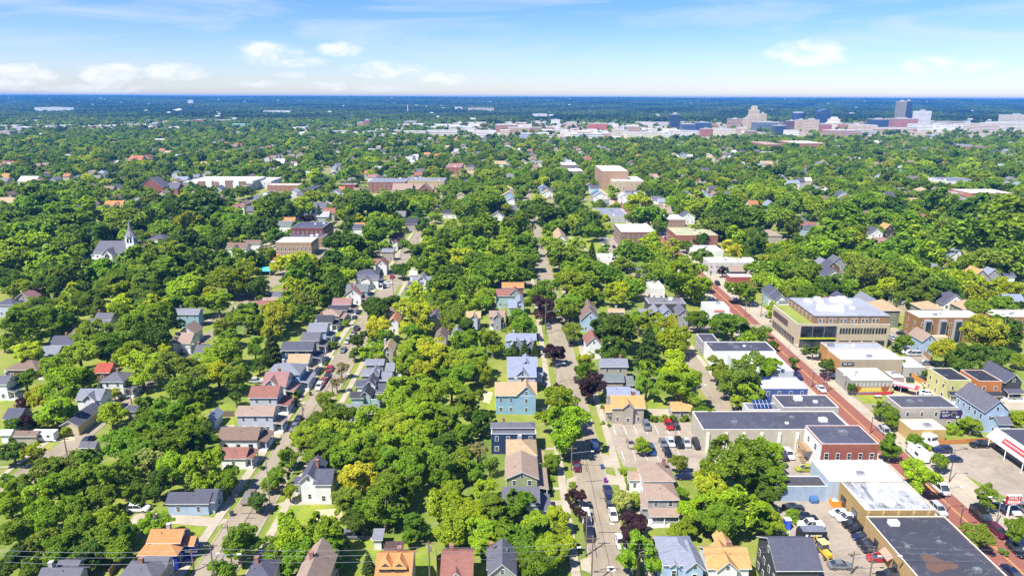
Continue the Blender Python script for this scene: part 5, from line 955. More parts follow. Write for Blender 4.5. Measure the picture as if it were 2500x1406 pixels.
# ---------------------------------------------------------------- downtown and the far plain
def tower(cr,label,col,style,x1,x2,yt,yb,depth=None,name='office_tower',cat='office tower',roof=(.5,.5,.5),extra=None):
    u1,_=px(cr,x1,0); u2,_=px(cr,x2,0); _,vb=px(cr,0,yb); _,vt=px(cr,0,yt); z=0.
    for _i in range(30):
        X0,Y=P(u1,vb,z); Y=min(Y,11500); z=.5*z+.5*float(ground_z(X0,Y))
    sc=Y/P(u1,vb,z)[1]; X0=P(u1,vb,z)[0]*sc; X1=P(u2,vb,z)[0]*sc; W=X1-X0
    h=solve(lambda q:PV((X0+X1)/2,Y,z+q)[1]-vt,1,260); D=depth or max(14,min(45,W*.8)); cx=(X0+X1)/2
    r=empty(name,(cx,Y+D/2,z)); nick,_,rest=label.partition('|'); tag(r,(nick+' '+rest).strip(),cat)
    col=tuple(min(.85,c*1.12) for c in col); roof=tuple(c*.95 for c in roof); w,d=W/2,D/2; b=MB(); rb=MB()
    if extra=='drum':
        pts=[(w*math.cos(i*math.pi/12),w*math.sin(i*math.pi/12)) for i in range(24)]; b.prism(pts,0,h); rb.prism([(p[0]*.9,p[1]*.9) for p in pts],h,h+3)
    elif extra=='round':
        pts=[(-w,0)]+[(-w*math.cos(math.pi*i/14),h*.86+h*.14*math.sin(math.pi*i/14)) for i in range(15)]+[(w,0)]
        n=len(pts); b.faces([(p[0],-d,p[1]) for p in pts]+[(p[0],d,p[1]) for p in pts],[tuple(range(n))[::-1],tuple(range(n,2*n))]+[(i,(i+1)%n,n+(i+1)%n,n+i) for i in range(n)]); rb.box(-w*.3,w*.3,-2,2,h*.9,h*1.0+1)
    elif extra=='step':
        b.box(-w,w,-d,d,0,h*.6); b.box(-w*.74,w*.74,-d*.8,d*.8,h*.6,h*.86); b.box(-w*.4,w*.4,-d*.6,d*.6,h*.86,h); rb.box(-w*.3,w*.3,-d*.5,d*.5,h,h+1.5)
    else:
        b.box(-w,w,-d,d,0,h); rb.box(-w-.0,w,-d,-d+.6,h,h+.9); rb.box(-w,w,d-.6,d,h,h+.9); rb.box(-w,-w+.6,-d+.6,d-.6,h,h+.9); rb.box(w-.6,w,-d+.6,d-.6,h,h+.9); rb.box(-w+.6,w-.6,-d+.6,d-.6,h,h+.15)
        k=random.uniform(.15,.35); rb.box(-w*k,w*k*1.3,-d*.4,d*.4,h+.15,h+.15+min(5,h*.12))
    b.build('facade',M['facade_'+style],r,col); rb.build('roof',M['membrane'],r,roof)
    FOOT.append((X0,X1,Y,Y+D,h)); MARKS.append((nick,cx,Y,rest)); return r
T=tower
T('D3','black glass tower|at the left end of the skyline',(.05,.07,.11),'curtain',1545,1635,235,375)
T('D3','blue glass office slab|right of the black glass tower',(.2,.28,.5),'curtain',1660,1785,328,400)
T('D3','wide bright blue glass block|at the middle of the skyline',(.08,.2,.5),'curtain',1788,1935,313,395)
T('D3','brown banded office block|left of the tall beige tower',(.42,.27,.21),'band',2110,2220,280,385)
T('D3','tall beige concrete tower|with stepped crown',(.52,.43,.31),'punched',2290,2400,158,385,extra='step')
T('D3','beige side tower|attached right of the tall beige tower',(.5,.42,.31),'punched',2390,2455,230,380)
T('D3','low beige shoulder block|attached left of the tall beige tower',(.5,.41,.31),'punched',2230,2292,278,383)
T('D3','pale blue-white glass block|right of the beige towers',(.5,.62,.72),'curtain',2370,2620,312,405)
T('D3','white office with dark window bands|between two grey stair towers',(.72,.71,.68),'band',620,900,428,495)
T('D3','long cream gridded building|at the front of downtown',(.7,.64,.5),'punched',1140,1515,414,496,cat='large building',name='large_building')
T('D3','red-walled arena|behind the white banded office',(.45,.12,.08),'punched',775,950,323,378,name='large_building',cat='arena')
T('D3','white domed hall|beside the red-walled arena',(.75,.75,.73),'punched',950,1050,325,352,name='large_building',cat='hall')
T('D3','long tan warehouse|left of the highway bend',(.42,.29,.2),'punched',0,212,363,412,name='large_building',cat='warehouse')
T('D3','brown tall warehouse|touching the long tan warehouse',(.32,.2,.15),'punched',214,310,360,405,name='large_building',cat='warehouse')
T('D3','blue and white low block|in front of the brown warehouse',(.35,.42,.6),'band',125,345,420,470,name='large_building',cat='building')
T('D3','cream stone church block|with a thin grey spire',(.55,.5,.4),'punched',1012,1140,385,460,name='large_building',cat='church')
T('D3','cream apartment block|at the front right of downtown',(.6,.54,.44),'punched',1992,2160,378,465,name='large_building',cat='building')
T('D3','pinkish mid block|behind the cream apartment block',(.5,.36,.3),'punched',2160,2225,368,430,name='large_building',cat='building')
T('D3','dark brown old block|below the pale glass block',(.28,.17,.13),'punched',2280,2372,393,450,name='large_building',cat='building')
T('D3','long white deck building|left of the black glass tower',(.68,.66,.64),'band',1375,1540,313,362,name='large_building',cat='building')
T('D3','small white office|behind the long cream building',(.72,.72,.72),'band',1240,1370,308,350,name='large_building',cat='building')
T('D3','white school on the hill|left of downtown',(.7,.68,.66),'punched',240,372,230,268,name='large_building',cat='building')
T('D3','white gabled block|below the hillside woods',(.72,.7,.66),'punched',415,495,283,335,name='large_building',cat='building')
T('D3','tan low factory|behind the highway',(.52,.44,.36),'punched',562,655,308,360,name='large_building',cat='factory')
T('D3','rust-red brick block|before the blue glass block',(.35,.13,.1),'punched',1845,1950,373,445,name='large_building',cat='building')
T('D3','tan corner block|right of the white banded office',(.55,.4,.28),'punched',905,980,420,490,name='large_building',cat='building')
T('D3','pale stone block with many windows|below the blue glass slab',(.6,.57,.52),'punched',1600,1790,395,455,name='large_building',cat='building')
T('D3','long green-roofed low hall|at the tree line before downtown',(.6,.62,.58),'band',1525,1760,448,490,roof=(.3,.45,.4),name='large_building',cat='building')
T('D3','brown stepped roof block|behind the cream church block',(.4,.28,.22),'punched',1140,1260,350,410,name='large_building',cat='building')
T('D4','dark blue drum tower|with a round flat top',(.06,.06,.16),'curtain',300,415,220,330,extra='drum')
T('D4','blue glass tower with arched top|in the middle of the right-hand skyline',(.04,.1,.28),'curtain',540,640,188,345,extra='round')
T('D4','dark maroon office|below the drum tower',(.12,.05,.08),'punched',245,335,298,380)
T('D4','tan square tower|below and right of the drum tower',(.52,.41,.28),'punched',332,415,288,400)
T('D4','tan wide tower|beside the arched blue tower',(.52,.42,.3),'punched',417,535,288,412)
T('D4','small dark blue glass cube|in front of the tan square tower',(.05,.08,.26),'curtain',120,220,343,435)
T('D4','white stepped hotel tower|right of the arched blue tower',(.72,.66,.56),'punched',640,755,262,378,extra='step')
T('D4','red-brown brick office|in front of the white stepped hotel',(.35,.13,.12),'punched',535,655,330,412)
T('D4','rust brick warehouse|right of the white stepped hotel',(.4,.18,.12),'punched',762,890,328,385,name='large_building',cat='warehouse')
T('D4','tan long office|before the rust brick warehouse',(.55,.45,.34),'punched',892,1090,338,410,name='large_building',cat='building')
T('D4','royal blue glass office|left of the wide pink brick block',(.05,.13,.36),'curtain',1050,1195,283,385)
T('D4','wide pink-red brick block|below the tallest tower',(.45,.18,.16),'band',1232,1470,278,382,name='large_building',cat='building')
T('D4','tallest tower banded half|tan with white floor lines',(.3,.27,.24),'band',1282,1352,112,330)
T('D4','tallest tower glass half|dark glass joined to the banded half',(.02,.04,.12),'curtain',1352,1405,108,330)
T('D4','black glass slab|behind the white banded tower',(.02,.03,.08),'curtain',1440,1512,214,340)
T('D4','white banded tower|right of the black glass slab',(.7,.7,.68),'band',1478,1595,203,345)
T('D4','wide brown-pink museum|at the tree line below downtown',(.42,.27,.22),'band',650,930,388,458,name='large_building',cat='museum')
T('D4','white parking block|right of the pink-red brick block',(.74,.73,.7),'band',1462,1640,328,396,name='parking_deck',cat='parking deck')
T('D4','white colonnaded hall|left of the hospital complex',(.76,.75,.72),'punched',1655,1900,335,398,name='large_building',cat='hall')
T('D4','beige banded hospital wing|first block from the colonnaded hall',(.66,.6,.5),'band',1902,2080,325,398,name='hospital',cat='hospital')
T('D4','pinkish hospital wing|second block from the colonnaded hall',(.6,.5,.42),'band',2068,2250,325,415,name='hospital',cat='hospital')
T('D4','long white hospital wing|at the right photo edge',(.7,.66,.58),'band',2215,2700,310,392,name='hospital',cat='hospital')
T('D4','stepped hospital tower|topmost at the right photo edge',(.62,.56,.46),'band',2330,2560,240,345,name='hospital',cat='hospital')
T('D4','white front office|below the tan square tower',(.72,.7,.66),'punched',235,345,388,458,name='large_building',cat='building')
T('D4','grey deck building|right of the brown-pink museum',(.5,.5,.5),'band',932,1090,388,432,name='parking_deck',cat='parking deck')
T('D4','pink-beige long low block|below the wide pink brick block',(.56,.45,.38),'band',1092,1430,366,415,name='large_building',cat='building')
T('D4','rusty flat warehouse|behind the colonnaded hall',(.35,.22,.18),'band',1690,1900,305,340,name='large_building',cat='warehouse')
T('D4','white far warehouse|right of the white banded tower',(.7,.7,.7),'band',1640,1800,318,345,name='large_building',cat='warehouse')
T('D2','long pale exhibition hall|left of downtown',(.6,.57,.52),'band',1640,1940,392,448,name='large_building',cat='hall')
T('D2','cream and dark old factory|left of the exhibition hall',(.5,.44,.37),'punched',1370,1640,400,455,name='large_building',cat='factory')
T('D2','brown brick factory with tall stack|at the downtown edge',(.36,.18,.12),'punched',2300,2520,336,402,name='large_building',cat='factory')
T('D2','red brick mill|in a wooded cluster left of downtown',(.35,.13,.1),'punched',1050,1110,288,368,name='large_building',cat='mill')
T('D2','brown mill wing|left of the red brick mill',(.42,.26,.2),'punched',985,1052,310,368,name='large_building',cat='mill')
T('D2','white front warehouse|left of the brown factory',(.68,.66,.62),'band',2112,2300,392,445,name='large_building',cat='warehouse')
T('D2','white low warehouse|above the left suburbs',(.72,.7,.66),'band',680,880,398,440,name='large_building',cat='warehouse')
T('D2','bright white-roofed warehouse|with long low walls',(.75,.75,.75),'band',405,565,412,442,roof=(.8,.8,.8),name='large_building',cat='warehouse')
T('D2','white twin-roofed warehouse|before the red brick mill',(.72,.72,.72),'band',1030,1200,400,430,name='large_building',cat='warehouse')
T('D2','blue-brown office|right of the red brick mill',(.3,.28,.4),'punched',1428,1550,303,350,name='large_building',cat='building')
T('D2','white distant plant|on the wooded ridge',(.75,.74,.72),'band',90,360,200,226,name='large_building',cat='plant')
T('D2','ochre quarry-like plant|on the far right-hand ridge',(.66,.52,.32),'band',2040,2290,172,196,name='large_building',cat='plant')
T('D2','white far hall|left of the ochre plant',(.75,.72,.66),'band',1915,1990,164,184,name='large_building',cat='hall')
T('D1','crimson hall|left of two on the far left plain',(.4,.02,.08),'punched',1728,1838,294,336,name='large_building',cat='hall')
T('D1','larger crimson hall|right of two on the far left plain',(.42,.02,.09),'punched',1842,1946,288,340,name='large_building',cat='hall')
T('D1','long rust brick building|right of the crimson halls',(.4,.18,.14),'band',1998,2216,290,325,name='large_building',cat='building')
T('D1','green-roofed long shed|below the rust brick building',(.35,.5,.42),'band',2180,2470,330,350,roof=(.35,.6,.48),name='large_building',cat='shed')
T('D1','long white far factory|on the wooded left plain',(.82,.82,.82),'band',332,745,168,206,name='large_building',cat='factory')
T('D1','white tall far block|on the left ridge',(.78,.78,.8),'punched',1795,1850,97,148,name='large_building',cat='building')
T('D1','pinkish theatre block|at the left photo edge',(.48,.36,.32),'punched',-20,112,396,474,name='large_building',cat='theatre')
T('D1','dark-roofed low block|beside the pinkish theatre block',(.3,.26,.28),'punched',112,215,408,448,name='large_building',cat='building')
q=random.Random(21)
ADJ=['white','cream','pale grey','tan','brick','rust-red','beige','buff','stone-coloured','blue-grey']; CLR=[(.75,.74,.72),(.66,.6,.5),(.6,.6,.6),(.52,.42,.32),(.42,.2,.14),(.4,.15,.1),(.6,.53,.44),(.58,.48,.36),(.5,.48,.46),(.38,.44,.54)]
PLAIN=[]
def plain_row(cr,x0,x1,y0,y1,n,hmin,hmax,wmin=40,wmax=150):
    for i in range(n):
        x=x0+(x1-x0)*(i+q.random())/n; yb=q.uniform(y0,y1); w=q.uniform(wmin,wmax); h=q.uniform(hmin,hmax); k=q.choice((0,0,0,0,1,2,3,4,5,6,7,8,9))
        if any(f[0]<P(*px(cr,x,yb))[0]<f[1] and abs(P(*px(cr,x,yb))[1]-f[2])<30 for f in FOOT): continue
        r=T(cr,'|',CLR[k],q.choice(('punched','band')),x-w/2,x+w/2,yb-h,yb,name='plain_building',cat='building',roof=q.choice(((.8,.8,.79),(.7,.68,.65),(.55,.55,.55),(.82,.8,.77)))); MARKS.pop(); PLAIN.append((r,k,r.location.x,r.location.y,w))
plain_row('D1',40,1700,305,380,60,12,24); plain_row('D2',1200,2500,330,450,44,14,30); plain_row('D3',0,2500,335,450,80,14,32,30,120); plain_row('D4',0,1900,330,410,46,14,30,30,120); plain_row('D2',350,1200,350,440,12,10,22); plain_row('D3',200,2500,325,460,60,14,34,24,80); plain_row('D4',0,2200,320,420,40,14,34,24,80)
plain_row('D3',300,1500,440,480,9,16,30,50,120)
# far landmarks
def stack(cr,label,x,yt,yb,r,col,name='smokestack'):
    u,vb=px(cr,x,yb); _,vt=px(cr,x,yt); z=0.
    for _i in range(30): X,Y=P(u,vb,z); Y=min(Y,10000); z=.5*z+.5*float(ground_z(X,Y))
    h=solve(lambda k:PV(X,Y,z+k)[1]-vt,1,200); root=empty(name,(X,Y,z)); nick,_,rest=label.partition('|'); tag(root,(nick+' '+rest).strip(),name.replace('_',' ')); MARKS.append((nick,X,Y,rest))
    return root,h
root,h=stack('D2','tall pale smokestack|standing on the far plain',1470,143,226,3,0); b=MB(); b.tube((0,0,0),(0,0,h),4.2,3,12); b.build('shaft',M['tint'],root,(.62,.52,.38)); b=MB(); b.box(-12,12,-9,9,0,7); b.build('boiler_house',M['tint'],root,(.62,.58,.5))
root,h=stack('D1','white water tower|on the left plain',1715,178,240,3,0,'water_tower'); b=MB(); 
for i in range(12): a0=i*math.pi/6; b.tube((5*math.cos(a0),5*math.sin(a0),0),(5*math.cos(a0),5*math.sin(a0),h*.62),.7,.7,6)
b.build('legs',M['tint'],root,(.5,.52,.55)); b=MB(); b.tube((0,0,h*.55),(0,0,h*.72),9,16,20); b.tube((0,0,h*.72),(0,0,h*.86),16,15,20); b.tube((0,0,h*.86),(0,0,h),15,3,20); b.build('tank',M['tint'],root,(.72,.74,.76))
for cr,x,yt,yb,lb in (('D2',2230,80,232,'thin grey mast|on the right-hand ridge'),('D2',897,265,360,'thin white mast|above the left suburbs'),('D3',592,555,650,'tall slim mast|beside the terraced deck'),('D2',2455,275,345,'thin red mast|at the downtown edge')):
    root,h=stack(cr,lb,x,yt,yb,.5,0,'radio_mast'); b=MB(); b.tube((0,0,0),(0,0,h),.7,.35,6); b.build('mast',M['tint'],root,(.4,.42,.42)); b=MB(); b.box(-1.2,1.2,-1.2,1.2,h*.8,h*.8+1.4); b.build('antenna',M['metal'],root)
root,h=stack('D3','slender grey spire|above the cream stone church',1096,315,455,2,0,'church_spire'); b=MB(); b.box(-4,4,-4,4,0,h*.5); b.build('tower',M['tint'],root,(.5,.46,.38)); b=MB(); b.tube((0,0,h*.5),(0,0,h),5,.1,8); b.build('spire',M['tint'],root,(.33,.38,.4))
# ---------------------------------------------------------------- streets, pavements, lots, lawns
def street(x0,x1,y0,y1,walks,lab):
    rsheet('road',x0,x1,y0,y1,'asphalt',None,lab+' road surface')
    for s in (x0-.22,x1): raised('kerb',s,s+.22,y0,min(y1,700),.13,'concrete','pale kerb along the '+lab)
    for a,b in walks: raised('pavement',a,b,y0,min(y1,900),.12,'concrete','pale concrete pavement beside the '+lab)
street(-59.6,-51.6,90,1350,[(-63.,-61.),(-49.6,-47.9)],'left residential street')
street(16.8,24.4,90,1350,[(12.7,14.5),(26.8,28.6)],'middle residential street')
street(-118,-111,120,1350,[(-121.3,-119.9)],'far left lane')
rsheet('road',61.2,67.6,176,420,'asphalt',None,'narrow alley behind the shops'); raised('kerb',67.6,69.,176,300,.12,'concrete','pale edge of the shop alley')
rsheet('brick_road',96.2,103.2,80,640,'brick_road',None,'red brick shopping street'); rsheet('road',92.6,96.2,80,900,'concrete',None,'pale parking lane left of the brick street'); rsheet('road',103.2,106.6,80,900,'concrete',None,'pale parking lane right of the brick street')
raised('pavement',88.6,92.6,80,900,.13,'concrete','wide pavement left of the brick street'); raised('pavement',106.6,111.5,80,181,.13,'concrete','wide pavement right of the brick street'); raised('pavement',106.6,112.5,200,900,.13,'concrete','wide pavement right of the brick street beyond the crossing')
for x in (99.55,99.85): rsheet('road_marking',x,x+.12,80,500,'yellow_paint',None,'yellow centre line on the brick street')
for x0,x1,y,w in((60,260,407,8),(-300,60,430,7),(60,112,262,8),(106.6,300,191,9),(-500,500,620,8),(-600,700,845,8),(-800,900,1090,9),(-200,16,330,6)): rsheet('road',x0,x1,y-w/2,y+w/2,'asphalt',None,'cross street running between the blocks')
for x in(-171,-224,-285,-345,-410,181,252,318,390,470,-480,560): rsheet('road',x-3.5,x+3.5,330,1350,'asphalt',None,'tree-lined side street')
LOTS=[]
def lot(name,cr,pts,mat,lab): LOTS.append([G(cr,x,y) for x,y in pts]); return psheet(name,cr,pts,mat,None,lab)
lot('parking_lot','O',[(1474,1032),(1775,1030),(1862,1150),(1600,1150),(1522,1138)],'lot','cracked parking lot beside the middle street')
lot('parking_lot','A4',[(-60,610),(770,612),(1660,1560),(330,1560),(250,900),(60,700)],'lot','busy car yard behind the ochre store')
lot('parking_lot','A4',[(-40,190),(440,215),(560,470),(60,470)],'lot','small yard behind the red brick building')
lot('parking_lot','A4',[(1590,142),(2250,128),(3300,760),(2900,1300),(2330,640),(2050,485),(1880,400)],'lot','strip mall parking lot')
lot('parking_lot','B4',[(1235,210),(1420,330),(1500,420),(1680,620),(1560,640),(1200,370)],'lot','parking lot behind the cream shop')
lot('parking_lot','B4',[(1290,735),(1480,690),(1700,880),(1200,880)],'dirt','gravel yard beside the mural restaurant')
lot('forecourt','B4',[(1770,930),(2600,900),(2700,1020),(1900,1020)],'concrete','pale side street corner')
lot('lawn','B4',[(870,820),(1150,820),(1190,955),(960,960)],'lawn','small lawn below the mural')
lot('lawn','A4',[(1545,185),(1640,185),(1900,425),(1830,440)],'lawn','grass strip at the strip mall')
lot('driveway','A1',[(1270,820),(1420,760),(1560,800),(1880,815),(2200,850),(2060,925),(1640,890),(1240,890)],'concrete','long pale driveway of the pale blue bungalow')
lot('lawn','A1',[(1640,893),(2050,930),(1900,1110),(1730,1040)],'lawn','dry lawn behind the royal blue house'); lot('lawn','A1',[(2040,770),(2230,690),(2110,850),(1990,810)],'lawn','lawn strip beside the pale blue bungalow')
lot('lawn','A1',[(210,110),(600,100),(470,195),(230,190)],'lawn','clipped lawn before the camper'); lot('path','A1',[(0,345),(250,338),(250,350),(0,360)],'concrete','garden path'); lot('yard','A1',[(350,90),(700,60),(720,95),(560,110)],'dirt','gravel yard of the camper')
lot('driveway','A2',[(150,720),(420,652),(720,655),(740,700),(250,722)],'concrete','driveway below the white farmhouse')
lot('lawn','A2',[(235,722),(650,705),(860,770),(850,910),(100,1000)],'lawn','yellowing corner lawn'); lot('yard','A2',[(590,760),(830,745),(860,880),(560,870)],'dirt','worn sandy patch of the corner lawn')
lot('lawn','A2',[(900,1040),(1240,1040),(1240,1220),(880,1220)],'lawn','fenced back garden'); lot('lawn','A2',[(1440,1040),(1600,1040),(1740,1370),(1500,1370)],'lawn','narrow back garden'); lot('yard','A2',[(1000,1010),(1130,1010),(1130,1045),(1000,1045)],'dirt','bare ground by the minivan')
for pts,lb in (([(872,222),(1012,250),(1062,362),(930,352)],'parking lot entrance'),([(938,415),(1040,440),(1080,520),(968,520)],'driveway of the brown duplex'),([(1275,885),(1545,868),(1530,925),(1290,945)],'front path of the tan duplex'),([(660,430),(560,470),(560,560),(640,545)],'driveway left of the middle street'),([(690,1235),(800,1200),(795,1370),(700,1330)],'driveway by the lamp pole'),([(395,670),(530,670),(535,710),(400,720)],'front path of the grey flat-fronted house')): lot('driveway','A3',pts,'concrete',lb)
lot('driveway','B3',[(1330,1005),(1570,1005),(1600,1075),(1340,1075)],'concrete','driveway of the beige garage'); lot('lawn','B3',[(1330,925),(1560,925),(1540,1003),(1340,1003)],'lawn','lawn behind the beige garage')
lot('lawn','B2',[(2010,760),(2330,760),(2300,1160),(2230,1000)],'lawn','back lawn of the sky blue house'); lot('yard','B2',[(2120,830),(2280,850),(2250,960),(2160,930)],'dirt','worn patch of the back lawn')
lot('driveway','B2',[(600,488),(770,500),(750,545),(620,520)],'concrete','driveway beside the navy house'); lot('driveway','B2',[(-60,1215),(270,1240),(240,1290),(-60,1270)],'concrete','driveway below the lavender house')
lot('lawn','B2',[(240,330),(440,310),(440,365),(230,365)],'lawn','bright back lawn'); lot('lawn','B2',[(560,560),(690,535),(640,620),(520,620)],'lawn','front lawn of the light blue foursquare'); lot('lawn','B2',[(760,300),(905,235),(860,340),(760,440)],'lawn','terraced front lawn uphill')
lot('lawn','B1',[(1640,195),(2070,190),(1980,280),(1870,285)],'lawn','lawn below the sky blue house'); lot('driveway','B1',[(1870,170),(2130,160),(2070,195),(1880,192)],'concrete','drive beside the sky blue house'); lot('lawn','B1',[(2010,980),(2240,960),(2240,1050),(2030,1050)],'lawn','bright yard before the lavender house'); lot('lawn','B1',[(2050,1090),(2240,1090),(2240,1160),(2060,1170)],'lawn','small fenced yard'); lot('driveway','B1',[(2060,1170),(2240,1160),(2230,1205),(2080,1205)],'concrete','patio of the fenced yard')
lot('driveway','B1',[(830,1080),(940,1080),(870,1140),(850,1130)],'dirt','apron of the yellow garage'); lot('lawn','B1',[(0,870),(100,870),(60,960),(0,960)],'lawn','lawn of the white house at the edge')
lot('forecourt','C2',[(90,455),(205,440),(330,560),(230,620),(130,655),(40,640)],'concrete','school forecourt'); lot('road','C2',[(560,560),(735,378),(800,372),(640,640)],'asphalt','road beside the school'); lot('lawn','C2',[(-20,655),(140,640),(100,705),(-20,745)],'lawn','school lawn'); lot('lawn','C2',[(160,680),(240,655),(240,700),(140,720)],'lawn','narrow school lawn')
lot('forecourt','C2',[(1150,510),(1600,540),(1600,610),(1400,600),(1120,585)],'lot','dusty corner lot'); lot('forecourt','C2',[(1820,775),(1980,770),(1980,805),(1850,810)],'concrete','bright drive in the trees')
lot('parking_lot','C3',[(570,385),(700,395),(760,520),(640,470)],'concrete','drive of the longhouse church'); lot('parking_lot','C3',[(855,375),(1005,370),(1100,500),(900,520)],'lot','parking lot beside the brown brick block'); lot('lawn','C3',[(700,402),(850,405),(905,500),(765,508)],'lawn','planted square by the parking lot'); lot('lawn','C3',[(850,345),(1000,345),(1005,385),(860,390)],'lawn','lawn behind the planted square')
lot('parking_lot','C3',[(2000,420),(2130,400),(2180,450),(2080,500)],'concrete','side street yard'); lot('forecourt','C1',[(700,620),(830,590),(860,640),(760,650)],'concrete','church forecourt'); lot('lawn','C1',[(570,590),(700,580),(680,630),(600,640)],'lawn','church lawn')
sheet('city_ground',[(-160,1480),(1250,1480),(1900,2350),(1000,2500),(-250,2500)],'lot',.03,'pale paved ground of the downtown blocks'); sheet('city_ground',[(-1250,1700),(-420,1640),(-420,2020),(-1450,2050)],'lot',.03,'pale paved ground of the warehouse strip')
# garden paths, side drives and foundation shrubs of the near street houses
for o_ in [o for o in COL.objects if o.parent is None and o.get('category')=='house' and o.location.y<300]:
    ch={c.name.split('.')[0]:c for c in o_.children}; x,y=o_.location.x,o_.location.y
    if 'wall' not in ch: continue
    vs_=[v.co for v in ch['wall'].data.vertices]; xa,xb=min(v.x for v in vs_)+x,max(v.x for v in vs_)+x; ya,yb=min(v.y for v in vs_)+y,max(v.y for v in vs_)+y
    nk=o_['label']
    if -78<xb<-64 and 'porch' in ch:
        rsheet('path',xb+2,-62.9,(ya+yb)/2-.6,(ya+yb)/2+.6,'concrete',None,'front path to the street'); 
        if random.random()<.6: rsheet('driveway',xb-8,-59.4,ya-3.3,ya-.8,'concrete',None,'narrow side drive')
    if -2<xb<12.8 and xa>-6: rsheet('path',xb+.5,12.8,(ya+yb)/2-.6,(ya+yb)/2+.6,'concrete',None,'front path to the street')
    if 28<xa<40: rsheet('path',28.5,xa+.5,(ya+yb)/2-.6,(ya+yb)/2+.6,'concrete',None,'front path to the street')
    for k in range(random.choice((1,2,2,3))):
        s_=random.choice((-1,1,0)); R=random.uniform(.5,.95)
        X,Y=(random.uniform(xa,xb),ya-R-.3) if s_==0 else ((xb+R+(3. if 'porch' in ch else .5)) if s_>0 else xa-R-.5,random.uniform(ya,yb))
        add_tree(X,Y,R,random.choice('dmbmo'),'shrub')
# lot markings and street repairs
for k in range(7): rsheet('road_marking',30+k*2.9,30.12+k*2.9,171,176.5,'white_paint',None,'worn white bay line in the cracked parking lot')
for k in range(6): rsheet('road_marking',30+k*2.9,30.12+k*2.9,157,162,'white_paint',None,'worn white bay line in the cracked parking lot')
q=random.Random(4)
def tarline(x0,y0,x1,y1,w=.14):
    dx,dy=x1-x0,y1-y0; l=math.hypot(dx,dy); nx_,ny_=-dy/l*w/2,dx/l*w/2; sheet('tar_seam',[(x0+nx_,y0+ny_),(x0-nx_,y0-ny_),(x1-nx_,y1-ny_),(x1+nx_,y1+ny_)],'tar',None,'dark tar seam in the road')
for cx,y0,y1 in((20.6,112,190),(-55.6,112,220)):
    for k in range(14):
        y=q.uniform(y0,y1); x=cx+q.uniform(-2.4,2.); a=q.choice((0,0,.15,1.4,1.57)); l=q.uniform(1.2,4.5)*(1 if a<1 else 1.4); tarline(x,y,x+l*math.cos(a),y+l*math.sin(a))
    tarline(cx-.2,y0,cx,y1,.08)
x,y=G('A3',985,1322); b=MB(); b.poly([(x+.9*math.cos(i*.4),y+.9*math.sin(i*.4),.034) for i in range(16)],0); b.poly([(x+.42*math.cos(i*.4),y+.42*math.sin(i*.4),.04) for i in range(16)],1); o=b.build('manhole_cover',[M['white_paint'],M['tar']]); tag(o,'round manhole in the middle street near the lower edge','manhole')
x,y=G('A4',860,1197); b=MB(); b.poly([(x+.9*math.cos(i*.4),y+.9*math.sin(i*.4),.044) for i in range(16)],0); b.poly([(x+.45*math.cos(i*.4),y+.45*math.sin(i*.4),.05) for i in range(16)],1); o=b.build('manhole_cover',[M['white_paint'],M['tar']]); tag(o,'round manhole in the car yard near the red coupe','manhole')
# ---------------------------------------------------------------- vehicles
def loft(b,secs,m=0,tp=.86):
    """secs: (y, half width, z0, z1) from back to front"""
    R=[]
    for y,w,z0,z1 in secs:
        zm=z0+(z1-z0)*.55; R.append([(-w*.94,y,z0),(w*.94,y,z0),(w,y,zm),(w*tp+.0,y,z1),(-w*tp,y,z1),(-w,y,zm)])
    n=6
    for a,c in zip(R,R[1:]):
        b.faces(a+c,[(i,(i+1)%n,n+(i+1)%n,n+i) for i in range(n)],m)
    b.poly(R[0][::-1],m); b.poly(R[-1],m)
def frustum(b,y0,y1,w0,z0,Y0,Y1,w1,z1,m=0):
    lo=[(-w0,y0,z0),(w0,y0,z0),(w0,y1,z0),(-w0,y1,z0)]; hi=[(-w1,Y0,z1),(w1,Y0,z1),(w1,Y1,z1),(-w1,Y1,z1)]
    b.faces(lo+hi,[(0,1,5,4),(1,2,6,5),(2,3,7,6),(3,0,4,7),(4,5,6,7)],m)
SPEC=dict(
 sedan=([(-2.35,.72,.42,.82),(-2.2,.86,.3,.98),(-1.2,.91,.24,1.0),(.9,.91,.24,.96),(2.0,.86,.28,.84),(2.35,.7,.38,.68)],(-1.85,1.15,.83,.95,-1.0,.3,.63,1.43),1.42),
 suv=([(-2.3,.8,.45,1.0),(-2.2,.92,.34,1.14),(-1.0,.95,.3,1.15),(1.0,.95,.3,1.1),(2.1,.9,.34,1.0),(2.35,.76,.42,.85)],(-2.2,1.2,.87,1.1,-1.95,.45,.7,1.72),1.45),
 van=([(-2.55,.85,.4,1.05),(-2.45,.96,.32,1.15),(-1.0,.98,.3,1.15),(1.4,.98,.3,1.1),(2.3,.92,.34,.95),(2.55,.76,.42,.8)],(-2.45,2.0,.9,1.1,-2.25,.9,.74,1.86),1.6),
 pickup=([(-2.8,.9,.5,1.05),(-2.7,.96,.45,1.1),(-.9,.97,.4,1.1),(1.2,.97,.4,1.12),(2.5,.93,.44,1.05),(2.8,.8,.5,.9)],(-.95,1.3,.88,1.08,-.75,.55,.72,1.8),1.75),
 bigvan=([(-2.8,.95,.4,1.3),(-2.7,1.02,.35,1.4),(0,1.02,.33,1.4),(1.9,1.02,.35,1.35),(2.6,.95,.4,1.0),(2.8,.8,.5,.85)],(-2.75,2.3,.98,1.3,-2.65,1.3,.86,2.25),1.75))
VM={}
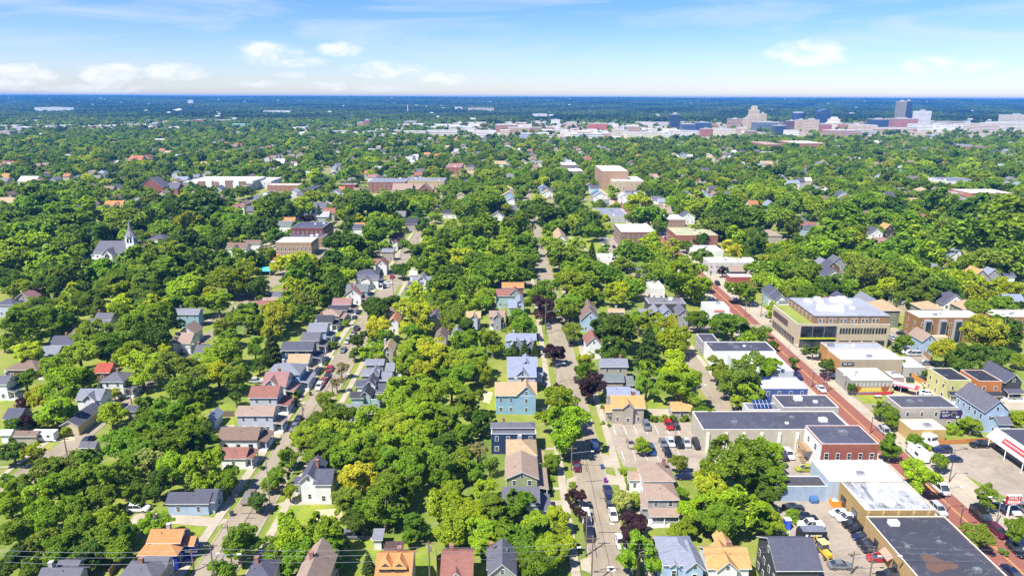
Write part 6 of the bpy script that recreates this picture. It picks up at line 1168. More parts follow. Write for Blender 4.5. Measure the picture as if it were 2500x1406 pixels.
for k,(secs,c,wb) in SPEC.items():
    b=MB(); loft(b,secs); 
    if k=='pickup': b.box(-.78,.78,-2.6,-1.05,1.1,1.12,0)
    body=b.mesh('body',[M['car_paint']]); b=MB(); frustum(b,*c); glass=b.mesh('window',[M['glass']])
    y0,y1,w0,z0,Y0,Y1,w1,z1=c; b=MB(); b.box(-w1-.02,w1+.02,Y0-.02,Y1+.02,z1-.02,z1+.04)
    for s in(-1,1):
        for ya,yb in((y0,Y0),(y1,Y1),((y0+y1)/2-.1,(Y0+Y1)/2-.1)): b.tube((s*w0,ya,z0),(s*(w1+.02),yb,z1),.045,.045,4)
    roof=b.mesh('roof',[M['car_paint']])
    VM[k]=(body,glass,roof,secs,wb)
b=MB(); b.tube((-.11,0,0),(.11,0,0),.34,.34,14,0); b.tube((-.125,0,0),(.125,0,0),.19,.19,10,1); WHEEL=b.mesh('wheel',[M['tyre'],M['metal']])
b=MB(); b.box(-.17,.17,-.04,.04,-.07,.07); HL=b.mesh('headlight',[M['headlight']]); b=MB(); b.box(-.14,.14,-.04,.04,-.09,.09); TL=b.mesh('taillight',[M['taillight']])
KIND=dict(sedan='parked_car',suv='parked_suv',van='parked_minivan',pickup='pickup_truck',bigvan='parked_van'); KW=dict(sedan='saloon car',suv='SUV',van='minivan',pickup='pickup truck',bigvan='cargo van')
PAINT=dict(white=(.75,.75,.76),black=(.012,.012,.016),silver=(.45,.46,.48),grey=(.16,.17,.19),red=(.38,.015,.02),blue=(.02,.06,.2),navy=(.012,.018,.07),tan=(.35,.3,.22),maroon=(.1,.01,.025),lime=(.3,.33,.02),teal=(.05,.16,.2),brown=(.09,.06,.04),bronze=(.2,.17,.13))
CARS=[]
def car(cr,x,y,hd,kind,col,where=None):
    X,Y=G(cr,x,y,.6); rz={'A':0,'T':math.pi,'R':-math.pi/2,'L':math.pi/2}.get(hd); rz=R_(hd) if rz is None else rz
    body,glass,roof,secs,wb=VM[kind]; r=empty(KIND[kind],(X,Y,.035),rz); c=PAINT[col]
    put('body',body,r,c); put('window',glass,r); put('roof',roof,r,c)
    for s in(-1,1):
        for yy in(-wb,wb*.95): put('wheel',WHEEL,r,None,(s*.84,yy,.34))
        put('headlight',HL,r,None,(s*.58,secs[-1][0]-.06,(secs[-1][2]+secs[-1][3])/2+.08)); put('taillight',TL,r,None,(s*.62,secs[0][0]+.02,(secs[0][2]+secs[0][3])/2+.1))
    CARS.append((r,X,Y,col+' '+KW[kind],where)); return r
# A: nose away from the camera, T: nose towards it, L / R: nose to the left / right
for q_ in """A3 748 840 T van white|A3 770 985 T van black|A3 1003 800 T sedan white|A3 1072 1060 T sedan white|A3 955 600 T pickup navy|A3 972 690 T sedan black|A3 830 150 T suv blue|A3 655 340 T sedan maroon
A3 1170 125 T sedan tan|A3 1365 190 T suv blue|A3 1482 120 T sedan grey|A3 1552 110 T sedan white|A3 1632 125 T suv black|A3 1702 115 T sedan silver|A3 1520 205 T sedan black|A3 1690 440 L sedan navy|A3 1800 135 T suv black
B3 1322 1170 T suv grey|B3 1535 1165 T suv red|B3 1600 1160 T sedan black|B3 385 222 T sedan grey|B3 655 725 A sedan black|B3 600 385 A sedan navy|B3 735 345 A sedan black
B2 725 625 A suv red|B2 703 690 A sedan black|B2 668 735 A sedan red|B2 622 795 T suv white|B2 853 445 T sedan grey|B2 978 240 A suv black|B2 950 285 A sedan grey|B2 420 1110 T sedan black|B2 385 1180 T sedan grey|B2 250 1165 T sedan silver|B2 893 360 T sedan silver|B2 20 735 R sedan white
A1 1320 745 R suv white|A1 2370 640 T pickup bronze|A2 935 1000 L van grey|A1 840 90 A sedan navy|C2 1315 765 T suv red|C2 1275 825 R sedan white|C2 1245 855 R sedan silver|C2 1900 765 L van white|B1 2440 740 R sedan silver
A4 255 230 T suv white|A4 205 240 T sedan black|A4 415 365 L sedan lime|A4 300 735 R sedan black|A4 425 840 R suv black|A4 460 900 L pickup white|A4 750 790 L sedan white|A4 815 840 L suv white|A4 875 900 L suv black|A4 935 950 L suv black|A4 970 1015 L sedan navy|A4 1020 1080 L sedan black|A4 1065 1135 L suv black|A4 1115 1215 L sedan red|A4 745 1285 R sedan grey|A4 1240 1385 L pickup black
A4 1695 555 T bigvan white|A4 1685 755 T suv silver|A4 2090 830 T bigvan black|A4 2250 965 T suv maroon|A4 2430 1140 T sedan black|A4 2380 1350 A sedan navy|A4 1720 190 L suv navy|A4 1815 275 L sedan navy|A4 2075 140 L suv black|A4 2285 740 A sedan black|A4 2380 750 T suv white|A4 2480 730 T sedan grey|A4 1165 5 A sedan silver
B4 345 700 T suv navy|B4 565 815 T sedan white|B4 600 700 T sedan maroon|B4 660 690 T suv black|B4 1155 1200 A suv silver|B4 1320 415 L bigvan white|B4 1385 465 L sedan white|B4 1445 485 L van silver|B4 1570 570 L sedan grey|B4 1235 325 A sedan silver|B4 1345 285 L suv black|B4 1395 300 L suv black|B4 1290 795 T suv black|B4 1340 800 T sedan black|B4 1515 725 A suv black|B4 1590 790 T sedan white|B4 1560 855 L sedan white|B4 2005 1000 L suv white|B4 1920 1065 T sedan black|B4 20 350 T sedan black
C3 915 405 L sedan silver|C3 920 435 L sedan grey|C3 930 465 L suv white|C3 940 470 L sedan navy|C3 1012 480 T sedan black|C3 1510 400 T suv black|C3 1550 435 T sedan grey|C3 590 440 L sedan black|C3 330 480 T sedan white|C3 660 345 L suv silver|C3 2000 830 T suv black|C3 2170 980 T sedan silver|C3 2210 1005 T suv grey|C3 295 810 T suv blue|C3 2060 405 L suv black|C2 150 930 L sedan white""".replace('\n','|').split('|'):
    f=q_.split(); car(f[0],float(f[1]),float(f[2]),f[3],f[4],f[5])
def rig(name,label,cr,x,y,rz=0):
    X,Y=G(cr,x,y,.0); r=empty(name,(X,Y,.03),rz); nick,_,rest=label.partition('|'); tag(r,(nick+' '+rest).strip(),name.replace('_',' ')); return r
def wheels(r,ys,x=.95,s=1.):
    for s_ in(-1,1):
        for yy in ys: put('wheel',WHEEL,r,None,(s_*x,yy,.34*s),0,(s,s,s))
r=rig('motorhome','white motorhome parked along the brick street beside the round street tree','A4',1470,260,0); b=MB(); b.box(-1.2,1.2,-3.6,2.3,.6,3.1); b.box(-1.1,1.1,1.2,3.,2.0,3.05); b.build('body',M['white_metal'],r); b=MB(); loft(b,[(2.3,1.05,.5,1.9),(3.0,1.,.5,1.5),(3.9,.9,.55,1.1)]); b.build('cab',M['white_metal'],r); b=MB(); frustum(b,2.3,3.1,1.,1.4,2.3,2.5,.9,2.0); b.build('windscreen',M['glass'],r); b=MB(); b.box(-1.23,-1.2,-2.5,-1,1.7,2.4); b.box(1.2,1.23,-2.5,-1,1.7,2.4); b.box(-.4,.4,-1,-.2,3.1,3.2); b.box(-.4,.4,1,1.8,3.1,3.2); b.build('window',M['glass'],r); wheels(r,(-2.3,2.7))
r=rig('delivery_truck','white step van parked nose out beside the bar garden','A4',1570,125,R_(200)); b=MB(); b.box(-1.1,1.1,-3,2,.6,2.9); b.build('body',M['white_metal'],r); b=MB(); loft(b,[(2.0,1.05,.5,1.7),(2.6,1.,.5,1.4),(2.9,.9,.55,1.1)]); b.build('hood',M['white_metal'],r); b=MB(); b.box(-.95,.95,2.0,2.05,1.75,2.6); b.box(-1.13,-1.1,.9,1.8,1.6,2.4); b.box(1.1,1.13,.9,1.8,1.6,2.4); b.build('windscreen',M['glass'],r); wheels(r,(-2,2.2))
r=rig('box_trailer','black box trailer with white lettering in the car yard','A4',465,1040,math.pi/2); b=MB(); loft(b,[(-2.7,1.15,.5,2.5),(2.2,1.15,.5,2.5),(3.0,.6,.55,2.3)],0,1.); b.build('body',M['tint'],r,(.015,.015,.018)); b=MB(); b.box(-1.1,1.1,-2.6,2.2,2.5,2.56); b.build('roof',M['metal'],r); 
b=MB(); qq=random.Random(6); p=-1.6
while p<.6: w_=qq.uniform(.14,.26); b.box(-1.2,-1.17,p,p+w_*.7,1.5,1.5+qq.uniform(.25,.4)); p+=w_
b.box(-1.2,-1.17,1.2,1.7,1.45,1.95); b.build('lettering',M['white_metal'],r); wheels(r,(-.4,.5),1.15); b=MB(); b.tube((0,3.0,.55),(0,4.,.5),.06,.06,6); b.build('tow_bar',M['metal'],r)
r=rig('backhoe_loader','yellow backhoe loader parked beside the dark grey modern house','A4',585,1190,R_(190)); b=MB(); loft(b,[(-1.6,.6,.8,1.5),(.4,.65,.7,1.6),(2.0,.55,.7,1.4)]); b.build('body',M['tint'],r,(.6,.38,.03)); b=MB(); frustum(b,-1.4,.4,.75,1.5,-1.3,.3,.7,2.7); b.build('cab',M['glass'],r); b=MB(); b.box(-.85,.85,-1.5,.5,2.7,2.85); b.build('cab_roof',M['tint'],r,(.65,.55,.2)); b=MB(); b.tube((.6,1.,1.2),(.6,3.,.6),.1,.1,6); b.tube((-.6,1.,1.2),(-.6,3.,.6),.1,.1,6); b.box(-1.1,1.1,3.,3.6,.1,.9); b.build('front_bucket',M['tint'],r,(.55,.35,.03)); b=MB(); b.tube((0,-1.6,1.2),(0,-2.8,2.6),.15,.12,6); b.tube((0,-2.8,2.6),(0,-3.6,1.2),.12,.1,6); b.box(-.35,.35,-3.9,-3.3,.6,1.2); b.build('digger_arm',M['tint'],r,(.6,.38,.03)); wheels(r,(-1.2,),.9,1.9); wheels(r,(1.5,),.8,1.2)
r=rig('skip','open orange skip with white litter inside beside the ochre building','A4',690,690,R_(-6)); b=MB()
for q4 in([(-1.2,-2),(1.2,-2),(1.3,-1.9),(-1.3,-1.9)],[(-1.2,1.9),(1.2,1.9),(1.2,2),(-1.2,2)],[(-1.25,-1.9),(-1.15,-1.9),(-1.15,1.9),(-1.25,1.9)],[(1.15,-1.9),(1.25,-1.9),(1.25,1.9),(1.15,1.9)]): b.prism(q4,.1,1.5)
b.box(-1.2,1.2,-1.95,1.95,.1,.25); b.build('container',M['tint'],r,(.75,.27,.02)); b=MB(); qq=random.Random(2)
for i in range(14): x=qq.uniform(-.9,.9); y=qq.uniform(-1.2,1.5); b.box(x-.3,x+.3,y-.3,y+.3,.25,.5+qq.random()*.5)
b.build('litter',M['white_metal'],r)
r=rig('tarp_covered_car','small blue tarp-covered car in the far corner of the car yard','A4',470,655); b=MB(); loft(b,[(-2.,.7,.05,.8),(-1.7,.95,.02,1.2),(-.9,1.,.02,1.55),(.4,.98,.02,1.5),(1.2,.95,.02,1.05),(2.,.75,.05,.75)]); b.build('tarp',M['tint'],r,(.05,.13,.3)); wheels(r,(-1.3,1.3),.75)
r=rig('portable_toilet','bright blue portable toilet by the yard shrubs','A4',237,935); b=MB(); b.box(-.6,.6,-.6,.6,0,2.2); b.build('cabin',M['tint'],r,(.02,.07,.5)); b=MB(); b.box(-.65,.65,-.65,.65,2.2,2.35); b.build('roof',M['white_metal'],r); b=MB(); b.box(-.4,.4,-.63,-.6,.1,2.); b.build('door',M['tint'],r,(.05,.12,.6))
r=rig('camper_trailer','white camper trailer with two dark windows on a gravel yard','A1',430,98,math.pi/2); b=MB(); b.box(-1.15,1.15,-3.2,3.,.5,2.7); b.build('body',M['white_metal'],r); b=MB()
for yy in(-2.2,-.2,.8): b.box(-1.18,-1.15,yy,yy+.8,1.5,2.1)
b.build('window',M['glass'],r); wheels(r,(-.4,.4),1.05); b=MB(); b.tube((0,3.,.6),(0,4.2,.5),.06,.06,6); b.build('tow_bar',M['metal'],r)
r=rig('school_bus','yellow school bus on the school forecourt','C2',165,603,math.pi/2); b=MB(); b.box(-1.2,1.2,-4.5,3.2,.6,3.); b.build('body',M['tint'],r,(.7,.3,.01)); b=MB(); loft(b,[(3.2,1.1,.6,1.7),(4.6,1.,.6,1.4)]); b.build('hood',M['tint'],r,(.7,.3,.01)); b=MB(); b.box(-1.22,-1.2,-4.,2.8,1.8,2.5); b.box(1.2,1.22,-4,2.8,1.8,2.5); b.box(-1,1,3.2,3.24,1.75,2.6); b.build('window',M['glass'],r); wheels(r,(-2.8,3.6),1.1,1.3)
for cr,x,y,c_,lb in (('A3',898,368,(.03,.08,.3),'blue wheeled bin at the kerb by the parking lot entrance'),('A3',928,497,(.2,.03,.25),'purple wheeled bin at the kerb by the brown duplex'),('A1',2212,815,(.05,.06,.09),'dark wheeled bin at the kerb by the pale blue bungalow'),('B2',540,880,(.04,.04,.05),'black wheeled bin at the left street kerb'),('A3',1480,820,(.05,.09,.2),'blue bins on the porch of the tan duplex')):
    r=rig('wheeled_bin',lb,cr,x,y); b=MB(); b.prism([(-.32,-.32),(.32,-.32),(.32,.32),(-.32,.32)],.1,1.); b.build('bin_body',M['tint'],r,c_); b=MB(); b.box(-.36,.36,-.38,.36,1.,1.1); b.build('lid',M['tint'],r,tuple(k*.7 for k in c_)); wheels(r,(.3,),.3,.35)
# ---------------------------------------------------------------- signs, fences, small things
r=rig('billboard','purple billboard with white lettering and a round lens picture over the bar roof','B4',1775,1190); X,Y=G('B4',1775,1190); zt=solve(lambda q:PV(X,Y,q)[1]-px('B4',0,1020)[1],2,30); zb=solve(lambda q:PV(X,Y,q)[1]-px('B4',0,1098)[1],1,29); W=G('B4',1878,1060,(zt+zb)/2)[0]-G('B4',1675,1060,(zt+zb)/2)[0]; h=zt-zb
b=MB(); b.box(-W/2,W/2,-.2,.2,zb,zt); pn=b.build('panel',M['tint'],r,(.05,.02,.11)); 
for sx in(-W*.3,W*.33): b=MB(); b.tube((sx,.3,0),(sx,.3,zt-.5),.28,.25,10); b.build('post',M['dark_trim'],r)
scribble(pn,'lettering',-W*.44,-W*.1,-.2,zb+h*.72,h*.13,'white_metal'); scribble(pn,'lettering',-W*.44,-W*.08,-.2,zb+h*.4,h*.14,'white_metal',seed=2); scribble(pn,'lettering',-W*.38,-W*.14,-.2,zb+h*.24,h*.1,'white_metal',seed=3)
b=MB(); b.poly([(W*.13+h*.34*math.cos(i*.35)*1.15,-.235,zb+h*.55+h*.34*math.sin(i*.35)) for i in range(18)]); b.build('lens_picture',M['metal'],pn); b=MB(); b.poly([(W*.15+h*.2*math.cos(i*.35)*1.15,-.25,zb+h*.5+h*.2*math.sin(i*.35)) for i in range(18)]); b.build('lens_glass',M['dark_trim'],pn); b=MB(); b.box(W*.25,W*.4,-.24,-.2,zb+h*.12,zb+h*.3); b.build('lens_ring',M['white_metal'],pn)
X,Y=G('A4',2340,830); r=empty('shop_sign',(X,Y,0)); tag(r,'red pole sign reading FAMILY DOLLAR beside the strip mall cars','sign'); zt=solve(lambda q:PV(X,Y,q)[1]-px('A4',0,622)[1],2,30); zb=solve(lambda q:PV(X,Y,q)[1]-px('A4',0,700)[1],1,29); W=G('A4',2455,660,(zt+zb)/2)[0]-G('A4',2322,660,(zt+zb)/2)[0]; h=zt-zb
b=MB(); b.box(-W/2,W/2,-.25,.25,zb,zt); bx=b.build('sign_box',M['tint'],r,(.33,.012,.018),loc=(W*.18,0,0)); b=MB(); b.tube((0,.1,0),(0,.1,zb),.2,.2,10); b.build('post',M['white_metal'],r); b=MB(); b.box(-W/2-.05,W/2+.05,-.3,.3,zt,zt+.15); b.build('sign_cap',M['white_metal'],bx)
canopy_text(bx,'lettering','FAMILY',(0,-.27,zb+h*.72),h*.4,(math.pi/2,0,0),'white_metal'); b=MB(); b.box(-W*.46,W*.42,-.275,-.25,zb+h*.06,zb+h*.5); b.build('light_band',M['tint'],bx,(.8,.3,.25)); canopy_text(bx,'lettering','DOLLAR',(0,-.29,zb+h*.28),h*.38,(math.pi/2,0,0),'white_metal')
def fence(lb,pts,h,mat,col=None,name='fence'):
    b=MB(); r=empty(name,(pts[0][0],pts[0][1],0)); tag(r,lb,'fence'); ox,oy=pts[0]
    for (xa,ya),(xb,yb) in zip(pts,pts[1:]):
        l=math.hypot(xb-xa,yb-ya); n=max(1,int(l/2.4)); dx,dy=(xb-xa)/l,(yb-ya)/l; nx_,ny_=-dy*.04,dx*.04
        for i in range(n):
            s0,s1=l*i/n+.08,l*(i+1)/n-.08; p0=(xa+dx*s0-ox,ya+dy*s0-oy);p1=(xa+dx*s1-ox,ya+dy*s1-oy); b.prism([(p0[0]-nx_,p0[1]-ny_),(p1[0]-nx_,p1[1]-ny_),(p1[0]+nx_,p1[1]+ny_),(p0[0]+nx_,p0[1]+ny_)],.05,h)
    b.build('boards',M[mat],r,col); b=MB()
    for (xa,ya),(xb,yb) in zip(pts,pts[1:]):
        l=math.hypot(xb-xa,yb-ya); n=max(1,int(l/2.4))
        for i in range(n+1): x=xa+(xb-xa)*i/n-ox; y=ya+(yb-ya)*i/n-oy; b.box(x-.07,x+.07,y-.07,y+.07,0,h+.1)
    b.build('posts',M[mat],r,col)
fence('orange wooden fence beside the gravel yard of the mural restaurant',[G('B4',1425,715),G('B4',1690,880)],1.9,'tint',(.5,.24,.05))
fence('low orange garden wall between the bar garden and strip mall parking',[G('A4',1680,138),G('A4',2190,112)],1.3,'tint',(.5,.2,.06),'garden_wall')
fence('brown board fence behind the lavender house with tan roof',[G('B1',2010,1085),G('B1',2235,1080)],1.8,'old_wood'); fence('dark wooden fence along the narrow back garden',[G('A2',1740,1200),G('A2',1745,1400)],1.7,'old_wood'); fence('green-grey fence behind the twin-dormer house garden',[G('A2',1235,1060),G('A2',1245,1180)],1.6,'old_wood'); fence('tan plank fence beside the pale blue cottage',[G('B4',1480,440),G('B4',1620,560)],1.7,'wood'); fence('weathered board fence behind the shed and portable toilet',[G('A4',60,905),G('A4',200,910)],1.7,'old_wood')
fence('dark wooden fence in front of the white cottage back yard',[G('A1',1050,1400),G('A1',1150,1270)],1.7,'wood')
r=rig('shade_canopy','turquoise shade canopy over the school play yard','C2',100,745); b=MB(); b.slab([(-4,-3,2.6),(4,-3,2.6),(2.5,3,3.6),(-3,3,3.6)],.08); b.build('canopy',M['tint'],r,(.1,.55,.75)); b=MB()
for x,y in((-3.8,-2.8),(3.8,-2.8),(2.4,2.8),(-2.9,2.8)): b.tube((x,y,0),(x,y,2.8),.08,.08,6)
b.build('posts',M['white_metal'],r)
for k,(x,y) in enumerate(((1030,850),(1105,842),(1105,905))):
    r=rig('picnic_table',('white-topped picnic table on the lawn, nearest the street tree','white-topped picnic table on the lawn, nearest the red awning','white-topped picnic table alone on the lower part of the lawn')[k],'B4',x,y); b=MB(); b.box(-1,1,-.4,.4,.72,.78); b.build('table_top',M['white_metal'],r); b=MB(); b.box(-1,1,-.85,-.6,.42,.46); b.box(-1,1,.6,.85,.42,.46); b.build('benches',M['wood'],r); b=MB(); b.box(-.8,-.7,-.7,.7,.0,.72); b.box(.7,.8,-.7,.7,0,.72); b.build('supports',M['dark_trim'],r)
r=rig('red_awning_tent','long red and white awning tent behind the flat grey-roofed block','B4',1330,850,R_(-42)); b=MB(); b.slab([(-4.5,-1.6,2.5),(4.5,-1.6,2.5),(4.5,0,3.4),(-4.5,0,3.4)],.06); b.slab([(4.5,1.6,2.5),(-4.5,1.6,2.5),(-4.5,0,3.4),(4.5,0,3.4)],.06); b.build('canopy',M['tint'],r,(.65,.03,.06)); b=MB(); b.slab([(-3.5,-1.2,2.78),(3.5,-1.2,2.78),(3.5,-.3,3.29),(-3.5,-.3,3.29)],.03); b.build('white_stripe',M['white_metal'],r); b=MB()
for x in(-4.3,0,4.3):
    for y in(-1.5,1.5): b.tube((x,y,0),(x,y,2.5),.06,.06,6)
b.build('posts',M['white_metal'],r)
r=rig('dumpster','dark green dumpster beside the gravel yard','B4',1410,755); b=MB(); b.box(-1,1,-.7,.7,.15,1.3); b.build('container',M['tint'],r,(.01,.08,.05)); b=MB(); b.slab([(-1.05,-.75,1.3),(1.05,-.75,1.3),(1.05,.75,1.5),(-1.05,.75,1.5)],.06); b.build('lid',M['dark_trim'],r)
for k,(x,y) in enumerate(((170,985),(232,1010))):
    r=rig('sawhorse',('white sawhorse on the dirt, nearer the portable toilet','white sawhorse on the dirt, nearer the black trailer')[k],'A4',x,y,.3*k); b=MB(); b.box(-.8,.8,-.06,.06,.8,.95); b.build('beam',M['white_metal'],r); b=MB()
    for x_ in(-.7,.7):
        for s in(-.35,.35): b.tube((x_,s,0),(x_,0,.85),.05,.05,5)
    b.build('legs',M['white_metal'],r)
# ---------------------------------------------------------------- poles, lamps, wires
POLES=[]
def pole(cr,xb,yb,yt,kind='u',arm=0,X=None,Y=None,h=None):
    if X is None: X,Y=G(cr,xb,yb); h=min(16,max(5,solve(lambda q:PV(X,Y,q)[1]-px(cr,0,yt)[1],1,40)))
    nm={'u':'utility_pole','l':'street_lamp','b':'black_street_lamp','t':'lot_lamp'}[kind]; r=empty(nm,(X,Y,0)); wood=kind=='u'
    b=MB(); b.tube((0,0,0),(0,0,h),.17 if wood else .11,.11 if wood else .07,8); b.build('pole',M['old_wood' if wood else ('dark_trim' if kind in 'b' else 'metal')],r)
    if wood:
        b=MB(); b.box(-1.2,1.2,-.06,.06,h-.7,h-.55); 
        for x in(-1.1,-.4,.4,1.1): b.tube((x,0,h-.55),(x,0,h-.35),.05,.05,6)
        b.build('crossarm',M['old_wood'],r)
        if arm==0: b=MB(); b.tube((.3,0,h-2.2),(.3,0,h-1.3),.22,.22,10); b.build('transformer',M['metal'],r)
    if arm or kind in 'lb':
        a=arm or 1; z=h-.1 if not wood else h*.75; b=MB(); b.tube((0,0,z-.3),(a*2.2,0,z+.25),.06,.05,6); b.build('lamp_arm',M['metal' if kind!='b' else 'dark_trim'],r); b=MB(); b.box(a*2.5-.38,a*2.5+.38,-.14,.14,z+.17,z+.31); b.build('lamp_head',M['white_metal' if kind!='b' else 'dark_trim'],r)
    if kind=='t': b=MB(); b.box(-.7,.7,-.15,.15,h,h+.18); b.build('lamp_head',M['dark_trim'],r)
    POLES.append((r,X,Y,nm)); return r
for f in """A1 640 235 80 u -1|A1 2215 1310 900 u 0|A1 1850 1345 1195 u 2|A2 155 710 275 t 0|A3 605 380 150 u 2|A3 740 1200 800 u 2|A3 1585 150 -40 t 0|A4 1785 495 180 b 0|A4 1745 800 540 l 0|A4 1880 940 810 b 1|A4 2235 890 640 l -1|A4 850 1370 1250 u 2|B1 1257 960 800 u 0|B1 2043 260 160 u 2|B1 1717 490 400 u 2
B2 752 880 615 u 2|B2 470 1110 990 u 0|B2 965 400 265 u 0|B2 1102 130 35 u 0|B2 2402 300 0 u 2|B3 357 300 0 u 2|B3 455 770 575 l 1|B3 1790 930 790 l 1|B3 1052 520 380 u 2|B3 2410 130 -10 u 2|B3 1725 250 70 u 2|B4 248 530 420 l 1|B4 460 800 625 l 0|B4 608 850 640 u 2|B4 480 800 700 b 1|B4 790 830 700 b 1|B4 1745 925 735 u 2|B4 1035 1240 1215 b 1
C2 240 545 420 l -1|C2 520 500 420 l 1|C2 1330 945 780 u 2|C2 1405 605 440 u 0|C2 1500 615 480 u 2|C2 1560 500 385 u 2|C2 22 990 895 u 0|C3 960 520 380 u 2|C3 1050 520 400 u 2|C3 1435 505 340 u 2|C3 1918 900 705 u 0|C3 2412 1130 930 u 0|C3 2258 1150 1000 u 0|C3 1605 1080 930 u 2|C1 1737 800 690 u 0|C1 1950 760 705 u 2|C1 652 905 800 l -1|D1 655 1060 975 u 0|D1 215 1065 1025 u 0""".replace('\n','|').split('|'):
    f=f.split(); pole(f[0],float(f[1]),float(f[2]),float(f[3]),f[4],int(f[5]))
YW=110.; PX=[]
for cr,x,yt,zt,arm in(('A1',2000,1070,10.6,2),('A2',1665,1052,10.6,0),('A3',812,1005,10.6,-1),('A4',1075,1110,8.6,2)):
    u,v=px(cr,x,yt); X,Y=P(u,v,zt); pole(None,0,0,0,'u',arm,X,Y,zt); PX.append((X,Y,zt))
PX=[(PX[0][0]-38,PX[0][1],10.4)]+PX[:3]+[(PX[2][0]+48,PX[2][1]-1,10.4),(PX[2][0]+96,PX[2][1]-2,10.4)]
for k,(dz,lb) in enumerate(((-1.2,'topmost of the three long wires strung across the lower edge'),(-2.6,'middle one of the three long wires strung across the lower edge'),(-4.3,'lowest of the three long wires strung across the lower edge'))):
    b=MB()
    for (xa,ya,za),(xb,yb,zb_) in zip(PX,PX[1:]):
        pts=[(xa+(xb-xa)*i/10,ya+(yb-ya)*i/10+.4*k,za+dz+(zb_-za)*i/10-.7*(1-(2*i/10-1)**2)) for i in range(11)]
        for p0,p1 in zip(pts,pts[1:]): b.tube(p0,p1,.021,.021,5,cap=False)
    tag(b.build('overhead_wire',M['metal']),lb,'wire','wires across the lower edge')
# ---------------------------------------------------------------- the mass of farther trees: one object, as nobody could count them
for k,c_ in enumerate([(.09,.09,.105),(.14,.14,.15),(.06,.06,.075),(.2,.14,.105),(.15,.1,.08),(.3,.13,.05),(.22,.085,.055),(.3,.3,.32),(.5,.5,.49),(.4,.36,.3),(.32,.35,.4)]): mk('far_house_%d'%k,_plain(c_,.8))
b=MB(); q=random.Random(77)
for xs_ in(-58,21,100,-114,-171,-224,-285,-345,-410,-480,181,252,318,390,470,560,-550,-620,-690,640,710,780):
    for sd in(-1,1):
        y=470.
        while y<1480:
            y+=q.uniform(11,19)
            if q.random()<.6 or abs(xs_)>.72*y+40: continue
            w=q.uniform(3.6,5.); d=q.uniform(4.5,6.5); x=xs_+sd*q.uniform(15,19); h=q.uniform(4.2,6.)
            if any(f[0]-w-1<x<f[1]+w+1 and f[2]-d-1<y<f[3]+d+1 for f in FOOT): continue
            k=q.choice((0,0,1,1,2,3,3,4,5,6,7)); m=q.choice((8,9,9,10,10)); r_=w*.62
            b.box(x-w+.4,x+w-.4,y-d+.4,y+d-.4,0,h,m)
            if q.random()<.5:
                for yy in(y-d+.4,y+d-.4): b.poly([(x-w+.4,yy,h),(x+w-.4,yy,h),(x,yy,h+r_*.9)],m)
                b.slab([(x-w,y+d,h),(x-w,y-d,h),(x,y-d,h+r_),(x,y+d,h+r_)],.15,k); b.slab([(x+w,y-d,h),(x+w,y+d,h),(x,y+d,h+r_),(x,y-d,h+r_)],.15,k)
            else:
                r_=d*.6
                for xx in(x-w+.4,x+w-.4): b.poly([(xx,y-d+.4,h),(xx,y+d-.4,h),(xx,y,h+r_*.9)],m)
                b.slab([(x-w,y-d,h),(x+w,y-d,h),(x+w,y,h+r_),(x-w,y,h+r_)],.15,k); b.slab([(x+w,y+d,h),(x-w,y+d,h),(x-w,y,h+r_),(x+w,y,h+r_)],.15,k)
            FOOT.append((x-w,x+w,y-d,y+d,h+2 if q.random()<.24 else 30))
tag(b.build('distant_houses',[M['far_house_%d'%k] for k in range(11)]),'rows of small gabled houses half hidden among the farther trees','houses',kind='stuff')
FT=np.array(FOOT); XT=np.array([(t_[1],t_[2],t_[3]) for t_ in TREES])
def scatter(y0,y1,sp,spread=.8):
    out=[]; y=y0
    while y<y1:
        s=sp(y); n=int(2*(spread*y+30)/s); x=-(spread*y+30)+s*np.arange(n)+NR.uniform(-.45,.45,n)*s; out.append(np.stack([x,y+NR.uniform(-.5,.5,n)*s],1)); y+=s*.9
    return np.concatenate(out)
p=scatter(235,2620,lambda y:8.+min(4.,y/480)); n=len(p); y_=p[:,1]; R=NR.uniform(2.8,5.9,n)*np.clip(.8+y_/2200,.8,1.2)*(1+.2*(NR.rand(n)>.8)); ok=np.ones(n,bool); x,y=p[:,0],p[:,1]
for x0,x1,ya,yb,h in FT:
    if yb<200: continue
    ok&=~((x>x0-R-.3)&(x<x1+R+.3)&(y>ya-R-.5)&(y<yb+R))
    L=6. if h>8.8 else min(130.,max(6.,(9.8-.5*h)*ya/88)); ok&=~((x>x0-.45*R)&(x<x1+.45*R)&(y>ya-L)&(y<ya)&((NR.rand(n)<.9)|(ya<540))&((R>2.8)|(ya<540)))
for xs_ in(-114.5,-55.6,20.6,64.4,99.9): ok&=~((abs(x-xs_)<(5.2+(4 if xs_>90 else 0)+R*.3))&(y<1350)&(NR.rand(n)<np.where(y>600,.6,.97 if xs_>0 else .9)))
for xs_ in(-171,-224,-285,-345,-410,181,252,318,390,470,-480,560): ok&=~((abs(x-xs_)<4.6)&(y>330)&(y<1350)&(NR.rand(n)<.5))
for yc in(407,430,620,845,1090): ok&=~((abs(y-yc)<5)&(NR.rand(n)<.7))
def inpoly(P_,x,y):
    c=np.zeros(len(x),bool); m=len(P_)
    for i in range(m):
        (xa,ya),(xb,yb)=P_[i],P_[(i+1)%m]
        with np.errstate(divide='ignore',invalid='ignore'): c^=((ya>y)!=(yb>y))&(x<(xb-xa)*(y-ya)/(yb-ya+1e-12)+xa)
    return c
for L in LOTS:
    if max(q[1] for q in L)>200: ok&=~inpoly(L,x,y)
for i in range(0,n,20000):
    d=np.sqrt((x[i:i+20000,None]-XT[None,:,0])**2+(y[i:i+20000,None]-XT[None,:,1])**2); ok[i:i+20000]&=(d>(R[i:i+20000,None]*.55+XT[None,:,2]*.8)).all(1)
